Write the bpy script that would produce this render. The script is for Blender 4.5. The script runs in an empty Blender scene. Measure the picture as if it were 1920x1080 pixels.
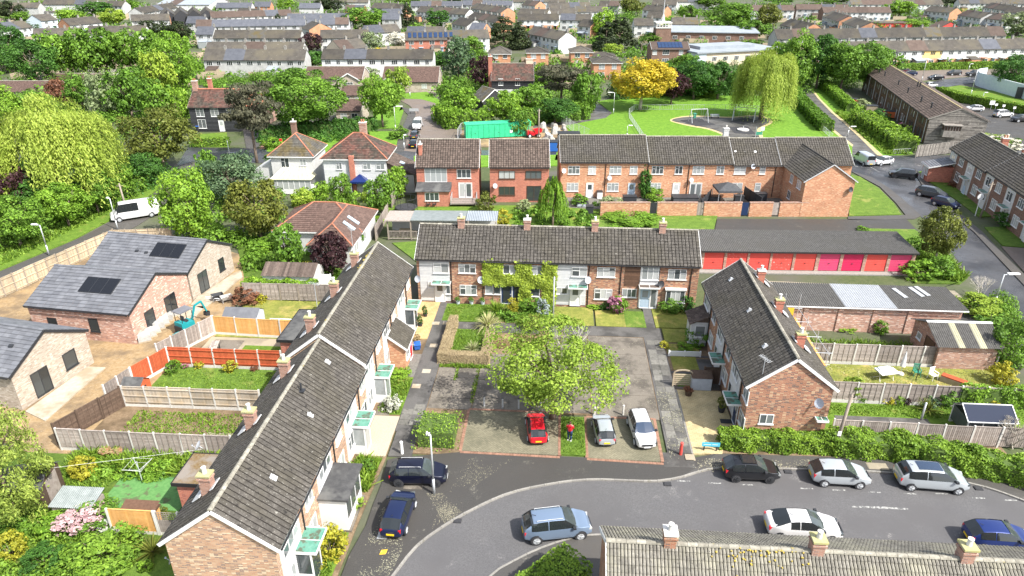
import bpy, math, random
import numpy as np
from mathutils import Vector, Matrix
# ------------------------------------------------------------------ camera, sky, sun, exposure
sc = bpy.context.scene
COL = sc.collection
PI = math.pi
rad = math.radians
CAM_H, PITCH, FPX = 30.5, math.atan(624.0/1297.0), 1297.0
cam_d = bpy.data.cameras.new('camera')
cam_d.sensor_width = 36.0
cam_d.lens = 36.0*FPX/1920.0
cam_d.clip_start = 0.5
cam_d.clip_end = 4000.0
cam = bpy.data.objects.new('camera', cam_d)
cam.location = (0, 0, CAM_H)
cam.rotation_euler = (PI/2-PITCH, 0, 0)
COL.objects.link(cam)
sc.camera = cam
SUN_DIR = Vector((0.80, -0.60, 0.0)).normalized()     # towards the sun, horizontal part
SUN_EL = rad(49)
world = bpy.data.worlds.new('World')
sc.world = world
world.use_nodes = True
wn = world.node_tree
bg = wn.nodes['Background']
sky = wn.nodes.new('ShaderNodeTexSky')
sky.sky_type = 'NISHITA'
sky.sun_disc = False
sky.sun_elevation = SUN_EL
sky.sun_rotation = math.atan2(SUN_DIR.x, SUN_DIR.y)
sky.air_density = 1.0
sky.dust_density = 2.0
hs = wn.nodes.new('ShaderNodeHueSaturation'); hs.inputs['Saturation'].default_value = .55   # thin bright cloud
wn.links.new(sky.outputs[0], hs.inputs['Color']); wn.links.new(hs.outputs[0], bg.inputs[0])
bg.inputs[1].default_value = 0.15
sun_d = bpy.data.lights.new('sun', 'SUN')
sun_d.energy = 4.0
sun_d.angle = rad(0.6)
sun_d.color = (1.0, 0.96, 0.89)
sun = bpy.data.objects.new('sun', sun_d)
dirv = Vector((SUN_DIR.x*math.cos(SUN_EL), SUN_DIR.y*math.cos(SUN_EL), math.sin(SUN_EL)))
sun.rotation_euler = dirv.to_track_quat('Z', 'Y').to_euler()
sun.location = (40, -30, 80)
COL.objects.link(sun)
sc.view_settings.view_transform = 'Standard'
sc.view_settings.look = 'None'
sc.view_settings.gamma = 1.0
sc.view_settings.use_curve_mapping = False
sc.view_settings.exposure = 1.0
sc.cycles.max_bounces = 5
sc.cycles.diffuse_bounces = 2
sc.cycles.glossy_bounces = 2
sc.cycles.transmission_bounces = 2
sc.cycles.transparent_max_bounces = 4
sc.cycles.use_denoising = True
# ------------------------------------------------------------------ survey helpers
_c, _s = math.cos(PITCH), math.sin(PITCH)
def G(px, py, z=0.0):
 """survey point: place on the level plane z for a reading in the 1920 x 1080 photograph"""
 u = (px-960.0)/FPX; v = (540.0-py)/FPX
 dz = -_s+v*_c
 t = (z-CAM_H)/dz
 return (u*t, (_c+v*_s)*t)
def scale_at(x, y, z=0.0):
 return FPX/(y*_c+(CAM_H-z)*_s)
def height_over(px, py, x, y):
 v = (540.0-py)/FPX
 dz = (v*y*_c-y*_s)/(_c+v*_s)
 return CAM_H+dz
EST = rad(-3.9)                                     # the estate's grid
def E(e, n):
 return (e*math.cos(EST)-n*math.sin(EST), e*math.sin(EST)+n*math.cos(EST))
RN = random.Random(11)
NP = np.random.RandomState(5)
# ------------------------------------------------------------------ meshes
class MB:
 def __init__(s):
  s.v = []; s.f = []; s.m = []; s.t = []
 def poly(s, pts, mi=0, t=None):
  b = len(s.v)
  s.v.extend([tuple(p) for p in pts])
  s.f.append(tuple(range(b, b+len(pts)))); s.m.append(mi); s.t.append(RN.random() if t is None else t)
 def faces(s, pts, fs, mi=0, t=None):
  b = len(s.v)
  tt = RN.random() if t is None else t
  s.v.extend([tuple(p) for p in pts])
  for f in fs:
   s.f.append(tuple(b+i for i in f)); s.m.append(mi); s.t.append(tt)
 def box(s, x0, x1, y0, y1, z0, z1, mi=0, t=None):
  p = [(x0,y0,z0),(x1,y0,z0),(x1,y1,z0),(x0,y1,z0),(x0,y0,z1),(x1,y0,z1),(x1,y1,z1),(x0,y1,z1)]
  s.faces(p, [(0,3,2,1),(4,5,6,7),(0,1,5,4),(1,2,6,5),(2,3,7,6),(3,0,4,7)], mi, t)
 def rbox(s, c, ang, lx, ly, z0, z1, mi=0, t=None):
  ca, sa = math.cos(ang), math.sin(ang)
  q = [(-lx/2,-ly/2),(lx/2,-ly/2),(lx/2,ly/2),(-lx/2,ly/2)]
  q = [(c[0]+a*ca-b*sa, c[1]+a*sa+b*ca) for a, b in q]
  s.faces([(a,b,z0) for a,b in q]+[(a,b,z1) for a,b in q],
    [(0,3,2,1),(4,5,6,7),(0,1,5,4),(1,2,6,5),(2,3,7,6),(3,0,4,7)], mi, t)
 def beam(s, p0, p1, w, h, mi=0, t=None, up=(0,0,1)):
  p0, p1 = Vector(p0), Vector(p1)
  d = (p1-p0).normalized(); u = Vector(up)
  if abs(d.dot(u)) > .99: u = Vector((0,1,0))
  a = d.cross(u).normalized()*w/2; b = a.cross(d).normalized()*h/2
  p = [p0-a-b,p0+a-b,p0+a+b,p0-a+b,p1-a-b,p1+a-b,p1+a+b,p1-a+b]
  s.faces(p, [(3,2,1,0),(4,5,6,7),(0,1,5,4),(1,2,6,5),(2,3,7,6),(3,0,4,7)], mi, t)
 def tube(s, p0, p1, r0, r1=None, n=8, mi=0, caps=True, t=None):
  r1 = r0 if r1 is None else r1
  p0, p1 = Vector(p0), Vector(p1)
  d = (p1-p0).normalized()
  u = Vector((0,0,1)) if abs(d.z) < .95 else Vector((1,0,0))
  a = d.cross(u).normalized(); b = a.cross(d)
  pts = []
  for c, r in ((p0,r0),(p1,r1)):
   for i in range(n):
    th = 2*PI*i/n
    pts.append(c+a*(r*math.cos(th))+b*(r*math.sin(th)))
  fs = [((i+1)%n, i, n+i, n+(i+1)%n) for i in range(n)]
  if caps: fs += [tuple(range(n)), tuple(range(2*n-1, n-1, -1))]
  s.faces(pts, fs, mi, t)
 def prism(s, pts, z0, z1, mi=0, t=None):
  """polygon (x, y), counter-clockwise, extruded upwards"""
  n = len(pts)
  a = sum(pts[i][0]*pts[(i+1)%n][1]-pts[(i+1)%n][0]*pts[i][1] for i in range(n))
  if a < 0: pts = pts[::-1]
  P = [(x,y,z0) for x,y in pts]+[(x,y,z1) for x,y in pts]
  fs = [(i,(i+1)%n,n+(i+1)%n,n+i) for i in range(n)]
  fs += [tuple(range(n,2*n)), tuple(range(n-1,-1,-1))]
  s.faces(P, fs, mi, t)
 def gable(s, x0, x1, y0, y1, z0, ze, zr, mi=0, yr=None):
  yr = (y0+y1)/2 if yr is None else yr
  p = [(x0,y0,z0),(x0,y1,z0),(x0,y1,ze),(x0,yr,zr),(x0,y0,ze),(x1,y0,z0),(x1,y1,z0),(x1,y1,ze),(x1,yr,zr),(x1,y0,ze)]
  s.faces(p, [(0,4,3,2,1),(5,6,7,8,9),(0,5,9,4),(1,2,7,6),(4,9,8,3),(2,3,8,7),(0,1,6,5)], mi)
 def lap(s, x0, x1, y, z0, z1, bh=.15, mi=0, d=.02):
  """horizontal lapped boards on a wall facing -y"""
  n = max(1, int(round((z1-z0)/bh))); h = (z1-z0)/n
  for i in range(n):
   a, b = z0+i*h, z0+(i+1)*h
   s.faces([(x0,y-d-.02,a),(x1,y-d-.02,a),(x1,y-d,b),(x0,y-d,b),(x0,y,a),(x1,y,a),(x1,y,b),(x0,y,b)],
     [(0,1,2,3),(0,4,5,1),(1,5,6,2),(3,7,4,0),(2,6,7,3)], mi)
 def mesh(s, name, mats, smooth=False):
  return make_mesh(name, s.v, s.f, s.m, s.t, mats, smooth)
 def build(s, name, mats, parent=None, loc=(0,0,0), rz=0.0, smooth=False):
  return link(name, s.mesh(name, mats, smooth), parent, loc, rz)
def as_list(m): return m if isinstance(m, (list, tuple)) else [m]
def make_mesh(name, verts, faces, mi, tint, mats, smooth=False):
 me = bpy.data.meshes.new(name)
 me.from_pydata(verts, [], faces)
 for m in as_list(mats): me.materials.append(m)
 nf = len(me.polygons)
 if nf == 0: return me
 if mi: me.polygons.foreach_set('material_index', np.array(mi, dtype=np.int32))
 if smooth: me.polygons.foreach_set('use_smooth', np.ones(nf, dtype=bool))
 at = me.attributes.new('tint', 'FLOAT', 'FACE')
 at.data.foreach_set('value', np.array(tint, dtype=np.float32))
 co = np.empty(len(me.vertices)*3); me.vertices.foreach_get('co', co); co = co.reshape(-1,3)
 no = np.empty(nf*3); me.polygons.foreach_get('normal', no); no = no.reshape(-1,3)
 lt = np.empty(nf, dtype=np.int32); me.polygons.foreach_get('loop_total', lt)
 vi = np.empty(len(me.loops), dtype=np.int32); me.loops.foreach_get('vertex_index', vi)
 nn = np.repeat(no, lt, axis=0); pp = co[vi]
 flat = np.abs(nn[:,2]) > .97
 t = np.stack([-nn[:,1], nn[:,0], np.zeros(len(nn))], 1)
 t[flat] = (1,0,0)
 ln = np.linalg.norm(t, axis=1); ln[ln == 0] = 1; t /= ln[:,None]
 b = np.cross(nn, t)
 uv = np.stack([(pp*t).sum(1), (pp*b).sum(1)], 1)
 ul = me.uv_layers.new(name='UVMap')
 ul.data.foreach_set('uv', uv.astype(np.float32).ravel())
 me.update()
 return me
def link(name, data, parent=None, loc=(0,0,0), rz=0.0, sc_=None):
 o = bpy.data.objects.new(name, data)
 COL.objects.link(o)
 if parent is not None: o.parent = parent
 o.location = loc
 o.rotation_euler = (0,0,rz) if not isinstance(rz, tuple) else rz
 if sc_ is not None: o.scale = sc_ if isinstance(sc_, tuple) else (sc_,)*3
 return o
def tag(o, label=None, cat=None, group=None, kind=None):
 if label: o['label'] = label
 if cat: o['category'] = cat
 if group: o['group'] = group
 if kind: o['kind'] = kind
 return o
def thing(name, label, cat, loc=(0,0,0), rz=0.0, group=None):
 return tag(link(name, None, None, (loc[0],loc[1],loc[2] if len(loc) > 2 else 0), rz), label, cat, group)
def copy_tree(o, parent=None):
 c = o.copy(); COL.objects.link(c); c.parent = parent
 for ch in o.children: copy_tree(ch, c)
 return c
def spline(pts, n=6, closed=False):
 out = []; N = len(pts)
 rng = range(N if closed else N-1)
 for i in rng:
  g = (lambda k: pts[k % N]) if closed else (lambda k: pts[min(max(k,0),N-1)])
  p0, p1, p2, p3 = g(i-1), g(i), g(i+1), g(i+2)
  for k in range(n):
   t = k/n
   out.append(tuple(.5*((2*p1[j])+(-p0[j]+p2[j])*t+(2*p0[j]-5*p1[j]+4*p2[j]-p3[j])*t*t+(-p0[j]+3*p1[j]-3*p2[j]+p3[j])*t**3) for j in range(2)))
 if not closed: out.append(tuple(pts[-1]))
 return out
# ------------------------------------------------------------------ materials
def new_mat(name):
 m = bpy.data.materials.new(name); m.use_nodes = True
 nt = m.node_tree
 return m, nt, nt.nodes, nt.links, nt.nodes['Principled BSDF']
def c4(c): return (c[0], c[1], c[2], 1)
def noise(nt, vec, scale, detail=5, rough=.6):
 n = nt.nodes.new('ShaderNodeTexNoise'); n.inputs['Scale'].default_value = scale
 n.inputs['Detail'].default_value = detail; n.inputs['Roughness'].default_value = rough
 if vec is not None: nt.links.new(vec, n.inputs['Vector'])
 return n.outputs['Fac']
def ramp(nt, fac, stops):
 r = nt.nodes.new('ShaderNodeValToRGB'); e = r.color_ramp.elements
 while len(e) < len(stops): e.new(.5)
 for i, (p, c) in enumerate(stops):
  e[i].position = p; e[i].color = c4(c) if len(c) == 3 else c
 nt.links.new(fac, r.inputs[0]); return r.outputs[0]
def mix(nt, fac, a, b, mode='MIX'):
 m = nt.nodes.new('ShaderNodeMix'); m.data_type = 'RGBA'; m.blend_type = mode
 for sock, val in ((m.inputs[0],fac),(m.inputs[6],a),(m.inputs[7],b)):
  if isinstance(val, (int,float)): sock.default_value = val
  elif isinstance(val, tuple): sock.default_value = c4(val)
  else: nt.links.new(val, sock)
 return m.outputs[2]
def attr(nt, name):
 a = nt.nodes.new('ShaderNodeAttribute'); a.attribute_name = name
 return a.outputs['Fac']
def coords(nt, which):
 if which == 'World':
  return nt.nodes.new('ShaderNodeNewGeometry').outputs['Position']
 return nt.nodes.new('ShaderNodeTexCoord').outputs[which]
def bump(nt, bsdf, h, strength=.4, dist=.02):
 b = nt.nodes.new('ShaderNodeBump'); b.inputs['Strength'].default_value = strength; b.inputs['Distance'].default_value = dist
 nt.links.new(h, b.inputs['Height']); nt.links.new(b.outputs[0], bsdf.inputs['Normal'])
MATS = {}
def mat(name, c, c2=None, sc1=2.0, rough=.85, tint=0.0, spots=None, bmp=0.0, bsc=30.0, metal=0.0, spec=.3, co='Object', lo=.35, hi=.65, c3=None, sc3=.3, rvar=0.0, orand=0.0, coat=0.0):
 """c mottled with c2 (fine) and c3 (broad); spots = (colour, scale, threshold)"""
 m, nt, N, L, b = new_mat(name)
 v = coords(nt, co)
 col = None
 if c2 is not None:
  f = noise(nt, v, sc1, 7, .7)
  col = ramp(nt, f, [(lo,c),(hi,c2)])
 if c3 is not None:
  f = noise(nt, v, sc3, 4, .6)
  f = ramp(nt, f, [(.45,(0,0,0)),(.62,(1,1,1))])
  col = mix(nt, f, col if col is not None else c, c3)
 if spots:
  for sp in (spots if isinstance(spots[0], tuple) and isinstance(spots[0][0], tuple) else (spots,)):
   f = noise(nt, v, sp[1], 3, .6)
   f = ramp(nt, f, [(sp[2],(0,0,0)),(sp[2]+.06,(1,1,1))])
   col = mix(nt, f, col if col is not None else c, sp[0])
 if tint:
  t = attr(nt, 'tint')
  f = ramp(nt, t, [(0,(1-tint,)*3),(1,(1+tint*.6,)*3)])
  col = mix(nt, 1.0, col if col is not None else c, f, 'MULTIPLY')
 if orand:
  oi = nt.nodes.new('ShaderNodeObjectInfo')
  f = ramp(nt, oi.outputs['Random'], [(0,(1-orand,)*3),(1,(1+orand*.6,)*3)])
  col = mix(nt, 1.0, col if col is not None else c, f, 'MULTIPLY')
 if col is None: b.inputs['Base Color'].default_value = c4(c)
 else: L.new(col, b.inputs['Base Color'])
 b.inputs['Roughness'].default_value = rough
 if rvar:
  f = noise(nt, v, sc3 if c3 is not None else .5, 4)
  mr = nt.nodes.new('ShaderNodeMapRange'); mr.inputs[1].default_value = .35; mr.inputs[2].default_value = .65
  mr.inputs[3].default_value = rough-rvar; mr.inputs[4].default_value = rough
  L.new(f, mr.inputs[0]); L.new(mr.outputs[0], b.inputs['Roughness'])
 b.inputs['Metallic'].default_value = metal
 b.inputs['Specular IOR Level'].default_value = spec
 b.inputs['Coat Weight'].default_value = coat
 if bmp: bump(nt, b, noise(nt, v, bsc, 5, .7), bmp)
 MATS[name] = m
 return m
def brick(name, a, b_, c, mortar=(.36,.33,.29), light=None):
 m, nt, N, L, b = new_mat(name)
 v = coords(nt, 'UV')
 t = N.new('ShaderNodeTexBrick'); t.inputs['Scale'].default_value = 1.0
 t.inputs['Brick Width'].default_value = .225; t.inputs['Row Height'].default_value = .075
 t.inputs['Mortar Size'].default_value = .010; t.inputs['Bias'].default_value = 0.0
 t.inputs['Color1'].default_value = c4(a); t.inputs['Color2'].default_value = c4(b_); t.inputs['Mortar'].default_value = c4(mortar)
 L.new(v, t.inputs['Vector'])
 vm = N.new('ShaderNodeVectorMath'); vm.operation = 'MULTIPLY'; vm.inputs[1].default_value = (1/.225, 1/.075, 1); L.new(v, vm.inputs[0])
 fl = N.new('ShaderNodeVectorMath'); fl.operation = 'FLOOR'; L.new(vm.outputs[0], fl.inputs[0])
 wn_ = N.new('ShaderNodeTexWhiteNoise'); wn_.noise_dimensions = '2D'; L.new(fl.outputs[0], wn_.inputs['Vector'])
 f = ramp(nt, wn_.outputs['Value'], [(.76,(0,0,0)),(.80,(1,1,1))])
 inv = N.new('ShaderNodeMath'); inv.operation = 'SUBTRACT'; inv.inputs[0].default_value = 1.0; L.new(t.outputs['Fac'], inv.inputs[1])
 mu = N.new('ShaderNodeMath'); mu.operation = 'MULTIPLY'; L.new(f, mu.inputs[0]); L.new(inv.outputs[0], mu.inputs[1])
 col = mix(nt, mu.outputs[0], t.outputs['Color'], c)
 if light:
  f2 = ramp(nt, wn_.outputs['Value'], [(.12,(1,1,1)),(.15,(0,0,0))])
  m2 = N.new('ShaderNodeMath'); m2.operation = 'MULTIPLY'; L.new(f2, m2.inputs[0]); L.new(inv.outputs[0], m2.inputs[1])
  col = mix(nt, m2.outputs[0], col, light)
 g = ramp(nt, noise(nt, v, .7, 5), [(.3,(.82,.8,.78)),(.7,(1.12,1.1,1.08))])
 col = mix(nt, 1.0, col, g, 'MULTIPLY')
 L.new(col, b.inputs['Base Color']); b.inputs['Roughness'].default_value = .9; b.inputs['Specular IOR Level'].default_value = .2
 bump(nt, b, t.outputs['Fac'], -.5, .008)
 MATS[name] = m
 return m
def leaf(name, c_dark, c_light, trans=.28, rough=.55):
 m, nt, N, L, b = new_mat(name)
 t = attr(nt, 'tint')
 col = ramp(nt, t, [(0,c_dark),(.55,tuple((x+y)/2 for x,y in zip(c_dark,c_light))),(1,c_light)])
 oi = N.new('ShaderNodeObjectInfo')
 f = ramp(nt, oi.outputs['Random'], [(0,(.86,.9,.86)),(1,(1.12,1.08,1.0))])
 col = mix(nt, 1.0, col, f, 'MULTIPLY')
 L.new(col, b.inputs['Base Color']); b.inputs['Roughness'].default_value = rough; b.inputs['Specular IOR Level'].default_value = .25
 tr = N.new('ShaderNodeBsdfTranslucent'); L.new(col, tr.inputs['Color'])
 ms = N.new('ShaderNodeMixShader'); ms.inputs[0].default_value = trans
 L.new(b.outputs[0], ms.inputs[1]); L.new(tr.outputs[0], ms.inputs[2])
 L.new(ms.outputs[0], N['Material Output'].inputs['Surface'])
 MATS[name] = m
 return m
def tarmac(name, c, c2, patch, streak, sc3=.18, rough=.75, rvar=.3):
 m, nt, N, L, b = new_mat(name)
 v = coords(nt, 'World')
 col = ramp(nt, noise(nt, v, 14, 8, .75), [(.35,c),(.68,c2)])
 f = ramp(nt, noise(nt, v, sc3, 5, .65), [(.45,(0,0,0)),(.6,(1,1,1))])
 col = mix(nt, f, col, patch)
 f = ramp(nt, noise(nt, v, .55, 6, .72), [(.60,(0,0,0)),(.70,(1,1,1))])
 g = ramp(nt, noise(nt, v, 9, 6, .8), [(.48,(0,0,0)),(.56,(1,1,1))])
 col = mix(nt, mix(nt, 1.0, f, g, 'MULTIPLY'), col, streak)
 vo = N.new('ShaderNodeTexVoronoi'); vo.inputs['Scale'].default_value = 9; L.new(v, vo.inputs['Vector'])
 s_ = ramp(nt, vo.outputs['Distance'], [(.05,(1,1,1)),(.08,(0,0,0))])
 s_ = mix(nt, 1.0, s_, ramp(nt, noise(nt, v, .25, 3), [(.5,(0,0,0)),(.58,(1,1,1))]), 'MULTIPLY')
 col = mix(nt, s_, col, streak)
 L.new(col, b.inputs['Base Color'])
 mr = N.new('ShaderNodeMapRange'); mr.inputs[1].default_value = .4; mr.inputs[2].default_value = .6
 mr.inputs[3].default_value = rough-rvar; mr.inputs[4].default_value = rough
 L.new(noise(nt, v, .3, 4), mr.inputs[0]); L.new(mr.outputs[0], b.inputs['Roughness'])
 b.inputs['Specular IOR Level'].default_value = .35
 bump(nt, b, noise(nt, v, 60, 4, .7), .25, .01)
 MATS[name] = m
 return m
def grassmat(name, a, b2, dry, dryamt=.58, sc1=5):
 m, nt, N, L, b = new_mat(name)
 v = coords(nt, 'World')
 col = ramp(nt, noise(nt, v, sc1, 8, .75), [(.3,a),(.7,b2)])
 f = ramp(nt, noise(nt, v, .42, 6, .7), [(dryamt,(0,0,0)),(dryamt+.12,(1,1,1))])
 col = mix(nt, f, col, dry)
 h = ramp(nt, noise(nt, v, 1.1, 5, .7), [(.35,(.70,.76,.72)),(.68,(1.18,1.14,1.1))])
 col = mix(nt, 1.0, col, h, 'MULTIPLY')
 g = ramp(nt, noise(nt, v, 24, 5, .8), [(.3,(.72,.75,.7)),(.7,(1.25,1.2,1.2))])
 col = mix(nt, 1.0, col, g, 'MULTIPLY')
 L.new(col, b.inputs['Base Color']); b.inputs['Roughness'].default_value = .9; b.inputs['Specular IOR Level'].default_value = .15
 bump(nt, b, noise(nt, v, 30, 6, .8), .7, .05)
 MATS[name] = m
 return m
# ------------------------------------------------------------------ the materials of the place
grassmat('grass', (.085,.16,.022), (.17,.27,.04), (.30,.27,.08), .56)
grassmat('grass_lush', (.08,.15,.025), (.16,.25,.045), (.25,.27,.08), .56)
grassmat('grass_dry', (.16,.20,.04), (.30,.29,.08), (.40,.32,.12), .52)
grassmat('grass_park', (.10,.215,.024), (.18,.33,.042), (.30,.34,.08), .62, 2)
grassmat('grass_rough', (.05,.10,.018), (.13,.20,.035), (.24,.20,.08), .58)
mat('ground', (.055,.08,.028), (.10,.115,.05), 3, c3=(.11,.105,.085), sc3=.08, co='World')
mat('soil', (.16,.11,.065), (.26,.19,.12), 6, co='World', bmp=.5, bsc=12, c3=(.12,.085,.05), sc3=.7)
mat('site_dirt', (.27,.18,.085), (.37,.27,.155), 3.5, co='World', bmp=.7, bsc=5, c3=(.18,.13,.08), sc3=.45, spots=((.50,.45,.38), 14, .66))
mat('sand_verge', (.42,.33,.16), (.55,.44,.25), 6, co='World')
tarmac('road', (.080,.078,.080), (.145,.142,.144), (.100,.097,.099), (.25,.24,.23), rvar=.25)
tarmac('road_wet', (.055,.056,.060), (.095,.095,.10), (.040,.041,.045), (.16,.16,.16), sc3=.12, rough=.6, rvar=.35)
tarmac('apron', (.042,.040,.038), (.080,.076,.070), (.060,.056,.052), (.25,.235,.19), rvar=.2)
tarmac('footway', (.060,.057,.054), (.105,.10,.095), (.085,.078,.07), (.20,.19,.16))
tarmac('path', (.085,.081,.076), (.155,.148,.14), (.065,.062,.058), (.27,.255,.22), sc3=.5)
tarmac('brown_road', (.15,.12,.10), (.21,.17,.14), (.17,.14,.12), (.26,.22,.18))
tarmac('concrete_bay', (.14,.122,.10), (.235,.21,.175), (.10,.088,.074), (.33,.30,.25), sc3=.6, rough=.9, rvar=.05)
tarmac('concrete_tan', (.30,.255,.185), (.40,.35,.26), (.25,.22,.165), (.45,.40,.31), sc3=.35, rough=.9, rvar=.05)
mat('slab', (.13,.125,.112), (.20,.192,.172), 5, tint=.2, co='World', orand=.35, spots=((.10,.10,.085), 2.2, .60))
mat('paving_light', (.38,.34,.27), (.47,.43,.35), 3, co='World', c3=(.32,.26,.18), sc3=.5, tint=.12)
mat('kerb', (.22,.21,.19), (.31,.295,.27), 8, co='World', orand=.15, spots=((.20,.19,.16), 3, .6))
mat('road_paint', (.42,.42,.40), (.12,.12,.12), 7, co='World', lo=.40, hi=.54)
mat('yellow_paint', (.75,.50,.03), (.55,.37,.05), 9)
mat('gravel', (.33,.28,.20), (.52,.47,.37), 26, co='World', bmp=.8, bsc=40)
mat('rubber_black', (.035,.036,.04), (.055,.055,.06), 8, co='World')
mat('artificial_turf', (.08,.21,.06), (.13,.28,.09), 4, co='World', spots=((.10,.13,.06), 1.1, .56), bmp=.3)
def block_paving(name, a, b_, mortar, w=.2, h=.1):
 m, nt, N, L, b = new_mat(name)
 v = coords(nt, 'World')
 rot = N.new('ShaderNodeMapping'); rot.inputs['Rotation'].default_value = (0,0,-EST); L.new(v, rot.inputs[0])
 t = N.new('ShaderNodeTexBrick'); t.inputs['Scale'].default_value = 1; t.inputs['Brick Width'].default_value = w; t.inputs['Row Height'].default_value = h
 t.inputs['Mortar Size'].default_value = .012; t.inputs['Color1'].default_value = c4(a); t.inputs['Color2'].default_value = c4(b_); t.inputs['Mortar'].default_value = c4(mortar)
 L.new(rot.outputs[0], t.inputs['Vector'])
 g = ramp(nt, noise(nt, v, .6, 6, .7), [(.3,(.62,.64,.6)),(.7,(1.15,1.13,1.08))])
 L.new(mix(nt, 1.0, t.outputs['Color'], g, 'MULTIPLY'), b.inputs['Base Color']); b.inputs['Roughness'].default_value = .9
 bump(nt, b, t.outputs['Fac'], -.5, .006)
 MATS[name] = m
block_paving('block_bay', (.19,.172,.128), (.26,.235,.172), (.10,.10,.06))
block_paving('block_drive', (.52,.41,.23), (.60,.49,.29), (.36,.28,.15), .3, .15)
block_paving('block_orange', (.55,.36,.16), (.62,.43,.22), (.40,.26,.12), .3, .3)
mat('border_brick', (.24,.125,.085), (.32,.19,.135), 6, co='World', tint=.2)
brick('brick_multi', (.34,.125,.07), (.43,.205,.115), (.15,.085,.072), (.36,.29,.23), light=(.54,.36,.22))
brick('brick_cream', (.45,.23,.135), (.53,.34,.215), (.26,.165,.13), (.42,.36,.29), light=(.66,.52,.36))
brick('brick_pink', (.50,.24,.17), (.56,.32,.25), (.34,.17,.14), (.48,.40,.34), light=(.72,.58,.50))
brick('brick_red', (.46,.13,.085), (.52,.18,.12), (.36,.10,.075), (.40,.27,.21))
brick('brick_orange', (.52,.22,.11), (.58,.30,.17), (.44,.17,.09), (.46,.34,.25), light=(.66,.44,.28))
brick('brick_buff', (.40,.345,.28), (.47,.415,.345), (.32,.265,.21), (.38,.34,.29), light=(.56,.51,.45))
brick('brick_old', (.36,.17,.12), (.44,.25,.19), (.25,.14,.12), (.38,.32,.27), light=(.56,.42,.36))
brick('brick_dark', (.20,.11,.08), (.26,.15,.11), (.13,.08,.065), (.24,.19,.16))
brick('brick_far', (.52,.24,.13), (.56,.29,.17), (.46,.20,.11), (.48,.30,.2))
mat('render_white', (.58,.58,.57), (.50,.50,.49), 2, rough=.7, co='Object')
mat('render_far', (.62,.62,.60), (.46,.46,.45), .9, rough=.8, orand=.3)
mat('render_yellow', (.74,.55,.22), (.66,.48,.20), 1.5)
mat('render_pale_blue', (.52,.60,.66), (.62,.68,.72), 1.5)
mat('render_tan', (.58,.48,.36), (.66,.56,.43), 1.5)
mat('board_white', (.60,.60,.59), (.51,.52,.53), 3, rough=.5, tint=.08)
mat('board_black', (.025,.026,.03), (.05,.05,.055), 5, rough=.6, tint=.3)
mat('board_brown', (.10,.055,.035), (.15,.085,.055), 6, rough=.6, tint=.25)
mat('upvc', (.72,.72,.71), rough=.35, spec=.5)
mat('frame_black', (.03,.032,.036), rough=.4, spec=.5)
mat('frame_brown', (.09,.055,.04), rough=.5)
mat('lead', (.42,.43,.44), (.60,.61,.62), 6, rough=.5)
mat('gutter_black', (.025,.025,.027), rough=.45)
mat('door_white', (.68,.68,.67), rough=.4)
mat('door_blue', (.02,.04,.10), rough=.35)
mat('door_grey_blue', (.42,.52,.62), rough=.4)
mat('canopy_green', (.08,.23,.17), (.16,.34,.27), 3, rough=.4, spots=((.10,.12,.085), 1.5, .54))
mat('felt_black', (.05,.05,.052), (.09,.09,.09), 2.5, rough=.8, c3=(.13,.13,.125), sc3=.6)
mat('moss_flat', (.15,.085,.025), (.22,.17,.10), 7, bmp=.6, bsc=18, c3=(.24,.21,.18), sc3=.8)
mat('tile_joint_shade', (.026,.023,.020), rough=.95)  # dark colour stands in for shade in the grooves between tiles
mat('moss_yellow', (.34,.33,.22), (.42,.39,.15), 5, bmp=.5, bsc=25)
mat('pot_clay', (.44,.19,.11), (.34,.15,.09), 4)
LICH = (.36,.35,.31)
mat('tile_grey', (.056,.050,.044), (.112,.102,.089), 5, tint=.22, c3=(.078,.070,.055), sc3=.30, spots=(((.26,.25,.22), 6, .65), ((.42,.41,.37), 15, .65), ((.03,.027,.024), 3, .62)), co='World')
mat('tile_near', (.145,.134,.113), (.25,.235,.20), 6, tint=.22, c3=(.26,.245,.19), sc3=.6, spots=(((.12,.11,.095), 5, .62), ((.42,.40,.34), 16, .66)), co='World')
mat('tile_ridge', (.20,.185,.15), (.36,.34,.28), 5, tint=.2, spots=(((.46,.36,.05), 1.1, .66), ((.42,.41,.36), 9, .64)), co='World')
mat('tile_brown', (.090,.065,.053), (.140,.108,.090), 5, tint=.35, spots=((.36,.33,.26), 9, .66))
mat('tile_red_old', (.15,.062,.047), (.105,.070,.057), 2.5, tint=.40, c3=(.072,.060,.048), sc3=.5, spots=((.36,.28,.12), 4, .68))
mat('tile_terracotta', (.42,.17,.10), (.34,.14,.09), 5, tint=.2)
mat('tile_maroon', (.105,.066,.054), (.150,.100,.082), 4, tint=.25)
mat('tile_slate_old', (.080,.076,.068), (.13,.122,.105), 4, tint=.3, c3=(.12,.095,.045), sc3=.45)
mat('tile_new', (.125,.13,.145), (.18,.185,.20), 1.2, tint=.20, rough=.55)
mat('roof_far', (.056,.050,.043), (.092,.083,.071), .8, orand=.3, c3=(.10,.088,.066), sc3=.22, spots=((.34,.32,.28), 2.6, .68))
mat('roof_far_slate', (.072,.078,.094), (.108,.114,.132), .8, orand=.2)
mat('roof_far_brown', (.080,.056,.046), (.115,.085,.070), .8, orand=.2)
mat('roof_pale', (.30,.33,.36), (.24,.27,.30), .5)
mat('asbestos', (.085,.081,.076), (.145,.14,.13), 3, c3=(.11,.105,.095), sc3=.5, spots=((.32,.31,.29), 9, .68), rough=.9)
mat('sheet_new', (.42,.435,.45), (.36,.375,.39), 2, rough=.5)
mat('sheet_yellowed', (.50,.48,.34), (.40,.38,.26), 2)
mat('zinc', (.22,.25,.24), (.32,.35,.34), 2.2, rough=.4, metal=.3)
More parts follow.
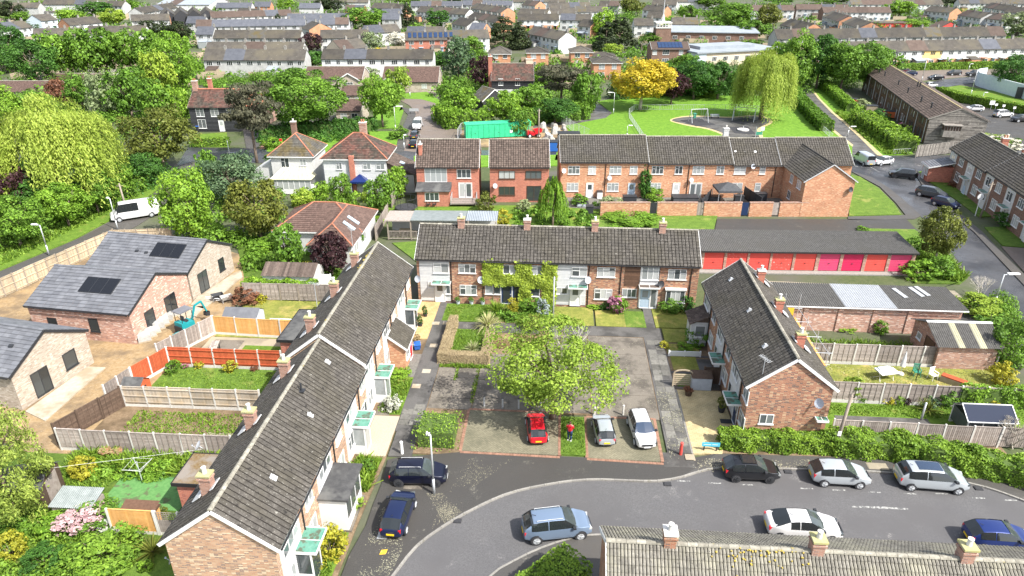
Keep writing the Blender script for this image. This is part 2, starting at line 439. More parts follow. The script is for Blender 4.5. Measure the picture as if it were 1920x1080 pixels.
mat('solar', (.010,.011,.014), rough=.18, spec=.6)
mat('solar_blue', (.018,.04,.10), rough=.15, spec=.7)
mat('skylight', (.45,.55,.60), rough=.08, spec=.6)
mat('yellow_lichen', (.50,.37,.05), (.36,.29,.10), 6)
def glassmat(name, stops, rough=.06):
 m, nt, N, L, b = new_mat(name)
 oi = N.new('ShaderNodeObjectInfo')
 r = ramp(nt, oi.outputs['Random'], stops)
 v = coords(nt, 'Object')
 w = N.new('ShaderNodeTexWave'); w.inputs['Scale'].default_value = 4.5; w.inputs['Distortion'].default_value = 1.5; L.new(v, w.inputs['Vector'])
 g = ramp(nt, w.outputs['Fac'], [(0,(.8,.8,.8)),(1,(1.08,1.08,1.08))])
 L.new(mix(nt, 1.0, r, g, 'MULTIPLY'), b.inputs['Base Color'])
 b.inputs['Roughness'].default_value = rough; b.inputs['Specular IOR Level'].default_value = .7
 MATS[name] = m
glassmat('glass', [(0,(.05,.06,.065)),(.3,(.10,.115,.12)),(.5,(.32,.34,.34)),(1,(.55,.56,.55))])
glassmat('glass_dark', [(0,(.02,.024,.026)),(1,(.06,.068,.07))])
mat('car_glass', (.018,.022,.024), rough=.05, spec=.8)
mat('screen_glass', (.055,.068,.068), rough=.05, spec=.9)
mat('greenhouse_roof', (.03,.037,.06), rough=.7, spec=.1)
mat('car_glass_blue', (.03,.05,.09), rough=.04, spec=.8)
mat('fence_grey', (.27,.225,.195), (.40,.35,.315), 4, tint=.25, orand=.32, spots=((.17,.155,.135), 3, .64))
mat('fence_orange', (.60,.30,.09), (.70,.40,.15), 3, tint=.15, orand=.1)
mat('fence_red', (.42,.085,.035), (.50,.125,.05), 3, tint=.15, orand=.1)
mat('fence_brown', (.085,.055,.04), (.13,.09,.065), 5, tint=.3)
mat('fence_new', (.44,.35,.24), (.56,.47,.34), 4, tint=.2, orand=.2)
mat('fence_mixed', (.50,.38,.24), (.52,.47,.41), .7, tint=.25, orand=.25)
mat('concrete_post', (.56,.54,.50), (.66,.64,.60), 5, orand=.1)
mat('wood_silver', (.30,.275,.245), (.17,.155,.14), 2.2, tint=.55)
mat('wood_pole', (.24,.20,.16), (.34,.29,.24), 6)
mat('galvanised', (.50,.52,.54), (.62,.64,.66), 5, rough=.4, metal=.4)
mat('plastic_grey', (.42,.46,.52), (.50,.54,.60), 3, rough=.5)
mat('plastic_dark', (.035,.037,.042), rough=.5)
mat('plastic_blue', (.03,.12,.42), rough=.4)
mat('plastic_white', (.78,.78,.78), rough=.4)
mat('plastic_green', (.05,.25,.17), rough=.4)
mat('door_coral', (.70,.075,.06), (.62,.09,.075), 2, rough=.5, spots=((.68,.30,.26), 6, .70))
mat('door_coral_worn', (.68,.07,.055), (.56,.10,.08), 3, rough=.55, spots=((.72,.45,.42), 5, .62))
mat('door_pink', (.64,.055,.15), (.55,.07,.14), 2, rough=.5)
mat('door_crimson', (.56,.02,.09), (.48,.025,.08), 2, rough=.5)
mat('container_green', (.03,.42,.20), (.05,.50,.26), 1.5, rough=.5)
mat('paint_red', (.60,.03,.03), rough=.4)
mat('paint_teal', (.02,.27,.29), rough=.4)
mat('paint_blue', (.04,.13,.38), (.06,.17,.45), 3, rough=.6)
mat('sign_blue', (.10,.50,.66), rough=.4)
mat('fabric_dark', (.055,.06,.065), (.09,.09,.095), 3)
mat('fabric_white', (.74,.74,.72), (.60,.60,.60), 3)
mat('bag_white', (.47,.46,.44), (.33,.32,.30), 4, orand=.2, bmp=.5, bsc=8)
mat('rubble', (.50,.46,.42), (.34,.31,.28), 3, tint=.5, orand=.3)
mat('bark', (.13,.095,.07), (.21,.165,.13), 6, bmp=.5, bsc=20)
mat('bark_pale', (.36,.32,.26), (.48,.44,.37), 5)
mat('dead_wood', (.48,.44,.38), (.60,.56,.50), 5)
mat('steel_orange', (.66,.16,.05), rough=.6)
leaf('leaf_mid', (.058,.130,.016), (.22,.40,.05))
leaf('leaf_bright', (.095,.20,.018), (.32,.52,.06))
leaf('leaf_lime', (.15,.245,.024), (.42,.55,.08))
leaf('leaf_deep', (.030,.085,.018), (.11,.255,.042))
leaf('leaf_dark', (0.020,0.033,0.016), (0.068,0.094,0.034))
leaf('leaf_bluegreen', (0.049,0.094,0.053), (0.168,0.263,0.128))
leaf('leaf_olive', (.075,.095,.016), (.24,.27,.055))
leaf('leaf_willow', (.21,.30,.035), (.50,.60,.12), .42)
leaf('leaf_gold', (.34,.27,.02), (.68,.56,.06), .35)
leaf('leaf_yellow', (.26,.26,.02), (.54,.50,.06))
leaf('leaf_purple', (.025,.012,.016), (.095,.042,.048))
leaf('leaf_red', (.13,.05,.03), (.30,.15,.09))
leaf('leaf_pine', (0.055,0.061,0.040), (0.160,0.154,0.099))
leaf('leaf_cypress', (.13,.20,.035), (.38,.48,.10))
leaf('leaf_hedge', (.080,.17,.018), (.31,.48,.06))
leaf('leaf_ivy', (0.154,0.237,0.022), (0.504,0.600,0.075))
leaf('leaf_dry', (.26,.19,.10), (.44,.34,.19), .1, .9)
leaf('leaf_dry_pale', (.33,.26,.16), (.52,.43,.28), .1, .9)
mat('dry_core', (.26,.20,.12), (.36,.29,.18), 9)
leaf('leaf_silver', (.30,.31,.27), (.62,.63,.56), .15)
leaf('leaf_sprucegrey', (.17,.22,.23), (.40,.46,.48), .1)
leaf('blossom_pink', (.42,.26,.30), (.74,.58,.62), .3)
leaf('blossom_magenta', (.42,.12,.24), (.68,.36,.48), .3)
leaf('blossom_white', (.55,.54,.48), (.80,.79,.72), .3)
leaf('leaf_palegrey', (.16,.21,.09), (.36,.42,.22), .2)
leaf('blade', (0.077,0.163,0.018), (0.308,0.450,0.060), .3)
leaf('blade_pale', (0.280,0.300,0.120), (0.644,0.625,0.360), .3)
mat('hedge_core', (.055,.095,.022), (.10,.15,.035), 6, rough=.9)
leaf('petal', (.20,.19,.14), (.42,.40,.31), .05, .9)
# ------------------------------------------------------------------ building kit
def tile_piece(el, a, b, n, x0, w, b0, g, style, jit=0.0):
 """corner points and faces of one roof tile on the plane (el, a, b, n)"""
 o = el+a*x0+b*b0
 lo, hi = .052+jit, .004
 if style == 'roll':
  xs = [0, .09, .5, .91, 1.0]; hs = [-.07, .010, .016, .010, -.07]
 elif style == 'rib':
  xs = [0, .10, .5, .90, 1.0]; hs = [-.06, .0, .008, .0, -.06]; lo = .018+jit*.5
 elif style == 'double':
  xs = [0, .06, .25, .44, .5, .56, .75, .94, 1.0]; hs = [-.05, .0, .022, .0, -.035, .0, .022, .0, -.05]
 elif style == 'pan':
  xs = [0, .5, 1.0]; hs = [.012, .0, .012]
 else:
  xs = [0.01, .99]; hs = [0, 0]
 k = len(xs)
 P = [o+a*(x*w)+n*(lo+h) for x, h in zip(xs, hs)]
 P += [o+a*(x*w)+b*(g*1.06)+n*(hi+h) for x, h in zip(xs, hs)]
 P += [o+a*(x*w)-n*.02 for x in xs]
 F = [(i,i+1,k+i+1,k+i) for i in range(k-1)]+[(2*k+i,2*k+i+1,i+1,i) for i in range(k-1)]
 return P, F
def tile_plane(mb, el, er, rr, rl, tw=.33, tg=.34, style='roll', mi=0, under=0, skip=None, stag=False):
 el, er, rr, rl = (Vector(p) for p in (el,er,rr,rl))
 a = (er-el).normalized()
 up = (rr+rl)/2-(er+el)/2
 n = a.cross(up).normalized()
 b = n.cross(a).normalized()
 H = max((rl-el).dot(b), (rr-el).dot(b)); W = (er-el).dot(a)
 la = (rl-el).dot(a); ra = (rr-er).dot(a)
 ptsu = [el-n*.06, er-n*.06, rr-n*.06]
 if (rr-rl).length > .02: ptsu.append(rl-n*.06)
 mb.poly(ptsu, under)
 rows = max(1, int(round(H/tg))); g = H/rows
 for r in range(rows):
  b0 = r*g; f = (b0+g*.5)/H
  x0 = la*f; x1 = W+ra*f
  if x1-x0 < .1: continue
  nc = max(1, int(round((x1-x0)/tw))); w = (x1-x0)/nc
  sh = 0.0
  for c in range(nc):
   if skip and skip(r, c): continue
   P, F = tile_piece(el, a, b, n, x0+c*w, w, b0, g, style, RN.uniform(-.006,.008))
   tile_add(mb, P, F, style, mi)
 return el, a, b, n, g
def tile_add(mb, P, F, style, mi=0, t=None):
 """joints between tiles take the second material, groove shade put into its colour"""
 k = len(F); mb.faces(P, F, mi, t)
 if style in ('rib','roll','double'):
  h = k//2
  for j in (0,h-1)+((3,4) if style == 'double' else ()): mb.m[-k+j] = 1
def ridge_tiles(mb, p0, p1, r=.13, seg=.45, mi=0):
 p0, p1 = Vector(p0), Vector(p1); d = p1-p0; L_ = d.length; d.normalize()
 s = d.cross(Vector((0,0,1))).normalized()
 n = max(1, int(round(L_/seg))); seg = L_/n
 upv = s.cross(d).normalized()
 for i in range(n):
  q0 = p0+d*(i*seg+.006); q1 = p0+d*((i+1)*seg-.006)
  pts = []
  for q, k in ((q0,1.0),(q1,.93)):
   for th in (0, 40, 90, 140, 180):
    t = rad(th); pts.append(q+s*(r*k*math.cos(t))+upv*(r*k*.8*math.sin(t)-.02+RN.uniform(-.003,.003)))
  mb.faces(pts, [(j+1,j,5+j,6+j) for j in range(4)]+[(0,1,2,3,4),(9,8,7,6,5)], mi)
WCACHE = {}
def window(parent, loc, rz, w, h, cols=2, tr=0.0, fm='upvc', gm='glass', split=False, name='window', sill=True):
 key = (round(w,2), round(h,2), cols, tr, fm, gm, split, sill)
 if key not in WCACHE:
  f = MB(); b = .06; y0, y1 = -.045, .01
  f.box(-w/2,w/2,y0,y1,0,b); f.box(-w/2,w/2,y0,y1,h-b,h)
  f.box(-w/2,-w/2+b,y0,y1,b,h-b); f.box(w/2-b,w/2,y0,y1,b,h-b)
  cw = (w-2*b)/cols
  panes = []
  zt = h-b-tr*(h-2*b) if tr else None
  for i in range(cols):
   xa = -w/2+b+i*cw
   if i: f.box(xa-.03,xa+.03,y0,y1-.004,b,h-b)
   if zt and (i % 2 == 0 or cols == 1):
    f.box(xa+.03,xa+cw-.03,y0,y1-.008,zt-.03,zt+.03)
    panes += [(xa,xa+cw,b,zt-.03),(xa,xa+cw,zt+.03,h-b)]
   else: panes.append((xa,xa+cw,b,h-b))
  if sill: f.box(-w/2-.06,w/2+.06,-.11,.0,-.05,0)
  fme = f.mesh('window', [MATS[fm]])
  pms = []
  if split:
   for (xa,xb,za,zb) in panes:
    p = MB(); p.box(xa+.01,xb-.01,-.02,-.004,za-.005,zb+.005); pms.append(p.mesh('pane', [MATS[gm]]))
  else:
   p = MB()
   for (xa,xb,za,zb) in panes: p.box(xa+.01,xb-.01,-.02,-.004,za-.005,zb+.005)
   pms.append(p.mesh('pane', [MATS[gm]]))
  WCACHE[key] = (fme, pms)
 fme, pms = WCACHE[key]
 o = link(name, fme, parent, loc, rz)
 for pm in pms: link('pane', pm, o)
 return o
DCACHE = {}
def door(parent, loc, rz, w=.9, h=2.05, dm='door_white', fm='upvc', glass=1, name='door', gm='glass'):
 key = (w,h,dm,fm,glass,gm)
 if key not in DCACHE:
  f = MB(); b = .06
  f.box(-w/2,w/2,-.03,.01,.02,h,1); f.box(-w/2-b,-w/2,-.06,.01,0,h+b); f.box(w/2,w/2+b,-.06,.01,0,h+b); f.box(-w/2,w/2,-.06,.01,h,h+b)
  f.box(-w/2,w/2,-.09,.0,0,.02)
  for q in (-1,1): f.box(q*w*.22-w*.14,q*w*.22+w*.14,-.038,-.03,.2,.85,1,.9)
  hm = MB(); hm.box(w*.34,w*.46,-.075,-.055,.98,1.03); hm.box(w*.40,w*.46,-.06,-.03,.93,1.08)
  gmesh = None
  if glass == 1:
   g = MB(); g.box(-w*.3,w*.3,-.04,-.03,1.15,1.85); gmesh = g.mesh('pane',[MATS[gm]])
  elif glass == 2:
   g = MB(); g.box(-w*.36,w*.36,-.04,-.03,.15,1.92); gmesh = g.mesh('pane',[MATS[gm]])
  DCACHE[key] = (f.mesh('door',[MATS[fm],MATS[dm]]), hm.mesh('handle',[MATS['galvanised']]), gmesh)
 a, b_, g = DCACHE[key]
 o = link(name, a, parent, loc, rz); link('handle', b_, o)
 if g: link('pane', g, o)
 return o
DISH = {}
def dish(parent, loc, rz=0.0, m='plastic_grey'):
 if m not in DISH:
  d = MB(); n = 14
  pts = [(0,.0,0)]
  for k, (r, dy) in enumerate(((.16,-.02),(.32,-.09))):
   for i in range(n): th = 2*PI*i/n; pts.append((r*math.cos(th), dy, r*math.sin(th)*1.1))
  fs = [(0,1+i,1+(i+1)%n) for i in range(n)]+[(1+i,1+n+i,1+n+(i+1)%n,1+(i+1)%n) for i in range(n)]
  d.faces(pts, fs); d.tube((0,.02,0),(0,.25,-.1),.02); d.tube((0,-.05,-.3),(0,-.40,-.12),.012); d.box(-.04,.04,-.45,-.38,-.15,-.08)
  DISH[m] = d.mesh('satellite_dish', [MATS[m]], True)
 return link('satellite_dish', DISH[m], parent, loc, (rad(-18),0,rz))
def aerial(parent, loc, rz=0.0, h=1.6):
 d = MB(); d.tube((0,0,0),(0,0,h),.022); d.tube((-.5,0,h-.05),(.5,0,h-.05),.014)
 for i in range(7): d.tube((-.45+i*.15,-.2,h-.05),(-.45+i*.15,.2,h-.05),.008,n=5)
 return d.build('aerial', [MATS['galvanised']], parent, loc, rz)
def chimney(parent, loc, w, d, z0, h, bm='brick_old', pots=2, flash=True, cap='concrete_post', flaunch=True):
 x, y = loc
 m = MB(); m.box(-w/2,w/2,-d/2,d/2,z0,z0+h); m.box(-w/2-.05,w/2+.05,-d/2-.05,d/2+.05,z0+h-.22,z0+h-.12,0)
 o = m.build('chimney', [MATS[bm]], parent, (x,y,0))
 c = MB(); c.box(-w/2-.06,w/2+.06,-d/2-.06,d/2+.06,z0+h,z0+h+.10); c.build('cap', [MATS[cap]], o)
 for i in range(pots):
  p = MB(); xx = 0; yy = (i-(pots-1)/2)*min(.32,d*.45) if d > w else 0
  if d <= w: xx = (i-(pots-1)/2)*min(.32,w*.45)
  p.tube((xx,yy,z0+h+.09),(xx,yy,z0+h+.42),.12,.10,10); p.tube((xx,yy,z0+h+.42),(xx,yy,z0+h+.47),.13,.13,10)
  p.build('pot', [MATS['pot_clay' if pots > 1 else 'concrete_post']], o)
 return o
class Bld:
 def __init__(s, name, label, cat, org, rz, Ln, Dp, he, hr, group=None):
  s.root = thing(name, label, cat, org, rz, group); s.Ln, s.Dp, s.he, s.hr = Ln, Dp, he, hr
 def at(s, wall, u, z, off=0.0):
  if wall == 'F': return (u,-off,z), 0.0
  if wall == 'B': return (s.Ln-u,s.Dp+off,z), PI
  if wall == 'L': return (-off,s.Dp-u,z), -PI/2
  return (s.Ln+off,u,z), PI/2
 def win(s, wall, u, z, w, h, cols=2, tr=0.0, off=0.0, **k):
  l, r = s.at(wall,u,z,off); return window(s.root, l, r, w, h, cols, tr, **k)
 def door(s, wall, u, z=0.0, off=0.0, **k):
  l, r = s.at(wall,u,z,off); return door(s.root, l, r, **k)
 def part(s, name, mb, mats, **k):
  return mb.build(name, [MATS[m] if isinstance(m,str) else m for m in as_list(mats)], s.root, **k)
def terrace(name, label, cat, org, rz, secs, Dp, he, hr, wall='brick_multi', roof='tile_grey', tw=.33, tg=.34, style='roll', group=None, ov=.30, verge=.12, barge='upvc', tiles=True, skip=None, ridge='tile_ridge', gut='gutter_black', yr=None):
 """secs: list of (x0, x1, lift)"""
 Ln = secs[-1][1]
 B = Bld(name, label, cat, org, rz, Ln, Dp, he, hr, group)
 w = MB(); R_ = MB(); K = MB()
 sl = (hr-he)/(Dp/2)
 for i, (x0, x1, dz) in enumerate(secs):
  w.gable(x0, x1, 0, Dp, -.3, he+dz, hr+dz-.03)
  xa = x0-(verge if i == 0 or secs[i-1][2] != dz else 0); xb = x1+(verge if i == len(secs)-1 or secs[i+1][2] != dz else 0)
  if i and dz <= secs[i-1][2]: xa = x0
  if i < len(secs)-1 and dz < secs[i+1][2]: xb = x1
  e = he+dz-ov*sl+.06; r = hr+dz+.06
  if tiles:
   sk = skip if i == 0 else None
   B.pl = tile_plane(R_, (xa,-ov,e), (xb,-ov,e), (xb,Dp/2,r), (xa,Dp/2,r), tw, tg, style, 0, 0, sk)
   tile_plane(R_, (xb,Dp+ov,e), (xa,Dp+ov,e), (xa,Dp/2,r), (xb,Dp/2,r), tw, tg, style, 0, 0)
   ridge_tiles(K, (xa,Dp/2,r+.03), (xb,Dp/2,r+.03))
  else:
   R_.faces([(xa,-ov,e),(xb,-ov,e),(xb,Dp/2,r),(xa,Dp/2,r),(xb,Dp+ov,e),(xa,Dp+ov,e),(xa,-ov,e-.12),(xb,-ov,e-.12),(xb,Dp+ov,e-.12),(xa,Dp+ov,e-.12),(xa,Dp/2,r-.12),(xb,Dp/2,r-.12)],
                     [(0,1,2,3),(4,5,3,2),(0,6,7,1),(4,8,9,5),(1,7,11,2),(2,11,8,4),(0,3,10,6),(3,5,9,10)])
 B.wall = B.part('wall', w, wall)
 B.roof = B.part('roof', R_, [roof,'tile_joint_shade'])
 if tiles:
  o = K.build('ridge', [MATS[ridge]], B.roof)
 if barge:
  for i, (x0, x1, dz) in enumerate(secs):
   for xx, sd in ((x0-verge,-1),(x1+verge,1)):
    if sd < 0 and i and secs[i-1][2] >= dz: continue
    if sd > 0 and i < len(secs)-1 and secs[i+1][2] >= dz: continue
    m = MB(); e = he+dz-ov*sl; r = hr+dz
    for yy in (-ov, Dp+ov):
     m.beam((xx,yy,e-.03),(xx,Dp/2,r-.03),.04,.20, up=(0,0,1))
    m.build('bargeboard', [MATS[barge]], B.root)
 for (x0,x1,dz) in secs:
  for yy in (-ov-.05, Dp+ov+.05):
   g = MB(); g.tube((x0,yy,he+dz-ov*sl-.02),(x1,yy,he+dz-ov*sl-.02),.055,n=6); g.build('gutter', [MATS[gut]], B.root)
 return B
def hip_roof(B, x0, x1, y0, y1, he, hr, ov=.35, roof='tile_red_old', hipm='tile_terracotta', tw=.3, tg=.3, rl=None, style='flat', tiles=True):
 """hipped roof over a rectangle; rl = ridge ends (x, x) at mid depth, or (y, y) if deeper than wide"""
 x0, x1, y0, y1 = x0-ov, x1+ov, y0-ov, y1+ov
 m = MB(); k = MB(); cx, cy = (x0+x1)/2, (y0+y1)/2
 if (x1-x0) >= (y1-y0):
  hl = (x1-x0-(y1-y0))/2 if rl is None else rl
  a, b = (cx-hl,cy,hr), (cx+hl,cy,hr)
  sl = [((x0,y0),(x1,y0),b,a),((x1,y0),(x1,y1),b,b),((x1,y1),(x0,y1),a,b),((x0,y1),(x0,y0),a,a)]
 else:
  hl = (y1-y0-(x1-x0))/2 if rl is None else rl
  a, b = (cx,cy-hl,hr), (cx,cy+hl,hr)
  sl = [((x0,y0),(x1,y0),a,a),((x1,y0),(x1,y1),b,a),((x1,y1),(x0,y1),b,b),((x0,y1),(x0,y0),a,b)]
 for (p, q, r, s_) in sl:
  if tiles: tile_plane(m, (p[0],p[1],he), (q[0],q[1],he), r, s_, tw, tg, style)
  else:
   m.poly([(p[0],p[1],he),(q[0],q[1],he),r]+([s_] if s_ != r else []))
 if not tiles: m.box(x0+.01,x1-.01,y0+.01,y1-.01,he-.15,he-.004)
 o = B.part('roof', m, roof)
 for c, e in (((x0,y0),a),((x0,y1),a if (x1-x0) >= (y1-y0) else b),((x1,y0),b if (x1-x0) >= (y1-y0) else a),((x1,y1),b)):
  ridge_tiles(k, (c[0],c[1],he+.05), (e[0],e[1],e[2]+.05), .11, .4)
 if hl > .1: ridge_tiles(k, (a[0],a[1],a[2]+.05), (b[0],b[1],b[2]+.05), .11, .4)
 k.build('hip_tile', [MATS[hipm]], o)
 f = MB(); f.box(x0-.02,x1+.02,y0-.02,y1+.02,he-.16,he-.02); f.build('fascia', [MATS['upvc']], B.root)
 return o
# ------------------------------------------------------------------ planting kit
def quad_mesh(name, V, tint, mats, mi=None):
 n = len(V); me = bpy.data.meshes.new(name)
 me.vertices.add(n*4); me.vertices.foreach_set('co', V.astype(np.float32).ravel())
 me.loops.add(n*4); me.loops.foreach_set('vertex_index', np.arange(n*4, dtype=np.int32))
 me.polygons.add(n); me.polygons.foreach_set('loop_start', np.arange(0, n*4, 4, dtype=np.int32))
 for m in as_list(mats): me.materials.append(m)
 if mi is not None: me.polygons.foreach_set('material_index', mi.astype(np.int32))
 at = me.attributes.new('tint', 'FLOAT', 'FACE'); at.data.foreach_set('value', tint.astype(np.float32))
 me.update(calc_edges=True); me.validate()
 return me
def unit(v):
 l = np.linalg.norm(v, axis=1, keepdims=True); l[l == 0] = 1
 return v/l
def leaf_quads(C, Nn, size, aspect=1.5, rs=NP, axis=None):
 n = len(C); Nn = unit(Nn)
 r = rs.normal(size=(n,3)) if axis is None else axis+rs.normal(size=(n,3))*.25
 a = unit(r-(r*Nn).sum(1, keepdims=True)*Nn); b = np.cross(Nn, a)
 s = size[:,None]
 a = a*s; b = b*s/aspect
 bend = Nn*s*.25
 return np.stack([C-a-bend, C-b*1.0+bend*.3, C+a-bend, C+b*1.0+bend*.3], 1)
def sph(n, rs): return unit(rs.normal(size=(n,3)))
def crown_mesh(kind, seed, n, ls):
 rs = np.random.RandomState(seed)
 if kind == 'willow':
  ns = max(60, n//18); nh = 24
  hth = rs.uniform(0,2*PI,nh); hr_ = np.sqrt(rs.uniform(0,1,nh))*.34; hz_ = .93-.42*(hr_/.4)**2+rs.uniform(-.16,.06,nh); hs_ = rs.uniform(.04,.12,nh)
  hi_ = rs.randint(0,nh,ns); ta = rs.uniform(0,2*PI,ns); ra = np.sqrt(rs.rand(ns))*hs_[hi_]
  PX = np.cos(hth[hi_])*hr_[hi_]+np.cos(ta)*ra; PY = np.sin(hth[hi_])*hr_[hi_]+np.sin(ta)*ra
  th = np.arctan2(PY,PX); rr = np.hypot(PX,PY)
  z0 = hz_[hi_]+.07*(1-(ra/hs_[hi_])**2)-.02*rs.rand(ns)
  ln = np.clip(.30+.62*(rr/.42)+rs.uniform(-.22,.16,ns), .15, 1)*(z0-.02)*rs.uniform(.7,1.05,ns)
  C = []; T = []; A = []
  for i in range(ns):
   k = int(20*(.5+ln[i])); t = np.linspace(0,1,k)
   d = np.array([math.cos(th[i]), math.sin(th[i])])
   out = rr[i]+.08*(1-np.exp(-3*t))*(.4+rr[i])
   wob = .012*np.sin(t*6+rs.uniform(0,6))
   p = np.stack([d[0]*(out+wob)-d[1]*wob, d[1]*(out+wob)+d[0]*wob, z0[i]-ln[i]*t**1.25], 1)
   C.append(p+rs.normal(size=p.shape)*.006); T.append(np.clip(rs.normal(.5,.1,k)+rs.uniform(-.42,.42),0,1))
   nn = np.tile(np.array([d[0],d[1],.35]), (k,1)); A.append(nn)
  C = np.concatenate(C); T = np.concatenate(T); Nn = np.concatenate(A)+rs.normal(size=C.shape)*.45
  ax = np.tile(np.array([0,0,1.0]), (len(C),1))
  V = leaf_quads(C, Nn, ls*rs.uniform(.7,1.3,len(C)), 3.6, rs, ax)
  return V, T
 if kind == 'round': nb, ctr, R_, inner = 70, (0,0,.60), (.40,.40,.33), .45
 elif kind == 'tall': nb, ctr, R_, inner = 70, (0,0,.56), (.36,.36,.40), .5
 elif kind == 'open': nb, ctr, R_, inner = 48, (0,0,.55), (.41,.41,.33), .3
 elif kind == 'shrub': nb, ctr, R_, inner = 55, (0,0,.40), (.40,.40,.46), .5
 elif kind == 'pine': nb, ctr, R_, inner = 34, (0,0,.70), (.42,.42,.27), .2
 elif kind == 'cypress': nb, ctr, R_, inner = 90, (0,0,.50), (.40,.40,.46), .5
 elif kind == 'conifer': nb, ctr, R_, inner = 80, (0,0,.5), (.4,.4,.45), .4
 d = sph(nb, rs); rho = np.where(rs.rand(nb) < .78, rs.uniform(.70,1.12,nb), rs.uniform(inner,.8,nb))*(1+.12*np.sin(d[:,0]*4+seed)*np.sin(d[:,1]*5+d[:,2]*3+seed))
 B = d*rho[:,None]*np.array(R_)+np.array(ctr)
 if kind in ('shrub','cypress'): B[:,2] = np.abs(B[:,2])
 if kind == 'conifer':
  t = np.sqrt(rs.rand(nb)); th = rs.uniform(0,2*PI,nb)
  B = np.stack([np.cos(th)*t*.42, np.sin(th)*t*.42, .96-.86*t+rs.uniform(-.04,.04,nb)], 1)
 rb = rs.uniform(.055,.18,nb)*(1.15 if kind != 'conifer' else .9)
 bt = rs.normal(0,.13,nb)
 idx = rs.randint(0, nb, n); dd = sph(n, rs)
 outw = unit(B-np.array(ctr))[idx]
 dd = unit(dd+outw*.55+np.array([0,0,.25]))
 sq = np.array([1,1,.8])
 if kind == 'pine': sq = np.array([1.35,1.35,.42])
 if kind == 'conifer': sq = np.array([1.2,1.2,.6])
 C = B[idx]+dd*(rb[idx]*rs.uniform(.55,1.05,n))[:,None]*sq
 C[:,2] = np.maximum(C[:,2], .02)
 Nn = dd*.9+rs.normal(size=(n,3))*.5+np.array([0,0,.35])
 T = np.clip(.5+bt[idx]+rs.normal(0,.2,n), 0, 1)
 asp = 1.5
 ax = None
 if kind == 'cypress': asp = 2.2; ax = dd+np.array([0,0,.5])
 return leaf_quads(C, Nn, ls*rs.uniform(.45,1.5,n), asp, rs, ax), T
CROWNS = {}
LODS = {-1: (22000,.0104), 0: (20000,.0135), 1: (8500,.020), 2: (3300,.032), 3: (1000,.055)}
def crown(kind, var, lod):
 k = (kind, var, lod)
 if k not in CROWNS:
  n, ls = LODS[lod]
  if kind == 'shrub': n = int(n*.62); ls *= 1.15
  if kind == 'willow': n = int(n*1.7); ls *= 1.05
  if kind == 'open': n = int(n*.85); ls *= .95
  V, T = crown_mesh(kind, 100+var*17+len(kind), n, ls)
  me = quad_mesh('crown', V, T, [MATS['leaf_mid']])
  CROWNS[k] = me
 return CROWNS[k]
TRUNKS = {}
def trunk(kind, var):
 k = (kind, var)
 if k not in TRUNKS:
  rs = random.Random(var*7+len(kind)); m = MB()
  fork = {'round':.36,'tall':.4,'open':.3,'willow':.4,'pine':.6,'conifer':.8,'shrub':.12,'cypress':.5}[kind]
  r = .026 if kind != 'shrub' else .018
  m.tube((0,0,-.02),(.008,.0,fork*.5),r*1.25,r,8); m.tube((.008,0,fork*.5),(0,.01,fork),r,r*.8,8)
  for i in range(9 if kind != 'conifer' else 3):
   th = i*2.4+rs.random(); s_ = {'conifer':.05,'willow':.13}.get(kind,.30)
   z1 = rs.uniform(.6,.86) if kind != 'shrub' else rs.uniform(.3,.8)
   q = (math.cos(th)*s_*.5, math.sin(th)*s_*.5, (fork+z1)/2+.03)
   m.tube((0,.01,fork-.03),q,r*.6,r*.38,6); m.tube(q,(math.cos(th)*s_,math.sin(th)*s_,z1),r*.38,r*.1,5)
  TRUNKS[k] = m.mesh('trunk', [MATS['bark']], True)
 return TRUNKS[k]
def set_mat(o, m):
 o.material_slots[0].link = 'OBJECT'; o.material_slots[0].material = MATS[m]
NT = [0]
def plant_at(name, x, y, w, h, kind, lm, label, cat='tree', group=None, lod=None, z=0.0, bark='bark', var=None, dep=None, bloom=None):
 NT[0] += 1
 v = NT[0] % 3 if var is None else var
 s_ = scale_at(x, y, z)*w/1.875                 # rendered width in pixels
 if lod is None: lod = 0 if s_ > 85 else 1 if s_ > 42 else 2 if s_ > 20 else 3
 root = thing(name, label, cat, (x,y,z), RN.uniform(0,6.28), group)
 c = link('crown' if cat == 'tree' else 'foliage', crown(kind, v, lod), root, sc_=(w,dep or w,h)); set_mat(c, lm)
 t = link('trunk' if cat == 'tree' else 'stem', trunk(kind, v), root, sc_=(w*.9,(dep or w)*.9,h))
 if bark != 'bark': set_mat(t, bark)
 if bloom:
  b = link('blossom', crown(kind, (v+1) % 3, min(3,lod+1)), root, sc_=(w*1.03,(dep or w)*1.03,h*1.02)); set_mat(b, bloom)
 return root
def tree(kind, bx, by, wpx, top, lm, label, name='tree', **k):
 x, y = G(bx, by); s_ = scale_at(x, y, 3)
 return plant_at(name, x, y, wpx/s_, max(.5, height_over(bx, top, x, y)), kind, lm, label, **k)
def bush(bx, by, wpx, top, lm, label, name='shrub', kind='shrub', cat='shrub', **k):
 x, y = G(bx, by); s_ = scale_at(x, y, .6); w = wpx/s_
 y += w*.35;
 h = max(.3, height_over(bx, top, x, y))
 return plant_at(name, x, y, w, h, kind, lm, label, cat=cat, **k)
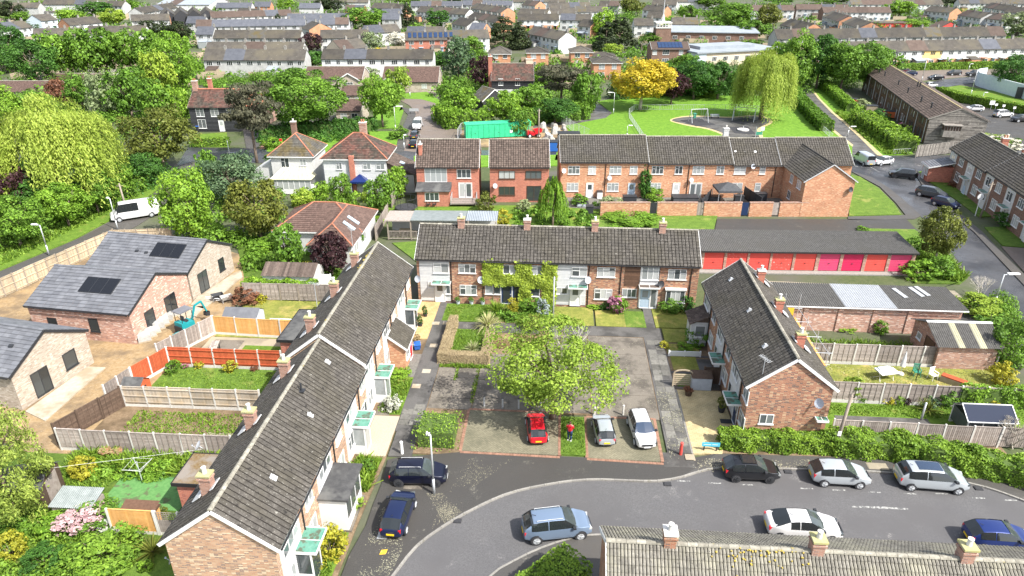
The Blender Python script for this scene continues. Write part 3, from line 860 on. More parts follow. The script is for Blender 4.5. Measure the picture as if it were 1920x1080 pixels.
def hedge(name, label, pts, w, h, lm='leaf_hedge', dens=190, ls=.075, group=None, closed=False, core='hedge_core', taper=.9, bumpy=.10, cat='hedge'):
 x0, y0 = pts[0]
 root = thing(name, label, cat, (x0,y0), 0, group)
 rs = np.random.RandomState(int(abs(x0*13+y0*7)) % 9999)
 P = [np.array(p)-np.array([x0,y0]) for p in pts]
 Cs, Ns = [], []; core_m = MB()
 segs = list(zip(P[:-1], P[1:]))
 for a, b in segs:
  L_ = np.linalg.norm(b-a); d = (b-a)/L_; nrm = np.array([-d[1],d[0]])
  n = int(dens*L_*(w+2*h))
  t = rs.uniform(-w*.5,L_+w*.5,n)
  f = rs.rand(n)*(w+2*h+ .0001)
  side = np.where(f < h, -1, np.where(f < h+w, 0, 1))
  z = np.where(side == -1, f, np.where(side == 0, h, f-h-w))
  off = np.where(side == -1, -w/2, np.where(side == 0, f-h-w/2, w/2))
  off = off*(1-(1-taper)*z/h)
  bl = bumpy*(np.sin(t*2.1+a[0])*.5+np.sin(t*5.3+z*4)*.3+np.sin(off*4+t*3.1)*.3)
  nx = np.where(side == 0, 0, side)
  ofs = off+nx*bl+rs.normal(0,.03,n); zz = z+np.where(side == 0, bl, 0)+rs.normal(0,.03,n)
  xy = a+d*t[:,None]+nrm*ofs[:,None]
  Cs.append(np.column_stack([xy, np.maximum(zz,.02)]))
  Ns.append(np.column_stack([nrm[0]*nx, nrm[1]*nx, np.where(side == 0, 1., .25)])+rs.normal(size=(n,3))*.55)
  ang = math.atan2(d[1],d[0]); mid = (a+b)/2
  core_m.rbox((mid[0],mid[1]), ang, L_+w*.7, w*.78, 0, h*.90)
 C = np.concatenate(Cs); Nn = np.concatenate(Ns); n = len(C)
 T = np.clip(rs.normal(.5,.2,n)+.15*np.sin(C[:,0]*1.7+C[:,1]*1.3), 0, 1)
 V = leaf_quads(C, Nn, ls*rs.uniform(.6,1.4,n), 1.5, rs)
 link('foliage', quad_mesh('foliage', V, T, [MATS[lm]]), root)
 core_m.build('stem', [MATS[core]], root)  # solid filler box added inside the foliage so the hedge looks opaque
 return root
def in_poly(px, py, poly):
 c = np.zeros(len(px), bool); n = len(poly)
 for i in range(n):
  (x1,y1),(x2,y2) = poly[i], poly[(i+1)%n]
  k = ((y1 > py) != (y2 > py)) & (px < (x2-x1)*(py-y1)/((y2-y1) if y2 != y1 else 1e-9)+x1)
  c ^= k
 return c
def tufts(name, poly, n, h, lm='blade', w=.06, z=0.0, label=None, cat=None, seed=1, parent=None, lean=.5):
 """upright blades and weeds scattered over a patch of ground: nobody could count them"""
 rs = np.random.RandomState(seed)
 xs = [p[0] for p in poly]; ys = [p[1] for p in poly]
 X = rs.uniform(min(xs),max(xs),n*2); Y = rs.uniform(min(ys),max(ys),n*2)
 k = in_poly(X, Y, poly); X, Y = X[k][:n], Y[k][:n]; m = len(X)
 hh = h*rs.uniform(.5,1.4,m)*(.6+.8*(np.sin(X*1.3)*np.sin(Y*1.7) > 0)*.5)
 th = rs.uniform(0,2*PI,m); ww = w*rs.uniform(.6,1.5,m)
 dx, dy = np.cos(th)*ww, np.sin(th)*ww
 lx, ly = rs.normal(0,lean,m)*hh, rs.normal(0,lean,m)*hh
 zz = np.full(m, z)
 V = np.stack([np.stack([X-dx,Y-dy,zz],1), np.stack([X+dx,Y+dy,zz],1), np.stack([X+dx*.3+lx,Y+dy*.3+ly,z+hh],1), np.stack([X-dx*.3+lx,Y-dy*.3+ly,z+hh*.9],1)], 1)
 o = link(name, quad_mesh(name, V, np.clip(rs.normal(.5,.25,m),0,1), [MATS[lm]]), parent)
 return tag(o, label, cat, None, 'stuff') if parent is None else tag(o, None, None, None, 'stuff')
def spiky(name, label, x, y, h, w, lm, n=70, cat='shrub', z=0.0, droop=.5):
 """sword-leaved clump: yucca, phormium"""
 rs = np.random.RandomState(int(x*31+y*17) % 999); root = thing(name, label, cat, (x,y,z))
 m = MB()
 for i in range(n):
  th = rs.uniform(0,2*PI); el = rs.uniform(.15,1.35); L_ = h*rs.uniform(.75,1.1)
  d = Vector((math.cos(th)*math.cos(el)*w/h, math.sin(th)*math.cos(el)*w/h, math.sin(el)))
  s_ = Vector((-math.sin(th),math.cos(th),0))*.035
  p0 = Vector((0,0,.15*h)); p1 = p0+d*L_*.6; p2 = p1+d*L_*.4-Vector((0,0,droop*L_*.25*math.cos(el)))
  m.faces([p0-s_,p0+s_,p1+s_,p1-s_,p2], [(0,1,2,3),(3,2,4)])
 m.build('leaf', [MATS[lm]], root)['kind'] = 'stuff'
 k = MB(); k.tube((0,0,0),(0,0,.3*h),.08,.06); k.build('stem', [MATS['bark']], root)
 return root
# ------------------------------------------------------------------ ground, roads, paths, lawns
def sheet(name, m, pts, top=0.0, bottom=-.12, kind='structure', parent=None):
 mb = MB(); mb.prism(pts, bottom, top); o = mb.build(name, [MATS[m]], parent)
 if parent is None: o['kind'] = kind
 return o
def surf(name, m, pts, top=0.0, sm=False, **k):
 w = [G(*p) for p in pts]
 if sm: w = spline(w, 5, True)
 return sheet(name, m, w, top, **k)
def surfE(name, m, pts, top=0.0, **k): return sheet(name, m, [E(*p) for p in pts], top, **k)
def rectE(name, m, e0, e1, n0, n1, top=0.0, **k): return surfE(name, m, [(e0,n0),(e1,n0),(e1,n1),(e0,n1)], top, **k)
g = MB(); g.poly([(-1500,-80,-.12),(1500,-80,-.12),(1500,2500,-.12),(-1500,2500,-.12)])
g.build('ground', [MATS['ground']])['kind'] = 'structure'
KU = [(690,1135),(737,1078),(763,1043),(787,1017),(817,995),(853,972),(900,947),(960,922),(1040,905),(1107,898),(1180,900),(1233,901),(1280,893),(1315,882),(1357,876),(1467,878),(1630,883),(1730,892),(1827,907),(1913,935),(1990,968)]
KL = [(880,1130),(920,1078),(960,1053),(1007,1030),(1057,1013),(1120,1002),(1363,1006),(1567,1013),(1780,1026),(1920,1036),(2000,1042)]
KUw = spline([G(*p) for p in KU], 5); KLw = spline([G(*p) for p in KL], 5)
road = sheet('road', 'road', KUw+KLw[::-1], -.10, -.14)
apx = [(1345,850),(1240,869),(1102,858),(1048,856),(867,847),(745,858),(727,862),(716,905),(700,945),(686,985),(655,1040),(636,1090),(615,1135)]
i1280 = 60
sheet('forecourt', 'apron', KUw[:i1280+1]+[G(*p) for p in apx], .0)
sheet('pavement', 'footway', KUw[i1280:]+[G(*p) for p in [(1990,940),(1913,912),(1813,886),(1700,864),(1580,857),(1345,850)]], .0)
sheet('pavement', 'footway', KLw+[G(*p) for p in [(2000,1150),(880,1150)]], .0)
KST = {}
def kerb(line, name='kerb', parent=None, w=.13, step=.92, m='kerb', top=.012):
 """kerb stones laid end to end along a line, each a piece of its own"""
 root = parent or tag(link(name, None), None, None, None, 'structure')
 acc = 0.0; P = [Vector((x,y,0)) for x,y in line]
 seg = 0; pos = P[0].copy(); pts = [pos.copy()]
 for q in P[1:]:
  while (q-pos).length > 0 and acc+(q-pos).length >= step:
   d = (q-pos).normalized(); pos = pos+d*(step-acc); acc = 0; pts.append(pos.copy())
  acc += (q-pos).length; pos = q.copy()
 if 'k' not in KST:
  mb = MB(); mb.box(-step/2+.008,step/2-.008,-w/2,w/2,-.13,top); KST['k'] = mb.mesh('kerb_stone', [MATS[m]])
 for a, b in zip(pts[:-1], pts[1:]):
  c = (a+b)/2; d = b-a
  link('kerb_stone', KST['k'], root, (c.x,c.y,RN.uniform(-.006,.006)), math.atan2(d.y,d.x))
 return root
kerb(KUw); kerb(KLw)
def marking(pts, name='road_marking', m='road_paint', z=-.095):
 mb = MB(); mb.poly([(x,y,z) for x,y in [G(*p,z) for p in pts]]); return tag(mb.build(name, [MATS[m]]), None, None, None, 'structure')
for x, y in ((1282,902),(1340,906),(1400,909),(1513,916),(1573,919),(1640,923),(1706,926),(1765,926),(1835,934),(1895,938)):
 marking([(x-12,y-1.6),(x+12,y-.8),(x+12,y+1.2),(x-12,y+.6)])
marking([(1597,948),(1660,950),(1703,953),(1703,956),(1660,954),(1597,951)])
marking([(715,1031),(727,1030),(723,1039),(711,1040)], 'yellow_marking', 'yellow_paint', .006)
def ironwork(px, py, w=.6, d=.45, name='manhole_cover', z=.004, m='galvanised', rz=EST):
 x, y = G(px, py); mb = MB(); mb.box(-w/2,w/2,-d/2,d/2,-.02,z+.008)
 mb.box(-w/2-.05,w/2+.05,-d/2-.05,d/2+.05,-.03,z)
 return tag(mb.build(name, [MATS[m]], None, (x,y,0), rz), None, None, None, 'structure')
for x_, y_ in ((1478,883),(1252,906),(858,975),(1835,914)): ironwork(x_,y_,.36,.24,'road_gully',-.09,'rubber_black')
ironwork(1645,874,1.2,.55,m='concrete_tan'); ironwork(1293,857,.6,.6,m='concrete_tan'); ironwork(775,912,1.1,.4,m='concrete_bay'); ironwork(718,1003,.5,.5)
rectE('path', 'path', -11.05, -9.3, 39.3, 59.6, .0)
rectE('path', 'path', -9.3, 9.65, 54.0, 55.75, .0)
rectE('path', 'path', 8.0, 9.65, 38.2, 53.99, .0)
court = rectE('courtyard', 'soil', -9.29, 7.99, 42.2, 53.99, -.03)
def slabs(root, e0, e1, n0, n1, ne, nn, m, name='slab', gap=.02, z=.0, jit=.012, skip=0.0):
 de, dn = (e1-e0)/ne, (n1-n0)/nn
 mb = MB(); mb.box(-de/2+gap,de/2-gap,-dn/2+gap,dn/2-gap,-.08,0); me = mb.mesh(name, [MATS[m]])
 for i in range(ne):
  for j in range(nn):
   if RN.random() < skip: continue
   x, y = E(e0+(i+.5)*de, n0+(j+.5)*dn)
   link(name, me, root, (x,y,z+RN.uniform(-jit,jit)), (RN.uniform(-.004,.004),RN.uniform(-.004,.004),EST+RN.uniform(-.004,.004)))
slabs(court, -9.25, -5.95, 42.2, 47.9, 1, 4, 'concrete_bay', 'concrete_bay', .015)
slabs(court, -5.9, -1.6, 42.3, 50.3, 1, 4, 'concrete_bay', 'concrete_bay', .015)
slabs(court, -1.55, 3.0, 42.3, 53.9, 1, 5, 'concrete_bay', 'concrete_bay', .015)
slabs(court, 3.05, 7.95, 41.9, 53.9, 1, 4, 'concrete_bay', 'concrete_bay', .015)
pathslabs = tag(link('path_slabs', None), None, None, None, 'structure')
slabs(pathslabs, 8.15, 9.55, 39.0, 53.5, 2, 18, 'slab', 'paving_slab', .012, .02, .005, .25)
slabs(pathslabs, -11.0, -9.4, 40.0, 42.6, 2, 4, 'slab', 'paving_slab', .012, .02, .005, .2)
for e, n in ((-10.3,51.3),(-10.8,55.3),(-10.2,47.2),(-9.8,55.4),(-10.6,45.0)):
 slabs(pathslabs, e-.35, e+.35, n-.3, n+.3, 1, 1, 'paving_light', 'paving_slab', .012, .02, 0)
rectE('parking_bay', 'block_bay', -6.0, .6, 37.45, 42.15, .0)
rectE('parking_bay', 'block_bay', 2.6, 7.45, 37.25, 41.85, .0)
rectE('grass_strip', 'grass_lush', .75, 2.45, 37.5, 41.8, .03)
edge = tag(link('bay_edging', None), None, None, None, 'structure')
for (a, b) in (((-6.1,37.3),(.7,37.2)),((-6.1,37.4),(-6.1,42.2)),((-6.1,42.25),(.6,42.25)),((.68,37.4),(.68,42)),((2.52,37.3),(2.52,41.9)),((2.5,37.15),(7.6,37.0)),((7.55,37.2),(7.55,42.0)),((2.6,41.9),(7.5,41.95))):
 mb = MB(); p, q = Vector(a), Vector(b); L_ = (q-p).length; k = int(L_/.235); d = (q-p)/L_
 ang = EST+math.atan2(d.y,d.x)
 for i in range(k):
  c = p+d*((i+.5)*L_/k); x, y = E(c.x,c.y); mb.rbox((x,y), ang, L_/k-.012, .21, -.08, .014+RN.uniform(0,.008))
 mb.build('edging_bricks', [MATS['border_brick']], edge)['kind'] = 'stuff'
rectE('path', 'path', 7.6, 9.65, 36.75, 38.19, .004)
rectE('path', 'path', -10.9, -9.3, 36.6, 39.29, .0)
rectE('soil_bed', 'soil', -9.3, -6.1, 37.0, 42.19, -.01)
rectE('lawn', 'grass_lush', -10.35, -6.1, 55.9, 59.35, .02)
rectE('soil_bed', 'soil', -6.1, .0, 55.8, 59.6, .0)
rectE('lawn', 'grass_dry', .0, 3.7, 55.8, 59.4, .02)
rectE('lawn', 'grass_dry', 3.9, 6.6, 55.8, 58.9, .02)
rectE('lawn', 'grass_lush', 6.6, 8.45, 55.8, 58.9, .021)
rectE('path', 'path', 8.46, 9.25, 55.76, 59.6, .005)
rectE('lawn', 'grass_dry', 9.3, 12.9, 55.9, 59.5, .02)
rectE('lawn', 'grass_dry', 9.8, 12.4, 53.3, 55.7, .02)
rectE('path', 'path', -11.9, -10.4, 55.76, 59.65, .003)
rectE('paving', 'block_orange', -13.1, -11.06, 52.4, 59.6, .01)
rectE('lawn', 'grass_lush', -9.0, -5.9, 49.2, 54.4, .02)
rectE('soil_bed', 'soil', 9.66, 13.2, 46.0, 53.29, -.02)
rectE('lawn', 'grass_dry', 9.8, 12.5, 51.2, 53.0, .02)
rectE('lawn', 'grass_dry', 9.9, 12.0, 48.8, 50.9, .02)
rectE('lawn', 'grass', 9.9, 11.9, 46.4, 48.2, .02)
for n in (51.0, 48.4, 46.2): rectE('path', 'path', 9.66, 13.1, n-.15, n+.15, .01)
rectE('paving', 'path', 12.0, 13.15, 46.4, 50.6, .012)
surfE('drive', 'block_drive', [(9.75,38.2),(11.7,38.3),(12.7,41.4),(13.1,41.6),(13.1,45.9),(9.75,45.9)], .015)
surfE('drive_edging', 'kerb', [(9.62,38.2),(9.74,38.2),(9.74,45.9),(9.62,45.9)], .02)
surfE('soil_bed', 'soil', [(-13.2,24),(-11.4,24),(-11.3,30),(-11.0,36.3),(-11.06,52.3),(-13.2,52.3)], -.02)
rectE('gravel_bed', 'gravel', -12.9, -11.06, 36.5, 41.0, .01)
rectE('lawn', 'grass', -12.9, -11.06, 41.2, 46.2, .012)
rectE('terrace_paving', 'slab', -12.9, -11.06, 46.3, 49.8, .012)
surfE('lawn', 'grass_rough', [(-12.9,33.0),(-11.5,33.0),(-11.2,36.3),(-12.9,36.3)], .012)
surfE('lawn', 'grass', [(-13.1,24.0),(-11.7,24.0),(-11.6,29.6),(-13.1,29.6)], .012)
rectE('doorstep', 'concrete_bay', -12.9, -11.9, 41.0, 42.8, .03)
rectE('lawn', 'grass_dry', -30.0, -19.0, 51.6, 58.9, .0)
rectE('paving', 'concrete_tan', -30.2, -18.8, 46.7, 51.5, .0)
rectE('lawn', 'grass', -26.6, -22.6, 47.4, 50.2, .03)
rectE('paving', 'concrete_bay', -29.6, -27.0, 47.0, 51.0, .03)
rectE('lawn', 'grass_lush', -31.4, -18.8, 41.1, 46.5, .0)
rectE('soil_bed', 'soil', -32.5, -18.8, 35.6, 40.9, .0)
rectE('paving', 'concrete_tan', -24.2, -21.0, 36.2, 38.2, .02)
rectE('paving', 'concrete_tan', -32.2, -25.5, 35.9, 36.9, .015)
rectE('garden_ground', 'grass_rough', -42.0, -18.8, 18.0, 35.3, .0)
rectE('artificial_turf', 'artificial_turf', -27.6, -22.4, 30.6, 33.5, .03)
rectE('lawn', 'grass_lush', -25.5, -19.0, 22.0, 28.2, .02)
rectE('lawn', 'grass_dry', 18.8, 33.5, 50.9, 54.0, .0)
rectE('lawn', 'grass_dry', 18.8, 36.0, 45.3, 50.6, .0)
rectE('lawn', 'grass', 18.8, 36.0, 40.6, 45.0, .0)
rectE('path', 'path', 20.8, 27.4, 42.2, 43.3, .02)
rectE('path', 'path', 26.4, 27.6, 41.0, 42.2, .021)
rectE('hedge_verge', 'soil', 11.6, 31, 38.4, 40.4, -.01)
stones = tag(link('stepping_stones', None), None, None, None, 'structure')
for i in range(11):
 slabs(stones, 21.2+i*1.05, 21.7+i*1.05, 46.9, 47.3, 1, 1, 'concrete_bay', 'stepping_stone', .0, .03, .004)
surfE('garage_court', 'concrete_tan', [(19.2,58.6),(33.5,58.6),(33.0,66.3),(19.2,66.9)], .0)
surfE('garage_court', 'apron', [(33.4,58.9),(40.0,59.5),(39.5,62),(37.0,66.3),(33.0,66.3)], .005)
surf('drive', 'concrete_tan', [(1600,536),(1790,545),(1830,580),(1800,590),(1770,556),(1600,548)], .004)
surf('parking_court', 'apron', [(1345,410),(1700,411),(1720,432),(1620,430),(1610,436),(1340,434)], .0)
RR = [(1596,322),(1635,332),(1665,351),(1692,372),(1725,403),(1760,438),(1800,492),(1845,550),(1890,620),(1935,700),(1990,800)]
RL = [(2050,640),(1990,590),(1920,532),(1870,480),(1827,434),(1785,400),(1755,372),(1729,345),(1714,326),(1750,309),(1850,300),(2000,292),(2000,277),(1850,284),(1776,290),(1680,291),(1645,290),(1600,300)]
rw = spline([G(*p) for p in RR], 5); lw = [G(*p) for p in RL]
sheet('road', 'road_wet', rw+lw, -.10, -.14)
surf('pavement', 'footway', [(1600,323),(1650,350),(1680,380),(1698,403),(1590,406),(1590,412),(1715,410),(1727,404),(1692,372),(1665,351),(1635,332),(1597,321)], .0)
surf('grass_verge', 'grass_lush', [(1596,328),(1612,331),(1648,353),(1675,380),(1690,402),(1592,404)], .02)
surf('pavement', 'footway', [(1716,326),(1760,312),(1770,316),(1735,330),(1742,345),(1768,372),(1800,400),(1842,434),(1885,480),(1940,532),(2000,560),(2000,600),(1920,534),(1870,481),(1827,435),(1785,401),(1729,346)], .0)
surf('grass_verge', 'grass_lush', [(1722,322),(1755,315),(1790,335),(1830,358),(1875,395),(1868,405),(1836,406),(1790,372),(1740,338)], .015)
surf('grass_verge', 'grass_lush', [(1846,426),(1920,424),(1990,430),(1990,470),(1880,460)], .02)
surf('parking_court', 'brown_road', [(1878,462),(1990,470),(1990,540),(1930,520)], .01)
surf('grass_verge', 'grass_lush', [(1610,428),(1715,430),(1745,452),(1770,478),(1700,470)], .015)
surf('grass_verge', 'grass_rough', [(1700,470),(1770,470),(1815,520),(1800,532),(1715,530),(1705,512)], .012)
def line_strip(pts, w, m, z=-.094, name='road_marking'):
 mb = MB(); P = [Vector((*G(*p,z),z)) for p in pts]
 for a, b in zip(P[:-1], P[1:]):
  d = (b-a).normalized(); s_ = Vector((-d.y,d.x,0))*w/2
  mb.poly([a-s_, b-s_, b+s_, a+s_])
 return tag(mb.build(name, [MATS[m]]), None, None, None, 'structure')
line_strip([(1632,313),(1650,323)], .12, 'road_paint')
for x in (1602,1614,1675,1690,1705,1720): line_strip([(x,312-(x-1600)*.01),(x+7,312-(x-1600)*.01)], .15, 'road_paint')
PTH = [(1648,291),(1616,261),(1584,231),(1560,211),(1535,185),(1516,160),(1495,160),(1507,185),(1530,211),(1558,239),(1579,256),(1598,272),(1598,298)]
surf('path', 'path', PTH, .0)
surf('dry_verge', 'sand_verge', [(1655,291),(1622,261),(1589,231),(1564,211),(1538,185),(1519,160),(1515,160),(1534,185),(1559,211),(1583,231),(1615,261),(1645,291)], .006)
surf('dry_verge', 'sand_verge', [(1598,275),(1576,258),(1553,239),(1526,211),(1503,185),(1492,160),(1496,160),(1508,185),(1531,211),(1559,239),(1580,256),(1600,272)], .006)
surf('grass_verge', 'grass_park', [(1655,291),(1622,261),(1589,231),(1564,211),(1538,185),(1519,160),(1540,160),(1580,190),(1640,232),(1680,262),(1700,289)], .0)
surf('park_lawn', 'grass_park', [(1062,235),(1135,221),(1148,212),(1120,190),(1180,180),(1290,180),(1370,178),(1480,180),(1500,185),(1526,211),(1553,239),(1576,258),(1598,275),(1598,300),(1040,300),(1050,262)], .0)
surf('playground', 'path', [(1260,226),(1280,220),(1320,219),(1370,221),(1410,218),(1435,222),(1442,230),(1420,242),(1424,258),(1420,268),(1385,268),(1360,252),(1330,241),(1292,234)], .03, True)
surf('dry_verge', 'sand_verge', [(1256,226),(1280,218),(1320,217),(1370,219),(1410,216),(1438,220),(1448,230),(1427,242),(1431,258),(1426,274),(1380,272),(1356,254),(1328,243),(1290,236)], .012, True)
for q in ([(1275,226),(1310,222),(1342,234),(1305,237)],[(1366,228),(1395,221),(1422,226),(1395,234)],[(1367,239),(1402,237),(1417,252),(1378,250)]):
 surf('safety_matting', 'rubber_black', q, .05)
surf('path', 'path', [(998,229),(1055,222),(1097,212),(1098,190),(1090,160),(1104,160),(1112,190),(1147,211),(1136,221),(1056,234),(1000,240)], .006)
surf('works_yard', 'site_dirt', [(868,238),(1000,226),(1060,236),(1075,262),(1040,275),(860,275)], .004)
surf('road', 'road_wet', [(330,312),(352,276),(500,279),(640,283),(760,281),(1060,282),(1060,306),(760,305),(500,305),(360,303)], -.02, bottom=-.14)
surf('road', 'brown_road', [(756,282),(757,262),(768,240),(779,214),(768,198),(752,188),(768,184),(800,186),(822,196),(830,208),(828,222),(842,232),(872,239),(866,282)], -.015, True, bottom=-.14)
surf('pavement', 'footway', [(757,284),(740,284),(752,245),(765,215),(755,205),(748,208),(752,200),(772,205),(780,214),(768,242)], .0)
surf('grass_verge', 'grass_park', [(500,258),(560,232),(700,246),(748,246),(744,270),(735,285),(640,285),(500,284)], .0)
surf('grass_verge', 'grass_park', [(700,190),(748,196),(757,206),(746,240),(700,240)], .0)
surf('grass_verge', 'grass_park', [(748,176),(800,172),(828,190),(832,200),(812,192),(790,186),(760,185)], .0)
surf('grass_verge', 'grass_park', [(776,292),(1060,290),(1060,310),(776,314)], .0)
surf('lawn', 'grass', [(362,252),(425,248),(430,275),(362,275)], .0)
surf('drive', 'footway', [(455,242),(490,240),(500,258),(480,279),(462,279)], .01)
surf('path', 'border_brick', [(492,240),(505,247),(512,258),(500,279),(486,279),(500,258)], .012)
LRU = [(-60,535),(0,508),(143,448),(213,411),(270,376),(300,352),(318,328),(330,312)]
LRL = [(360,303),(345,340),(320,368),(290,400),(213,448),(100,506),(0,552),(-60,578)]
sheet('road', 'footway', spline([G(*p) for p in LRU], 4)+spline([G(*p) for p in LRL], 4), -.05, -.14)
surf('grass_verge', 'grass', [(-60,500),(0,470),(120,415),(180,395),(250,360),(280,345),(300,350),(270,374),(213,409),(143,446),(0,506),(-60,533)], .0)
surf('building_site', 'site_dirt', [(455,478),(470,500),(448,560),(405,628),(322,690),(240,765),(125,850),(60,850),(-60,800),(-60,560),(0,545),(100,500),(250,440),(330,440)], -.02)
site_paving = tag(link('site_paving', None), None, None, None, 'structure')
for nm, q in (('a',[(372,556),(440,512),(452,508),(455,520),(382,580),(358,572)]),('b',[(48,772),(165,688),(198,690),(85,790)]),('c',[(330,590),(360,575),(385,575),(350,612)])):
 mb = MB(); mb.prism([G(*p) for p in q], -.05, .06); mb.build('paving', [MATS['paving_light']], site_paving)
surf('lawn', 'grass_lush', [(735,455),(780,452),(780,490),(768,480)], .0)
surf('garden_ground', 'grass', [(700,385),(1120,385),(1345,405),(1335,432),(760,430),(720,400)], .0)
surf('lawn', 'grass_lush', [(1120,404),(1345,404),(1338,432),(1120,428)], .01)
surf('yard', 'slab', [(1050,368),(1500,372),(1500,398),(1110,392),(1050,388)], .012)
surf('garden_ground', 'grass_rough', [(440,440),(640,460),(640,540),(460,530)], .0)
surf('grass_verge', 'grass_park', [(1650,255),(1700,270),(1712,288),(1660,290)], .0)
surf('car_park', 'apron', [(1720,205),(1760,190),(1830,196),(1990,215),(1990,280),(1850,270),(1800,235)], .002)
surf('grass_verge', 'grass', [(1760,165),(1800,160),(1990,190),(1990,215),(1870,196),(1790,182)], .004)
surf('road', 'road_wet', [(1720,158),(1760,150),(1850,140),(1990,132),(1990,145),(1850,152),(1790,160),(1740,172)], -.05, bottom=-.14)
surf('parking_court', 'brown_road', [(1680,138),(1720,131),(1860,130),(1990,126),(1990,131),(1850,139),(1720,152)], .0)
surf('grass_verge', 'grass', [(1670,128),(1990,120),(1990,125),(1680,133)], .004)
# ------------------------------------------------------------------ the near rows
def loose_tiles(B, x0, x1, ys, ov, rows_cols, m, tw=.33, tg=.34, style='roll'):
 """the nearest tiles of a roof as single pieces"""
 el, a, b, n, g_ = B.pl; W = x1-x0; nc = int(round(W/tw)); w = W/nc
 P, F = tile_piece(Vector((0,0,0)), Vector((1,0,0)), Vector((0,1,0)), Vector((0,0,1)), 0, w, 0, g_, style)
 ms = []
 for k in range(4):
  mb = MB(); tile_add(mb, P, F, style, 0, .1+.25*k); ms.append(mb.mesh('roof_tile', [MATS[m],MATS['tile_joint_shade']]))
 rot = Matrix((a, b, n)).transposed().to_euler()
 for r, c in rows_cols:
  o = bpy.data.objects.new('roof_tile', ms[RN.randrange(4)]); COL.objects.link(o); o.parent = B.roof
  o.location = el+a*(c*w)+b*(r*g_)+n*RN.uniform(-.004,.006); o.rotation_euler = rot
def vent(B, x, f, side='F'):
 sl = (B.hr-B.he)/(B.Dp/2); y = f*B.Dp/2; z = B.he+y*sl+.12
 m = MB(); m.box(-.17,.17,-.2,.2,-.04,.0); m.beam((-.02,-.05,.0),(-.02,.12,.10),.16,.1)
 if side == 'B': y = B.Dp-y
 o = m.build('roof_vent', [MATS['lead']], B.root, (x,y,z), (math.atan(sl)*(1 if side == 'F' else -1),0,RN.uniform(-.3,.3)))
def canopy_porch(B, wall, u, w=1.75, d=1.15, z=2.3, m='canopy_green', glazed=True, door_m='door_white', u_door=.2):
 (x,y,_), rz = B.at(wall, u, 0)
 r = link('porch', None, B.root, (x,y,0), rz)
 k = MB(); k.box(-w/2,w/2,-d,0,z-.03,z+.02); k.build('canopy', [MATS[m]], r)
 e = MB(); e.box(-w/2-.04,w/2+.04,-d-.05,-d,z-.09,z+.05); e.box(-w/2-.05,-w/2,-d,0,z-.09,z+.05); e.box(w/2,w/2+.05,-d,0,z-.09,z+.05); e.box(-.02,.02,-d,0,z+.02,z+.035)
 e.build('canopy_edge', [MATS['upvc']], r)
 if glazed:
  p = MB(); dd = d*.72
  for xx in (-w/2+.06, w/2-.55): p.box(xx-.04,xx+.04,-dd-.04,-dd+.04,0,z-.04)
  p.box(-w/2+.02,w/2-.51,-dd-.03,-dd+.03,.0,.08); p.box(-w/2+.02,w/2-.51,-dd-.03,-dd+.03,z-.14,z-.05)
  p.box(-w/2+.03,-w/2+.09,-dd,0,.0,.7); p.box(w/2-.58,w/2-.52,-dd,0,.0,.7)
  p.build('porch_frame', [MATS['upvc']], r)
  q = MB(); q.box(-w/2+.1,w/2-.6,-dd-.012,-dd+.012,.08,z-.14); q.box(-w/2+.05,-w/2+.07,-dd,0,.7,z-.06); q.box(w/2-.56,w/2-.54,-dd,0,.7,z-.06)
  q.build('pane', [MATS['glass']], r)
 return r
NT_L = [(r,c) for r in range(11) for c in range(27)]
setL = set(NT_L)
BL = terrace('terrace_row', 'long brown-brick terrace with grey tiled roof running beside the left path', 'terrace', E(-13.2,23.95), EST+PI/2,
             [(0,16.2,0),(16.2,32.75,.42)], 5.5, 4.7, 6.8, wall='brick_cream', style='rib', skip=lambda r, c: (r, c) in setL)
_sl = (6.8-4.7)/2.75; _e = 4.7-.30*_sl+.06
_tmp = MB(); BL.pl = tile_plane(_tmp, (-.12,-.30,_e), (16.2,-.30,_e), (16.2,2.75,6.86), (-.12,2.75,6.86))
loose_tiles(BL, -.12, 16.2, 0, .3, NT_L, 'tile_grey', style='rib')
for i, x in enumerate((2.35,7.8,13.25,18.5,24.2,30.1)):
 lift = .42 if x > 16 else 0
 c_ = chimney(BL.root, (x,4.15), .46, .6, 5.3+lift, 1.55, 'brick_old', 1, cap='moss_yellow')
 f = MB(); f.box(-.42,.42,-.62,-.40,.0,.05); f.box(-.42,.42,.40,.95,.0,.05); f.build('flashing', [MATS['lead']], c_, (0,0,5.92+lift), (-math.atan(_sl),0,0))
for x, f in ((3.6,.45),(9.2,.42),(14.5,.62),(19.8,.5),(25,.5),(30.6,.5)): vent(BL, x, f if x < 16 else f+.05)
vp = MB(); vp.tube((0,0,0),(0,0,.5),.06); vp.box(-.2,.2,-.2,.2,-.05,.02); vp.build('soil_pipe', [MATS['plastic_dark']], BL.root, (10.6,2.1,6.45))
for i, (a, b) in enumerate(((.35,2.95),(6.0,8.5),(11.35,14.1),(16.5,18.9),(21.9,24.1),(27.1,29.9))):
 z1 = 4.65 if a < 16 else 5.05
 m = MB(); m.lap(a,b,0,.15,z1,.16); BL.part('cladding', m, 'board_white')
 mid = (a+b)/2
 BL.win('F', mid, 3.0+(z1-4.65), b-a-.5, 1.15, 3, .35, off=.045, split=i < 3)
 BL.win('F', a+.75, .9, 1.1, 1.2, 2, .3, off=.045, split=i < 3)
 p = MB(); p.tube((b+.5,-.06,.1),(b+.5,-.06,z1),.045); BL.part('downpipe', p, 'gutter_black')
 BL.win('F', min(b+1.6,32), 3.1+(z1-4.65), 1.1, 1.0, 2, .3)
 BL.win('F', min(b+1.6,32), .9, 1.2, 1.1, 2, .3)
 BL.win('B', 32.75-(a+b)/2, 3.0, 1.3, 1.1, 2, .3); BL.win('B', 32.75-(a+b)/2, .9, 1.5, 1.2, 2, .3)
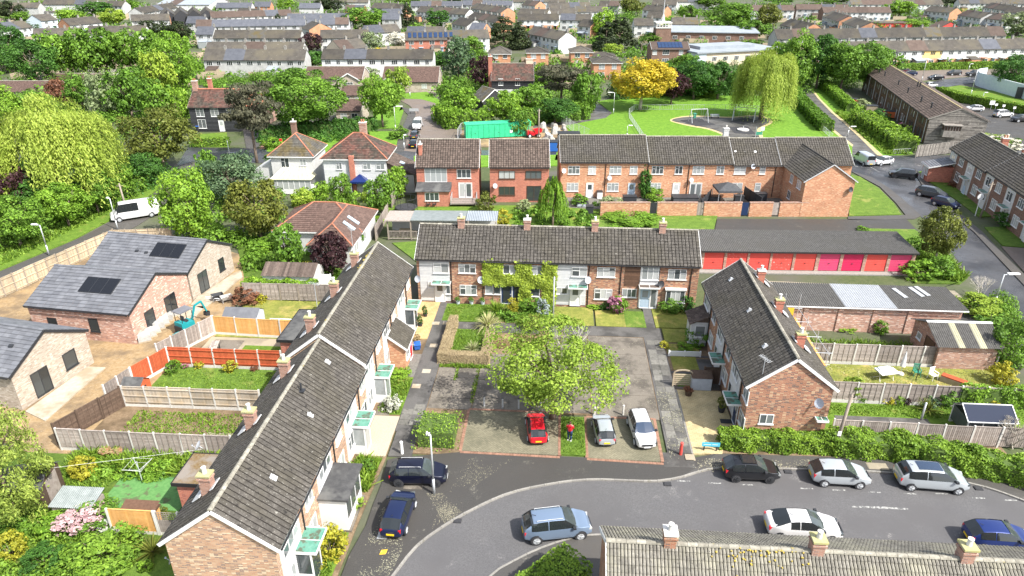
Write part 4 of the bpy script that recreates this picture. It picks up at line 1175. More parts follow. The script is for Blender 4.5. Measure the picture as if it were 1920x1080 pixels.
for u in (2.75, 13.5, 19.5, 30.5):
 canopy_porch(BL, 'F', u); BL.door('F', u+.3, .05, off=.05)
r = link('porch', None, BL.root, (7.2,0,0), 0)
m = MB(); m.box(-1.45,-1.39,-1.6,0,.1,2.35); m.box(1.39,1.45,-1.6,0,.1,2.35); m.box(-1.39,1.39,-1.6,-1.54,.1,.75)
for xx in (-1.36,-.5,.4,1.36): m.box(xx-.03,xx+.03,-1.6,-1.54,.75,2.35)
m.box(-1.39,1.39,-1.6,-1.54,2.1,2.35); m.build('porch_frame', [MATS['upvc']], r)
q = MB()
for xa, xb in ((-1.32,-.54),(-.46,.36),(.44,1.32)): q.box(xa,xb,-1.58,-1.56,.75,2.1)
q.build('pane', [MATS['glass']], r)
m = MB(); m.box(-1.6,1.6,-1.8,0,2.36,2.5); m.build('flat_roof', [MATS['felt_black']], r)
m = MB(); m.box(-1.5,1.5,-1.75,0,-.1,.1); m.build('plinth', [MATS['concrete_bay']], r)
r = link('porch', None, BL.root, (24.6,0,0), 0)
m = MB(); m.faces([(-1.45,0,0),(-1.45,-1.35,0),(-1.45,-1.35,2.2),(-1.45,0,3.25),(1.45,0,0),(1.45,-1.35,0),(1.45,-1.35,2.2),(1.45,0,3.25)], [(0,3,2,1),(4,5,6,7),(1,2,6,5),(2,3,7,6)]); m.build('porch_wall', [MATS['brick_orange']], r)
m = MB(); tile_plane(m, (-1.6,-1.6,2.1),(1.6,-1.6,2.1),(1.6,0,3.35),(-1.6,0,3.35)); m.build('porch_roof', [MATS['tile_grey']], r)
m = MB()
for xx in (-1.62,1.62): m.beam((xx,-1.62,2.03),(xx,0,3.28),.05,.16)
m.box(-1.6,1.6,-1.64,-1.58,1.98,2.1); m.build('bargeboard', [MATS['upvc']], r)
door(r, (.6,-1.36,.02), 0, dm='paint_red', glass=1); window(r, (-.55,-1.36,.8), 0, 1.1, 1.2, 2)
def flat_ext(B, u0, u1, d, h, bm, fm, name='extension'):
 r = link(name, None, B.root, (0,B.Dp,0), 0)
 m = MB(); m.box(u0,u1,0,d,-.1,h); m.build('extension_wall', [MATS[bm]], r)
 m = MB(); m.box(u0-.15,u1+.15,0.001,d+.15,h,h+.14); m.build('flat_roof', [MATS[fm]], r)
 m = MB(); m.box(u0-.2,u0-.15,0,d+.2,h-.06,h+.18); m.box(u1+.15,u1+.2,0,d+.2,h-.06,h+.18); m.box(u0-.15,u1+.15,d+.15,d+.2,h-.06,h+.18); m.build('roof_edge', [MATS['gutter_black']], r)
 window(r, ((u0+u1)/2,d,.9), PI, 1.4, 1.2, 2)
 return r
flat_ext(BL, 22.9, 27.9, 3.2, 2.6, 'brick_red', 'felt_black')
flat_ext(BL, 6.2, 8.6, 3.1, 2.6, 'brick_red', 'moss_flat')
dish(BL.root, (8.9,8.4,3.2), PI); dish(BL.root, (22.6,6.3,3.0), PI); dish(BL.root, (.6,5.75,2.8), PI)
aerial(BL.root, (20.3,4.2,7.2), 1.2, 1.9); aerial(BL.root, (30.4,4.3,7.5), .6, 2.0)
yl = MB()
for i in range(26):
 x = 28+RN.uniform(-1.2,2.6); y = 2.75+abs(RN.gauss(0,.22)); z = 7.28-(abs(y-2.75))*.76; yl.rbox((x,y), RN.uniform(0,3), RN.uniform(.1,.45), RN.uniform(.06,.2), z-.01, z+.04)
BL.part('lichen', yl, 'yellow_lichen')['kind'] = 'stuff'
BC = terrace('terrace_row', 'four-house terrace facing the courtyard, its front half covered in climber', 'terrace', E(-13.2,59.7), EST, [(0,26.6,0)], 6.4, 4.7, 6.8)
for i, x in enumerate((4.0,10.4,16.9,23.3)):
 c_ = chimney(BC.root, (x,3.0), .62, .5, 5.9, 1.7, 'brick_old', 1, cap='moss_yellow' if i != 1 else 'concrete_post')
 f = MB(); f.box(-.5,.5,-.62,-.33,.0,.04); f.build('flashing', [MATS['lead']], c_, (0,0,6.5), (math.atan(.66),0,0))
def clad(B, wall, a, b, z0, z1, m='board_white', d=.0):
 mb = MB(); mb.lap(0,b-a,0,z0,z1,.16)
 l, rz = B.at(wall, a, 0, d); return mb.build('cladding', [MATS[m]], B.root, l, rz)
W2 = dict(split=True)
clad(BC,'F',.25,3.15,.12,4.62)
BC.win('F',2.35,3.1,1.5,1.05,2,.35,off=.045,**W2); BC.win('F',1.25,1.5,.5,.65,1,.4,off=.045,**W2)
BC.door('F',2.15,.05,off=.05); BC.win('F',2.95,.9,.45,1.1,1,off=.05,**W2); canopy_porch(BC,'F',2.35,1.75,.8,2.25,glazed=False)
BC.win('F',4.85,3.15,1.65,.95,3,.35,**W2); BC.win('F',4.9,.85,1.65,1.05,3,.35,**W2)
dish(BC.root,(6.15,-.25,2.6),.3); dish(BC.root,(.1,-.25,2.5),-.3)
for x in (3.3,6.35,12.95,16.4,19.4,22.95,25.9):
 p = MB(); p.tube((x,-.05,.1),(x,-.05,4.55),.045); BC.part('downpipe', p, 'gutter_black')
BC.win('F',8.9,3.2,1.25,.95,2,**W2); BC.win('F',11.5,3.2,1.25,.95,2,**W2); BC.win('F',7.3,1.0,1.5,1.0,2,**W2); BC.door('F',8.6,.03,dm='door_blue',glass=2,gm='glass_dark',w=1.0); BC.door('F',9.6,.03,dm='door_blue',glass=2,gm='glass_dark',w=.8); BC.win('F',11.2,.9,1.2,1.1,1,**W2)
clad(BC,'F',13.2,16.2,.12,4.62); BC.win('F',15.5,3.15,1.45,.95,2,.35,off=.045,**W2); BC.win('F',13.9,1.25,1.1,.7,2,off=.045,**W2)
BC.door('F',15.2,.05,off=.05); canopy_porch(BC,'F',15.4,1.75,.8,2.25,glazed=False); dish(BC.root,(16.3,-.25,2.9),.4)
BC.win('F',18.0,3.15,1.7,1.0,3,.35,**W2); BC.win('F',17.85,.8,1.7,1.1,3,.35,**W2)
clad(BC,'F',19.75,21.2,2.3,4.62,'board_brown'); BC.win('F',20.3,1.1,1.35,.9,3,**W2)
mb = MB(); mb.box(21.2,23.0,-.05,.0,.1,4.6); BC.part('panel', mb, 'upvc'); BC.win('F',22.1,3.0,1.6,1.4,3,off=.05,**W2)
canopy_porch(BC,'F',22.1,1.85,.7,2.45,'tile_brown',False); BC.door('F',21.8,.04,off=.05,dm='door_grey_blue'); BC.door('F',22.6,.04,off=.05,w=.6,glass=2); dish(BC.root,(23.15,-.25,2.7),.3,'plastic_dark')
BC.win('F',24.6,3.1,1.7,1.05,3,.35,**W2); BC.win('F',24.6,.8,1.8,1.25,4,off=.25,**W2)
mb = MB(); mb.box(23.6,25.6,-.4,0,2.12,2.25); mb.box(23.68,25.52,-.26,0,.35,.78); mb.box(23.68,25.52,-.26,0,2.04,2.12); BC.part('bay', mb, 'upvc')
for u in (3,9.5,16,22.5): BC.win('B',u,3,1.4,1.1,2); BC.win('B',u,.9,1.6,1.2,2); BC.win('B',u+2.2,3,1.0,1.0,1)
clad(BC,'L',.3,2.0,.2,4.5)
rs = np.random.RandomState(77)
def climber(name, label, org, rz, rects, lm, n=2600, th=.3, ls=.11):
 root = thing(name, label, 'climber', org, rz)
 ar = np.array([(b-a)*(d-c) for a,b,c,d in rects]); ids = rs.choice(len(rects), n, p=ar/ar.sum())
 Rr = np.array(rects)[ids]; u = rs.rand(n); v = rs.rand(n)
 x = Rr[:,0]+(Rr[:,1]-Rr[:,0])*u+rs.normal(0,.09,n); z = Rr[:,2]+(Rr[:,3]-Rr[:,2])*v+rs.normal(0,.09,n)
 y = -th*(.4+.6*rs.rand(n))*(1+.5*np.sin(x*2.2)*np.sin(z*3))
 V = leaf_quads(np.column_stack([x,y,np.maximum(z,.05)]), np.column_stack([rs.normal(0,.5,n),-np.ones(n),.5+rs.normal(0,.4,n)]), ls*rs.uniform(.6,1.4,n), 1.3, rs)
 link('foliage', quad_mesh('foliage', V, np.clip(rs.normal(.55,.22,n),0,1), [MATS[lm]]), root)
 m = MB()
 for a,b,c,d in rects[:5]: m.tube(((a+b)/2,-.06,0),((a+b)/2+.2,-.06,d*.9),.04,.02,5)
 m.build('stem', [MATS['bark']], root)
 return root
cx, cy = E(-13.2,59.7)
climber('wisteria', 'bright green climber covering the front of the middle terrace', E(-13.2,59.68), EST,
  [(6.4,8.2,2.1,4.5),(6.4,13.0,2.2,3.15),(9.5,10.9,2.2,4.6),(12.1,13.3,.2,4.6),(9.9,10.9,.3,2.3),(11.0,12.4,1.9,2.9),(8.0,9.6,2.15,2.9)], 'leaf_ivy', 8000)
BR = terrace('terrace_row', 'grey-roofed brick terrace with a wide gable behind the roadside hedge', 'terrace', E(13.25,56.0), EST-PI/2, [(0,16.2,0)], 5.45, 4.7, 6.8, style='rib')
for i, x in enumerate((2.1,7.5,12.8)):
 c_ = chimney(BR.root, (x,3.95), .44, .58, 5.2, 1.6, 'brick_red', 1, cap='moss_yellow' if i != 0 else 'concrete_post')
 f = MB(); f.box(-.42,.42,-.62,-.40,.0,.05); f.box(-.42,.42,.40,.95,.0,.05); f.build('flashing', [MATS['lead']], c_, (0,0,6.05), (-math.atan(_sl),0,0))
for x, f in ((2.2,.55),(8.0,.6),(13.2,.55)): vent(BR, x, f)
for i, (a, b) in enumerate(((.5,2.9),(6.1,8.5),(11.4,14.1))):
 clad(BR,'F',a,b,.12,4.62); BR.win('F',(a+b)/2,3.0,1.7,1.1,3,.35,off=.045,split=True); BR.win('F',a+.6,1.0,.8,1.1,1,off=.045,split=True)
 p = MB(); p.tube((b+.4,-.06,.1),(b+.4,-.06,4.6),.045); BR.part('downpipe', p, 'gutter_black')
 BR.win('F',b+1.6,3.1,1.2,1.0,2,.3); BR.win('F',b+1.6,.9,1.4,1.1,2,.3)
 BR.win('B',16.2-(a+b)/2,3.0,1.4,1.1,2,.3); BR.win('B',16.2-(a+b)/2,.9,1.6,1.2,2,.3)
for u in (8.9, 14.3):
 canopy_porch(BR,'F',u,1.6,.95,2.25,glazed=False); BR.door('F',u-.1,.05,off=.05,dm='door_blue' if u > 10 else 'door_white')
BR.win('R',1.45,1.55,.95,.8,2,fm='upvc',split=True)
canopy_porch(BR,'R',5.0,.7,.5,2.3,glazed=False)
r = link('porch', None, BR.root, (2.2,0,0), 0)
m = MB(); m.box(-1.0,1.0,-1.45,0,0,2.3); m.build('porch_wall', [MATS['board_white']], r)
m = MB(); tile_plane(m, (-1.2,-1.7,2.2),(1.2,-1.7,2.2),(1.2,0,3.0),(-1.2,0,3.0), .3, .3); m.faces([(-1.0,-1.45,2.3),(-1.0,0,2.3),(-1.0,0,2.95)],[(0,1,2)]); m.faces([(1.0,-1.45,2.3),(1.0,0,2.95),(1.0,0,2.3)],[(0,1,2)]); m.build('porch_roof', [MATS['tile_brown']], r)
door(r, (.4,-1.46,.02), 0); window(r, (1.01,-.7,.9), PI/2, .9, 1.1, 1)
dish(BR.root,(16.5,4.6,3.6),.8); aerial(BR.root,(15.9,.75,5.3),.4,1.3)
setD = [(r,c) for r in range(5,10) for c in range(60)]
sD = set(setD)
BD = terrace('terrace_row', 'nearest terrace with pale mossy tiles at the bottom right corner', 'terrace', E(2.75,20.4), EST, [(0,25.0,0)], 5.75, 4.7, 6.8, roof='tile_near', tw=.32, tg=.34, style='double', skip=lambda r, c: (r, c) in sD)
_s2 = 2.1/2.875; _e2 = 4.7-.3*_s2+.06
_tmp = MB(); BD.pl = tile_plane(_tmp, (-.12,-.3,_e2),(25.12,-.3,_e2),(25.12,2.875,6.86),(-.12,2.875,6.86), .32, .34)
loose_tiles(BD, -.12, 25.12, 0, .3, setD, 'tile_near', .32, style='double')
for i, x in enumerate((2.7,9.1,15.4,21.8)):
 c_ = chimney(BD.root, (x,2.95), .52, .54, 5.9, 1.6, 'brick_old' if i else 'brick_multi', 1, cap='concrete_post' if i == 0 else 'moss_yellow')
 f = MB(); f.box(-.5,.5,-.62,-.33,.0,.04); f.build('flashing', [MATS['lead']], c_, (0,0,6.55), (math.atan(_s2),0,0))
yl = MB()
for i in range(46):
 x = 6.0+RN.gauss(0,1.0) if i < 34 else 7.6+RN.gauss(0,.5); d_ = abs(RN.gauss(0,.4)); y = 2.8-d_; z = 6.93-d_*_s2
 yl.rbox((x,y), RN.uniform(0,3), RN.uniform(.03,.11), RN.uniform(.03,.08), z-.03, z+.018)
BD.part('lichen', yl, 'yellow_lichen')['kind'] = 'stuff'
for u in (3,9.4,15.8,22): BD.win('B',u,3,1.4,1.1,2); BD.win('B',u,.9,1.6,1.2,2)
# ------------------------------------------------------------------ garages
def corrugated(mb, x0, x1, y0, y1, z0, z1, pitch=.2, amp=.035, mi=0):
 n = int((x1-x0)/pitch*2); xs = [x0+(x1-x0)*i/n for i in range(n+1)]
 b = len(mb.v)
 for i, x in enumerate(xs):
  h = amp if i % 2 else -amp
  mb.v += [(x,y0,z0+h),(x,y1,z1+h)]
 for i in range(n):
  mb.f.append((b+2*i,b+2*i+2,b+2*i+3,b+2*i+1)); mb.m.append(mi); mb.t.append(RN.random())
GA = Bld('garage_block', 'row of nine red-doored garages under a corrugated grey roof', 'garages', (20.3,68.05), rad(-1.8), 22.4, 4.9, 2.2, 2.6)
m = MB(); m.box(0,22.4,4.7,4.9,-.2,2.45); m.box(0,.2,0,4.7,-.2,2.25); m.box(22.2,22.4,0,4.7,-.2,2.25); m.box(0,22.4,.02,.25,2.02,2.2); GA.part('wall', m, 'brick_old')
m = MB(); corrugated(m, -.2,22.6,-.35,5.1,2.27,2.68); GA.part('roof', m, 'asbestos')
m = MB(); m.box(-.15,22.55,-.37,-.33,2.10,2.26); GA.part('fascia', m, 'gutter_black')
gd = [(.25,2.35),(2.65,4.8),(5.05,7.2),(7.45,9.6),(9.9,12.05),(12.45,14.55),(14.9,17.0),(17.35,19.5),(19.85,22.0)]
gm = ['door_coral','door_coral_worn','door_coral','door_coral_worn','door_coral','door_pink','door_crimson','door_coral','door_pink']
for i, ((a, b), k) in enumerate(zip(gd, gm)):
 m = MB()
 for j in range(10):
  z = .05+j*.195; m.faces([(a,-.0,z),(b,-.0,z),(b,.02,z+.19),(a,.02,z+.19),(a,.08,z),(b,.08,z),(b,.08,z+.19),(a,.08,z+.19)], [(0,1,2,3),(0,4,5,1),(2,6,7,3)])
 o = GA.part('garage_door', m, k)
 h = MB(); h.box((a+b)/2-.08,(a+b)/2+.08,-.05,.0,.85,.9); h.build('handle', [MATS['plastic_dark']], o)
for i in range(10):
 a = 0 if i == 0 else gd[i-1][1]; b = gd[i][0] if i < 9 else 22.4
 m = MB(); m.box(a+.01,b-.01,-.06,.3,-.2,2.1); GA.part('pier', m, 'brick_old')
m = MB(); m.box(-.3,22.6,-.9,-.07,-.1,.03); GA.part('threshold', m, 'kerb')
GB = Bld('garage_block', 'second garage block seen from its blank brick back wall', 'garages', (23.3,55.05), rad(-4.0), 16.4, 3.9, 2.4, 2.6)
m = MB(); m.box(0,16.4,0,.22,-.3,2.4); m.box(0,.22,.22,3.9,-.3,2.4); m.box(16.18,16.4,.22,3.9,-.3,2.4)
for x in (3.0,6.0,9.0,12.0): m.box(x-.2,x+.2,-.08,0,-.3,2.35)
m.box(.22,16.18,3.7,3.9,-.3,2.4); GB.part('wall', m, 'brick_pink')
for nm, a, b, k in (('roof',-.2,6.2,'asbestos'),('roof_sheet',6.22,10.7,'sheet_new'),('roof',10.72,16.7,'asbestos')):
 m = MB(); corrugated(m,a,b,-.3,4.1,2.5,2.72); GB.part(nm, m, k)
m = MB(); m.box(-.2,16.7,-.36,-.3,2.36,2.46); GB.part('gutter', m, 'plastic_white')
for x, y in ((12.0,2.6),(13.6,2.9),(14.2,3.1)):
 m = MB(); m.box(-.2,.2,-.9,.9,0,.03); m.build('roof_patch', [MATS['sheet_new']], GB.root, (x,y,2.50+.05*y+.04), (.05,0,.25))
A_ = G(1760,650,2.2); B_ = G(1858,653,2.2)
GO = Bld('outbuilding', 'brick outbuilding with striped corrugated gable roof beside the grey fence', 'outbuilding', (A_[0]+.3,A_[1]+.25), rad(-3.0), 4.6, 4.3, 2.2, 3.1)
m = MB(); m.gable(0,4.6,0,4.3,-.2,2.2,3.05); GO.part('wall', m, 'brick_old')
for a, b, k in ((-.3,1.35,'asbestos'),(1.35,1.85,'sheet_yellowed'),(1.85,3.0,'asbestos'),(3.0,3.55,'sheet_yellowed'),(3.55,4.9,'asbestos')):
 m = MB(); corrugated(m,a,b,-.3,2.15,2.15,3.2,.16); corrugated(m,a,b,4.6,2.15,2.15,3.2,.16); GO.part('roof_sheet', m, k)
m = MB(); m.box(-.32,4.92,2.03,2.27,3.17,3.25); GO.part('ridge', m, 'plastic_white')
l_, r_ = GO.at('L',2.9,0); door(GO.root, l_, r_, 1.3, 1.9, 'board_brown', 'frame_brown', 0); GO.win('L',1.2,1.0,.7,.6,1)
# ------------------------------------------------------------------ new bungalows on the building site
def bungalow(label, org, ang, Ln, Dp, wall, fw, ww, sol, solx):
 B = terrace('bungalow', label, 'bungalow', org, ang, [(0,Ln,0)], Dp, 3.05, 4.9, wall=wall, roof='tile_new', tw=.62, tg=.36, style='flat', ov=.25, verge=.12, barge='frame_black', ridge='tile_new')
 for (u, z, w, h, c) in fw: B.win('F', u, z, w, h, c, fm='frame_black', gm='glass_dark', split=True)
 for (u, z, w, h, c) in ww: B.win('R', u, z, w, h, c, fm='frame_black', gm='glass_dark', split=True, sill=z > .3)
 if sol:
  sl = (4.9-3.05)/(Dp/2); an = math.atan(sl)
  for i in range(3):
   m = MB(); m.box(-.52,.52,-.85,.85,0,.06);
   y = Dp/2*.56
   o = m.build('solar_panel', [MATS['solar']], B.root, (solx+i*1.08,y,3.05+y*sl+.13), (an,0,0))
   k = MB(); k.box(-.54,-.52,-.87,.87,0,.07); k.box(.52,.54,-.87,.87,0,.07); k.box(-.52,.52,-.87,-.85,0,.07); k.box(-.52,.52,.85,.87,0,.07); k.build('frame', [MATS['frame_black']], o)
 return B
B1 = bungalow('new buff-brick bungalow with roof solar panels beside the road fence', (-41.9,62.7), rad(-11.2), 10.9, 7.3, 'brick_buff', [], [(2.0,.1,1.5,2.1,2),(5.3,.9,1.0,1.35,1)], 1, 6.6)
B2 = bungalow('new pink-brick bungalow with solar panels behind the mini excavator', (-42.4,53.8), rad(-9.7), 9.9, 8.3, 'brick_pink', [(2.1,.6,.9,1.3,1),(6.2,.9,.9,1.3,1)], [(2.3,.7,1.25,1.45,1),(5.3,.1,1.6,2.1,2)], 1, 4.6)
B3 = bungalow('new buff-brick bungalow cut off by the left edge', (-46.2,44.9), rad(-14.0), 10.1, 6.9, 'brick_buff', [], [(2.1,.1,1.5,2.1,2),(4.9,.8,1.2,1.4,1)], 0, 0)
v = MB(); v.box(0,7.0,-.5,.5,0,.03); v.build('valley_flashing', [MATS['zinc']], B1.root, (2.9,-.35,3.0), (.12,0,0))
for x, y in ((4.4,1.7),(5.5,1.6)):
 m = MB(); m.box(-.16,.16,-.12,.12,0,.1); m.build('roof_vent', [MATS['frame_black']], B1.root, (x,y,3.05+y*.507+.1), (.46,0,.2))
m = MB(); m.box(-.16,.16,-.12,.12,0,.1); m.build('roof_vent', [MATS['frame_black']], B3.root, (8.6,1.9,4.2), (.46,0,.2))
# ------------------------------------------------------------------ middle distance houses
BM = terrace('terrace_row', 'pale brick terrace backs behind the brick garden wall, with a gabled wing', 'terrace', (6.7,92.6), 0.0,
             [(0,11.9,.2),(11.9,23.5,0),(23.5,30.2,-.25),(30.2,39.9,-.15)], 7.6, 5.0, 7.6, wall='brick_orange', barge='lead')
chimney(BM.root, (23.2,4.0), .7, .6, 6.6, 2.1, 'render_white', 1)
for u, w, k in ((1.8,1.6,3),(4.3,1.05,2),(7.5,1.6,3),(10.0,1.05,2),(13.3,1.6,3),(16.2,1.05,2),(18.9,1.6,3),(21.9,1.05,2),(24.6,1.6,2),(27.7,.8,1)):
 BM.win('F',u,3.35,w,1.15,k,.32)
for u, w, k in ((1.7,1.6,3),(7.3,1.6,3),(13.2,1.5,3),(24.5,1.5,2),(27.4,.8,1)): BM.win('F',u,.9,w,1.2,k,.32)
for u in (4.1,16.1): BM.door('F',u,.0,glass=1)
BM.door('F',9.9,.0,dm='door_grey_blue',glass=1)
for u in (18.4,19.2): BM.door('F',u,.0,w=.78,glass=2)
for x in (6.15,17.6,11.95,29.5):
 p = MB(); p.tube((x,-.05,.1),(x,-.05,4.8),.05); BM.part('downpipe', p, 'gutter_black')
for x, z in ((.4,3.9),(6.7,2.9),(12.2,2.2),(18.0,2.6),(26.2,4.5)): dish(BM.root,(x,-.3,z),.3)
for x, y in ((24.2,1.0),(25.5,1.1),(26.9,.9),(27.6,1.2)):
 m = MB(); m.box(-.15,.15,-.15,.15,0,.08); m.build('roof_vent', [MATS['plastic_white']], BM.root, (x,y+.8,6.0), (.6,0,0))
m = MB(); m.gable(0,8.2,0,6.3,-.2,4.7,6.75); m.build('wing_wall', [MATS['brick_orange']], BM.root, (36.9,-7.6,0), PI/2)
m = MB()
tile_plane(m, (-.15,-.3,4.57),(11.6,-.3,4.57),(11.6,3.15,6.85),(-.15,3.15,6.85)); tile_plane(m, (11.6,6.6,4.57),(-.15,6.6,4.57),(-.15,3.15,6.85),(11.6,3.15,6.85)); ridge_tiles(m,(-.15,3.15,6.88),(11.6,3.15,6.88))
m.build('wing_roof', [MATS['tile_grey']], BM.root, (36.9,-7.6,0), PI/2)
m = MB(); m.beam((-.16,-.3,4.52),(-.16,3.15,6.8),.04,.12); m.beam((-.16,6.6,4.52),(-.16,3.15,6.8),.04,.12); m.build('bargeboard', [MATS['lead']], BM.root, (36.9,-7.6,0), PI/2)
for y, z in ((-3.2,3.1),(-5.8,3.1),(-3.2,.9)): window(BM.root, (30.6,y,z), -PI/2, 1.0 if y > -4 else 1.3, 1.1, 2)
dish(BM.root,(36.4,-7.8,3.6),.2,'plastic_dark')
def red_house(label, org, Ln):
 return terrace('detached_house', label, 'house', org, 0.0, [(0,Ln,0)], 7.0, 5.0, 7.7, wall='brick_red', roof='tile_brown', barge='upvc', tw=.33, tg=.33, ridge='tile_ridge')
H1 = red_house('red brick house with large upper window and grey deck', (-12.9,90.9), 8.4)
H1.win('F',2.6,2.75,3.0,2.1,4,sill=False); H1.win('F',6.4,3.3,1.9,1.2,3)
for u in (6.1,7.0): H1.door('F',u,.55,w=.85,glass=2)
r = link('extension', None, H1.root)
m = MB(); m.box(.2,4.5,-2.2,0,-.1,2.2); m.build('extension_wall', [MATS['brick_red']], r)
m = MB(); m.faces([(0,-2.45,2.2),(4.7,-2.45,2.2),(4.7,0,2.75),(0,0,2.75),(0,-2.45,2.1),(4.7,-2.45,2.1),(4.7,0,2.1),(0,0,2.1)],[(0,1,2,3),(4,5,1,0),(5,6,2,1),(7,4,0,3)]); m.build('extension_roof', [MATS['felt_black']], r)
window(r,(2.2,-2.2,.8),0,1.9,1.15,3)
chimney(H1.root,(.5,1.6),.45,.7,5.4,2.1,'brick_red',1)
m = MB()
for i in range(14): m.box(4.6,8.2,-2.4+i*.17,-2.25+i*.17,.35,.5)
H1.part('deck', m, 'fence_grey')
m = MB()
for x in (4.7,8.1):
 for y in (-2.35,-1.2,-.1): m.box(x-.04,x+.04,y-.04,y+.04,.3,1.4)
 m.box(x-.03,x+.03,-2.35,-.1,1.3,1.36)
H1.part('deck_rail', m, 'galvanised')
H2 = red_house('red brick house with brown-framed windows behind garden shrubs', (-3.0,90.9), 8.0)
H2.win('F',2.3,3.2,2.2,1.1,3,fm='frame_brown',gm='glass'); H2.win('F',5.9,3.2,2.2,1.1,3,fm='frame_brown'); H2.win('F',2.3,.9,2.2,1.2,3,fm='frame_brown',gm='glass_dark'); H2.win('F',6.0,.1,2.0,2.1,2,fm='frame_brown',gm='glass_dark',sill=False); dish(H2.root,(.7,-.3,2.3),.3)
W = Bld('detached_house', 'white weatherboarded house with red hipped roof and tall chimney', 'house', (-26.4,94.8), rad(-1.5), 8.8, 6.6, 5.0, 7.8)
m = MB(); m.box(0,8.8,0,6.6,-.2,5.05); W.part('wall', m, 'board_white'); m = MB(); m.lap(0,8.8,0,.3,4.85,.2); W.part('cladding', m, 'board_white')
hip_roof(W,0,8.8,0,6.6,4.95,7.8,rl=.6)
chimney(W.root,(5.0,4.4),.95,.8,6.4,2.6,'brick_old',2);
m = MB(); m.box(3.7,4.4,-.45,0,0,5.4); o = W.part('chimney', m, 'brick_red')
for u, w in ((2.2,.8),(6.1,1.1),(8.0,1.2)): W.win('F',u,3.4,w,.95,2,.3,off=.05)
for u in (6.0,7.9): W.win('F',u,1.0,1.1,1.1,2,.3,off=.05)
m = MB(); m.box(8.8,12.5,.6,5.5,-.2,2.5); W.part('lean_to', m, 'render_white')
m = MB(); tile_plane(m,(13.0,.2,2.5),(13.0,5.8,2.5),(8.8,5.8,4.4),(8.8,.2,4.4)); m.poly([(8.8,.6,2.5),(12.5,.6,2.5),(8.8,.6,4.3)]); m.poly([(8.8,5.5,2.5),(8.8,5.5,4.3),(12.5,5.5,2.5)]); W.part('lean_to_roof', m, 'tile_brown')
m = MB(); m.box(-.35,.35,-.5,.5,0,.06); m.build('skylight', [MATS['skylight']], W.root, (10.6,2.6,3.68), (0,.42,0))
W1 = Bld('detached_house', 'white hipped-roof house with a pale conservatory at its back', 'house', (-34.4,96.8), rad(-2.0), 6.0, 6.4, 4.8, 7.2)
m = MB(); m.box(0,6.0,0,6.4,-.2,4.85); W1.part('wall', m, 'render_white'); hip_roof(W1,0,6.0,0,6.4,4.8,7.3,roof='tile_slate_old',rl=.3)
W1.win('F',2.0,3.0,1.2,1.5,2,.3); W1.win('F',4.6,3.4,.9,1.0,2,.3)
r = link('conservatory', None, W1.root)
m = MB(); m.box(.6,6.2,-2.6,0,0,.7)
for i in range(8): x = .64+i*.788; m.box(x-.04,x+.04,-2.62,-2.54,.7,2.1)
m.box(.6,6.2,-2.62,-2.54,2.0,2.15); m.build('conservatory_frame', [MATS['upvc']], r)
m = MB(); m.box(.66,6.14,-2.58,-2.56,.7,2.0); m.build('pane', [MATS['glass']], r)
m = MB(); m.faces([(.4,-2.8,2.15),(6.4,-2.8,2.15),(5.2,-.1,3.2),(1.6,-.1,3.2),(.4,0,2.15),(6.4,0,2.15)],[(0,1,2,3),(4,0,3),(1,5,2)]); m.build('conservatory_roof', [MATS['sheet_yellowed']], r)
for i in range(9):
 m = MB(); m.beam((.6+i*.7,-2.75,2.2),(1.75+i*.41,-.1,3.24),.05,.05); m.build('glazing_bar', [MATS['upvc']], r)
m = MB(); m.faces([(-3.4,.5,-.2),(0,.5,-.2),(0,.5,4.0),(-3.4,.5,2.2),(-3.4,6,-.2),(0,6,-.2),(0,6,4.0),(-3.4,6,2.2)],[(0,1,2,3),(5,4,7,6),(3,2,6,7),(4,0,3,7)]); W1.part('side_wing', m, 'render_white')
chimney(W1.root,(2.0,5.6),.7,.6,6.2,2.2,'brick_dark',1)
J = Bld('bungalow', 'brown hipped-roof bungalow with two skylights among garden trees', 'bungalow', (-26.6,73.0), rad(-3.0), 9.6, 7.0, 2.6, 4.7)
m = MB(); m.box(0,9.6,0,7.0,-.2,2.62); m.box(5.2,9.6,-4.0,0,-.2,2.62); J.part('wall', m, 'render_white'); hip_roof(J,0,9.6,0,7.0,2.6,4.8,roof='tile_maroon')
r = MB(); tile_plane(r,(4.9,-4.35,2.6),(9.95,-4.35,2.6),(7.4,-2.6,4.5),(7.4,-2.6,4.5),.3,.3,'flat'); tile_plane(r,(9.95,-4.35,2.62),(9.95,3.5,2.62),(7.4,3.5,4.5),(7.4,-2.6,4.5),.3,.3,'flat'); tile_plane(r,(4.9,3.5,2.62),(4.9,-4.35,2.62),(7.4,-2.6,4.5),(7.4,3.5,4.5),.3,.3,'flat'); J.part('wing_roof', r, 'tile_maroon')
k = MB(); ridge_tiles(k,(4.9,-4.35,2.65),(7.4,-2.6,4.55),.1,.4); ridge_tiles(k,(9.95,-4.35,2.65),(7.4,-2.6,4.55),.1,.4); ridge_tiles(k,(7.4,-2.6,4.56),(7.4,3.5,4.56),.1,.4); J.part('hip_tile', k, 'tile_terracotta')
for y in (-.9,.9):
 m = MB(); m.box(-.75,.75,-.3,.3,0,.07); m.build('skylight', [MATS['skylight']], J.root, (8.7,y,3.64), (0,.636,0))
J.win('R',1.5,1.0,1.2,1.1,2); l_, r_ = (9.6,-2.0,1.0), PI/2; window(J.root,l_,r_,1.6,1.1,2)
P0 = G(727,449);
PG = thing('covered_terrace', 'long garden shelter with flat roof in three sections and balustrade', 'shelter', P0, rad(-1.5))
wd = 205/scale_at(*P0,2)
m = MB(); m.box(-.2,wd*.22,-.2,3.3,2.35,2.47); m.build('roof_panel', [MATS['fence_grey']], PG)
m = MB(); m.box(wd*.221,wd*.72,-.1,3.4,2.40,2.50); m.build('roof_panel', [MATS['zinc']], PG)
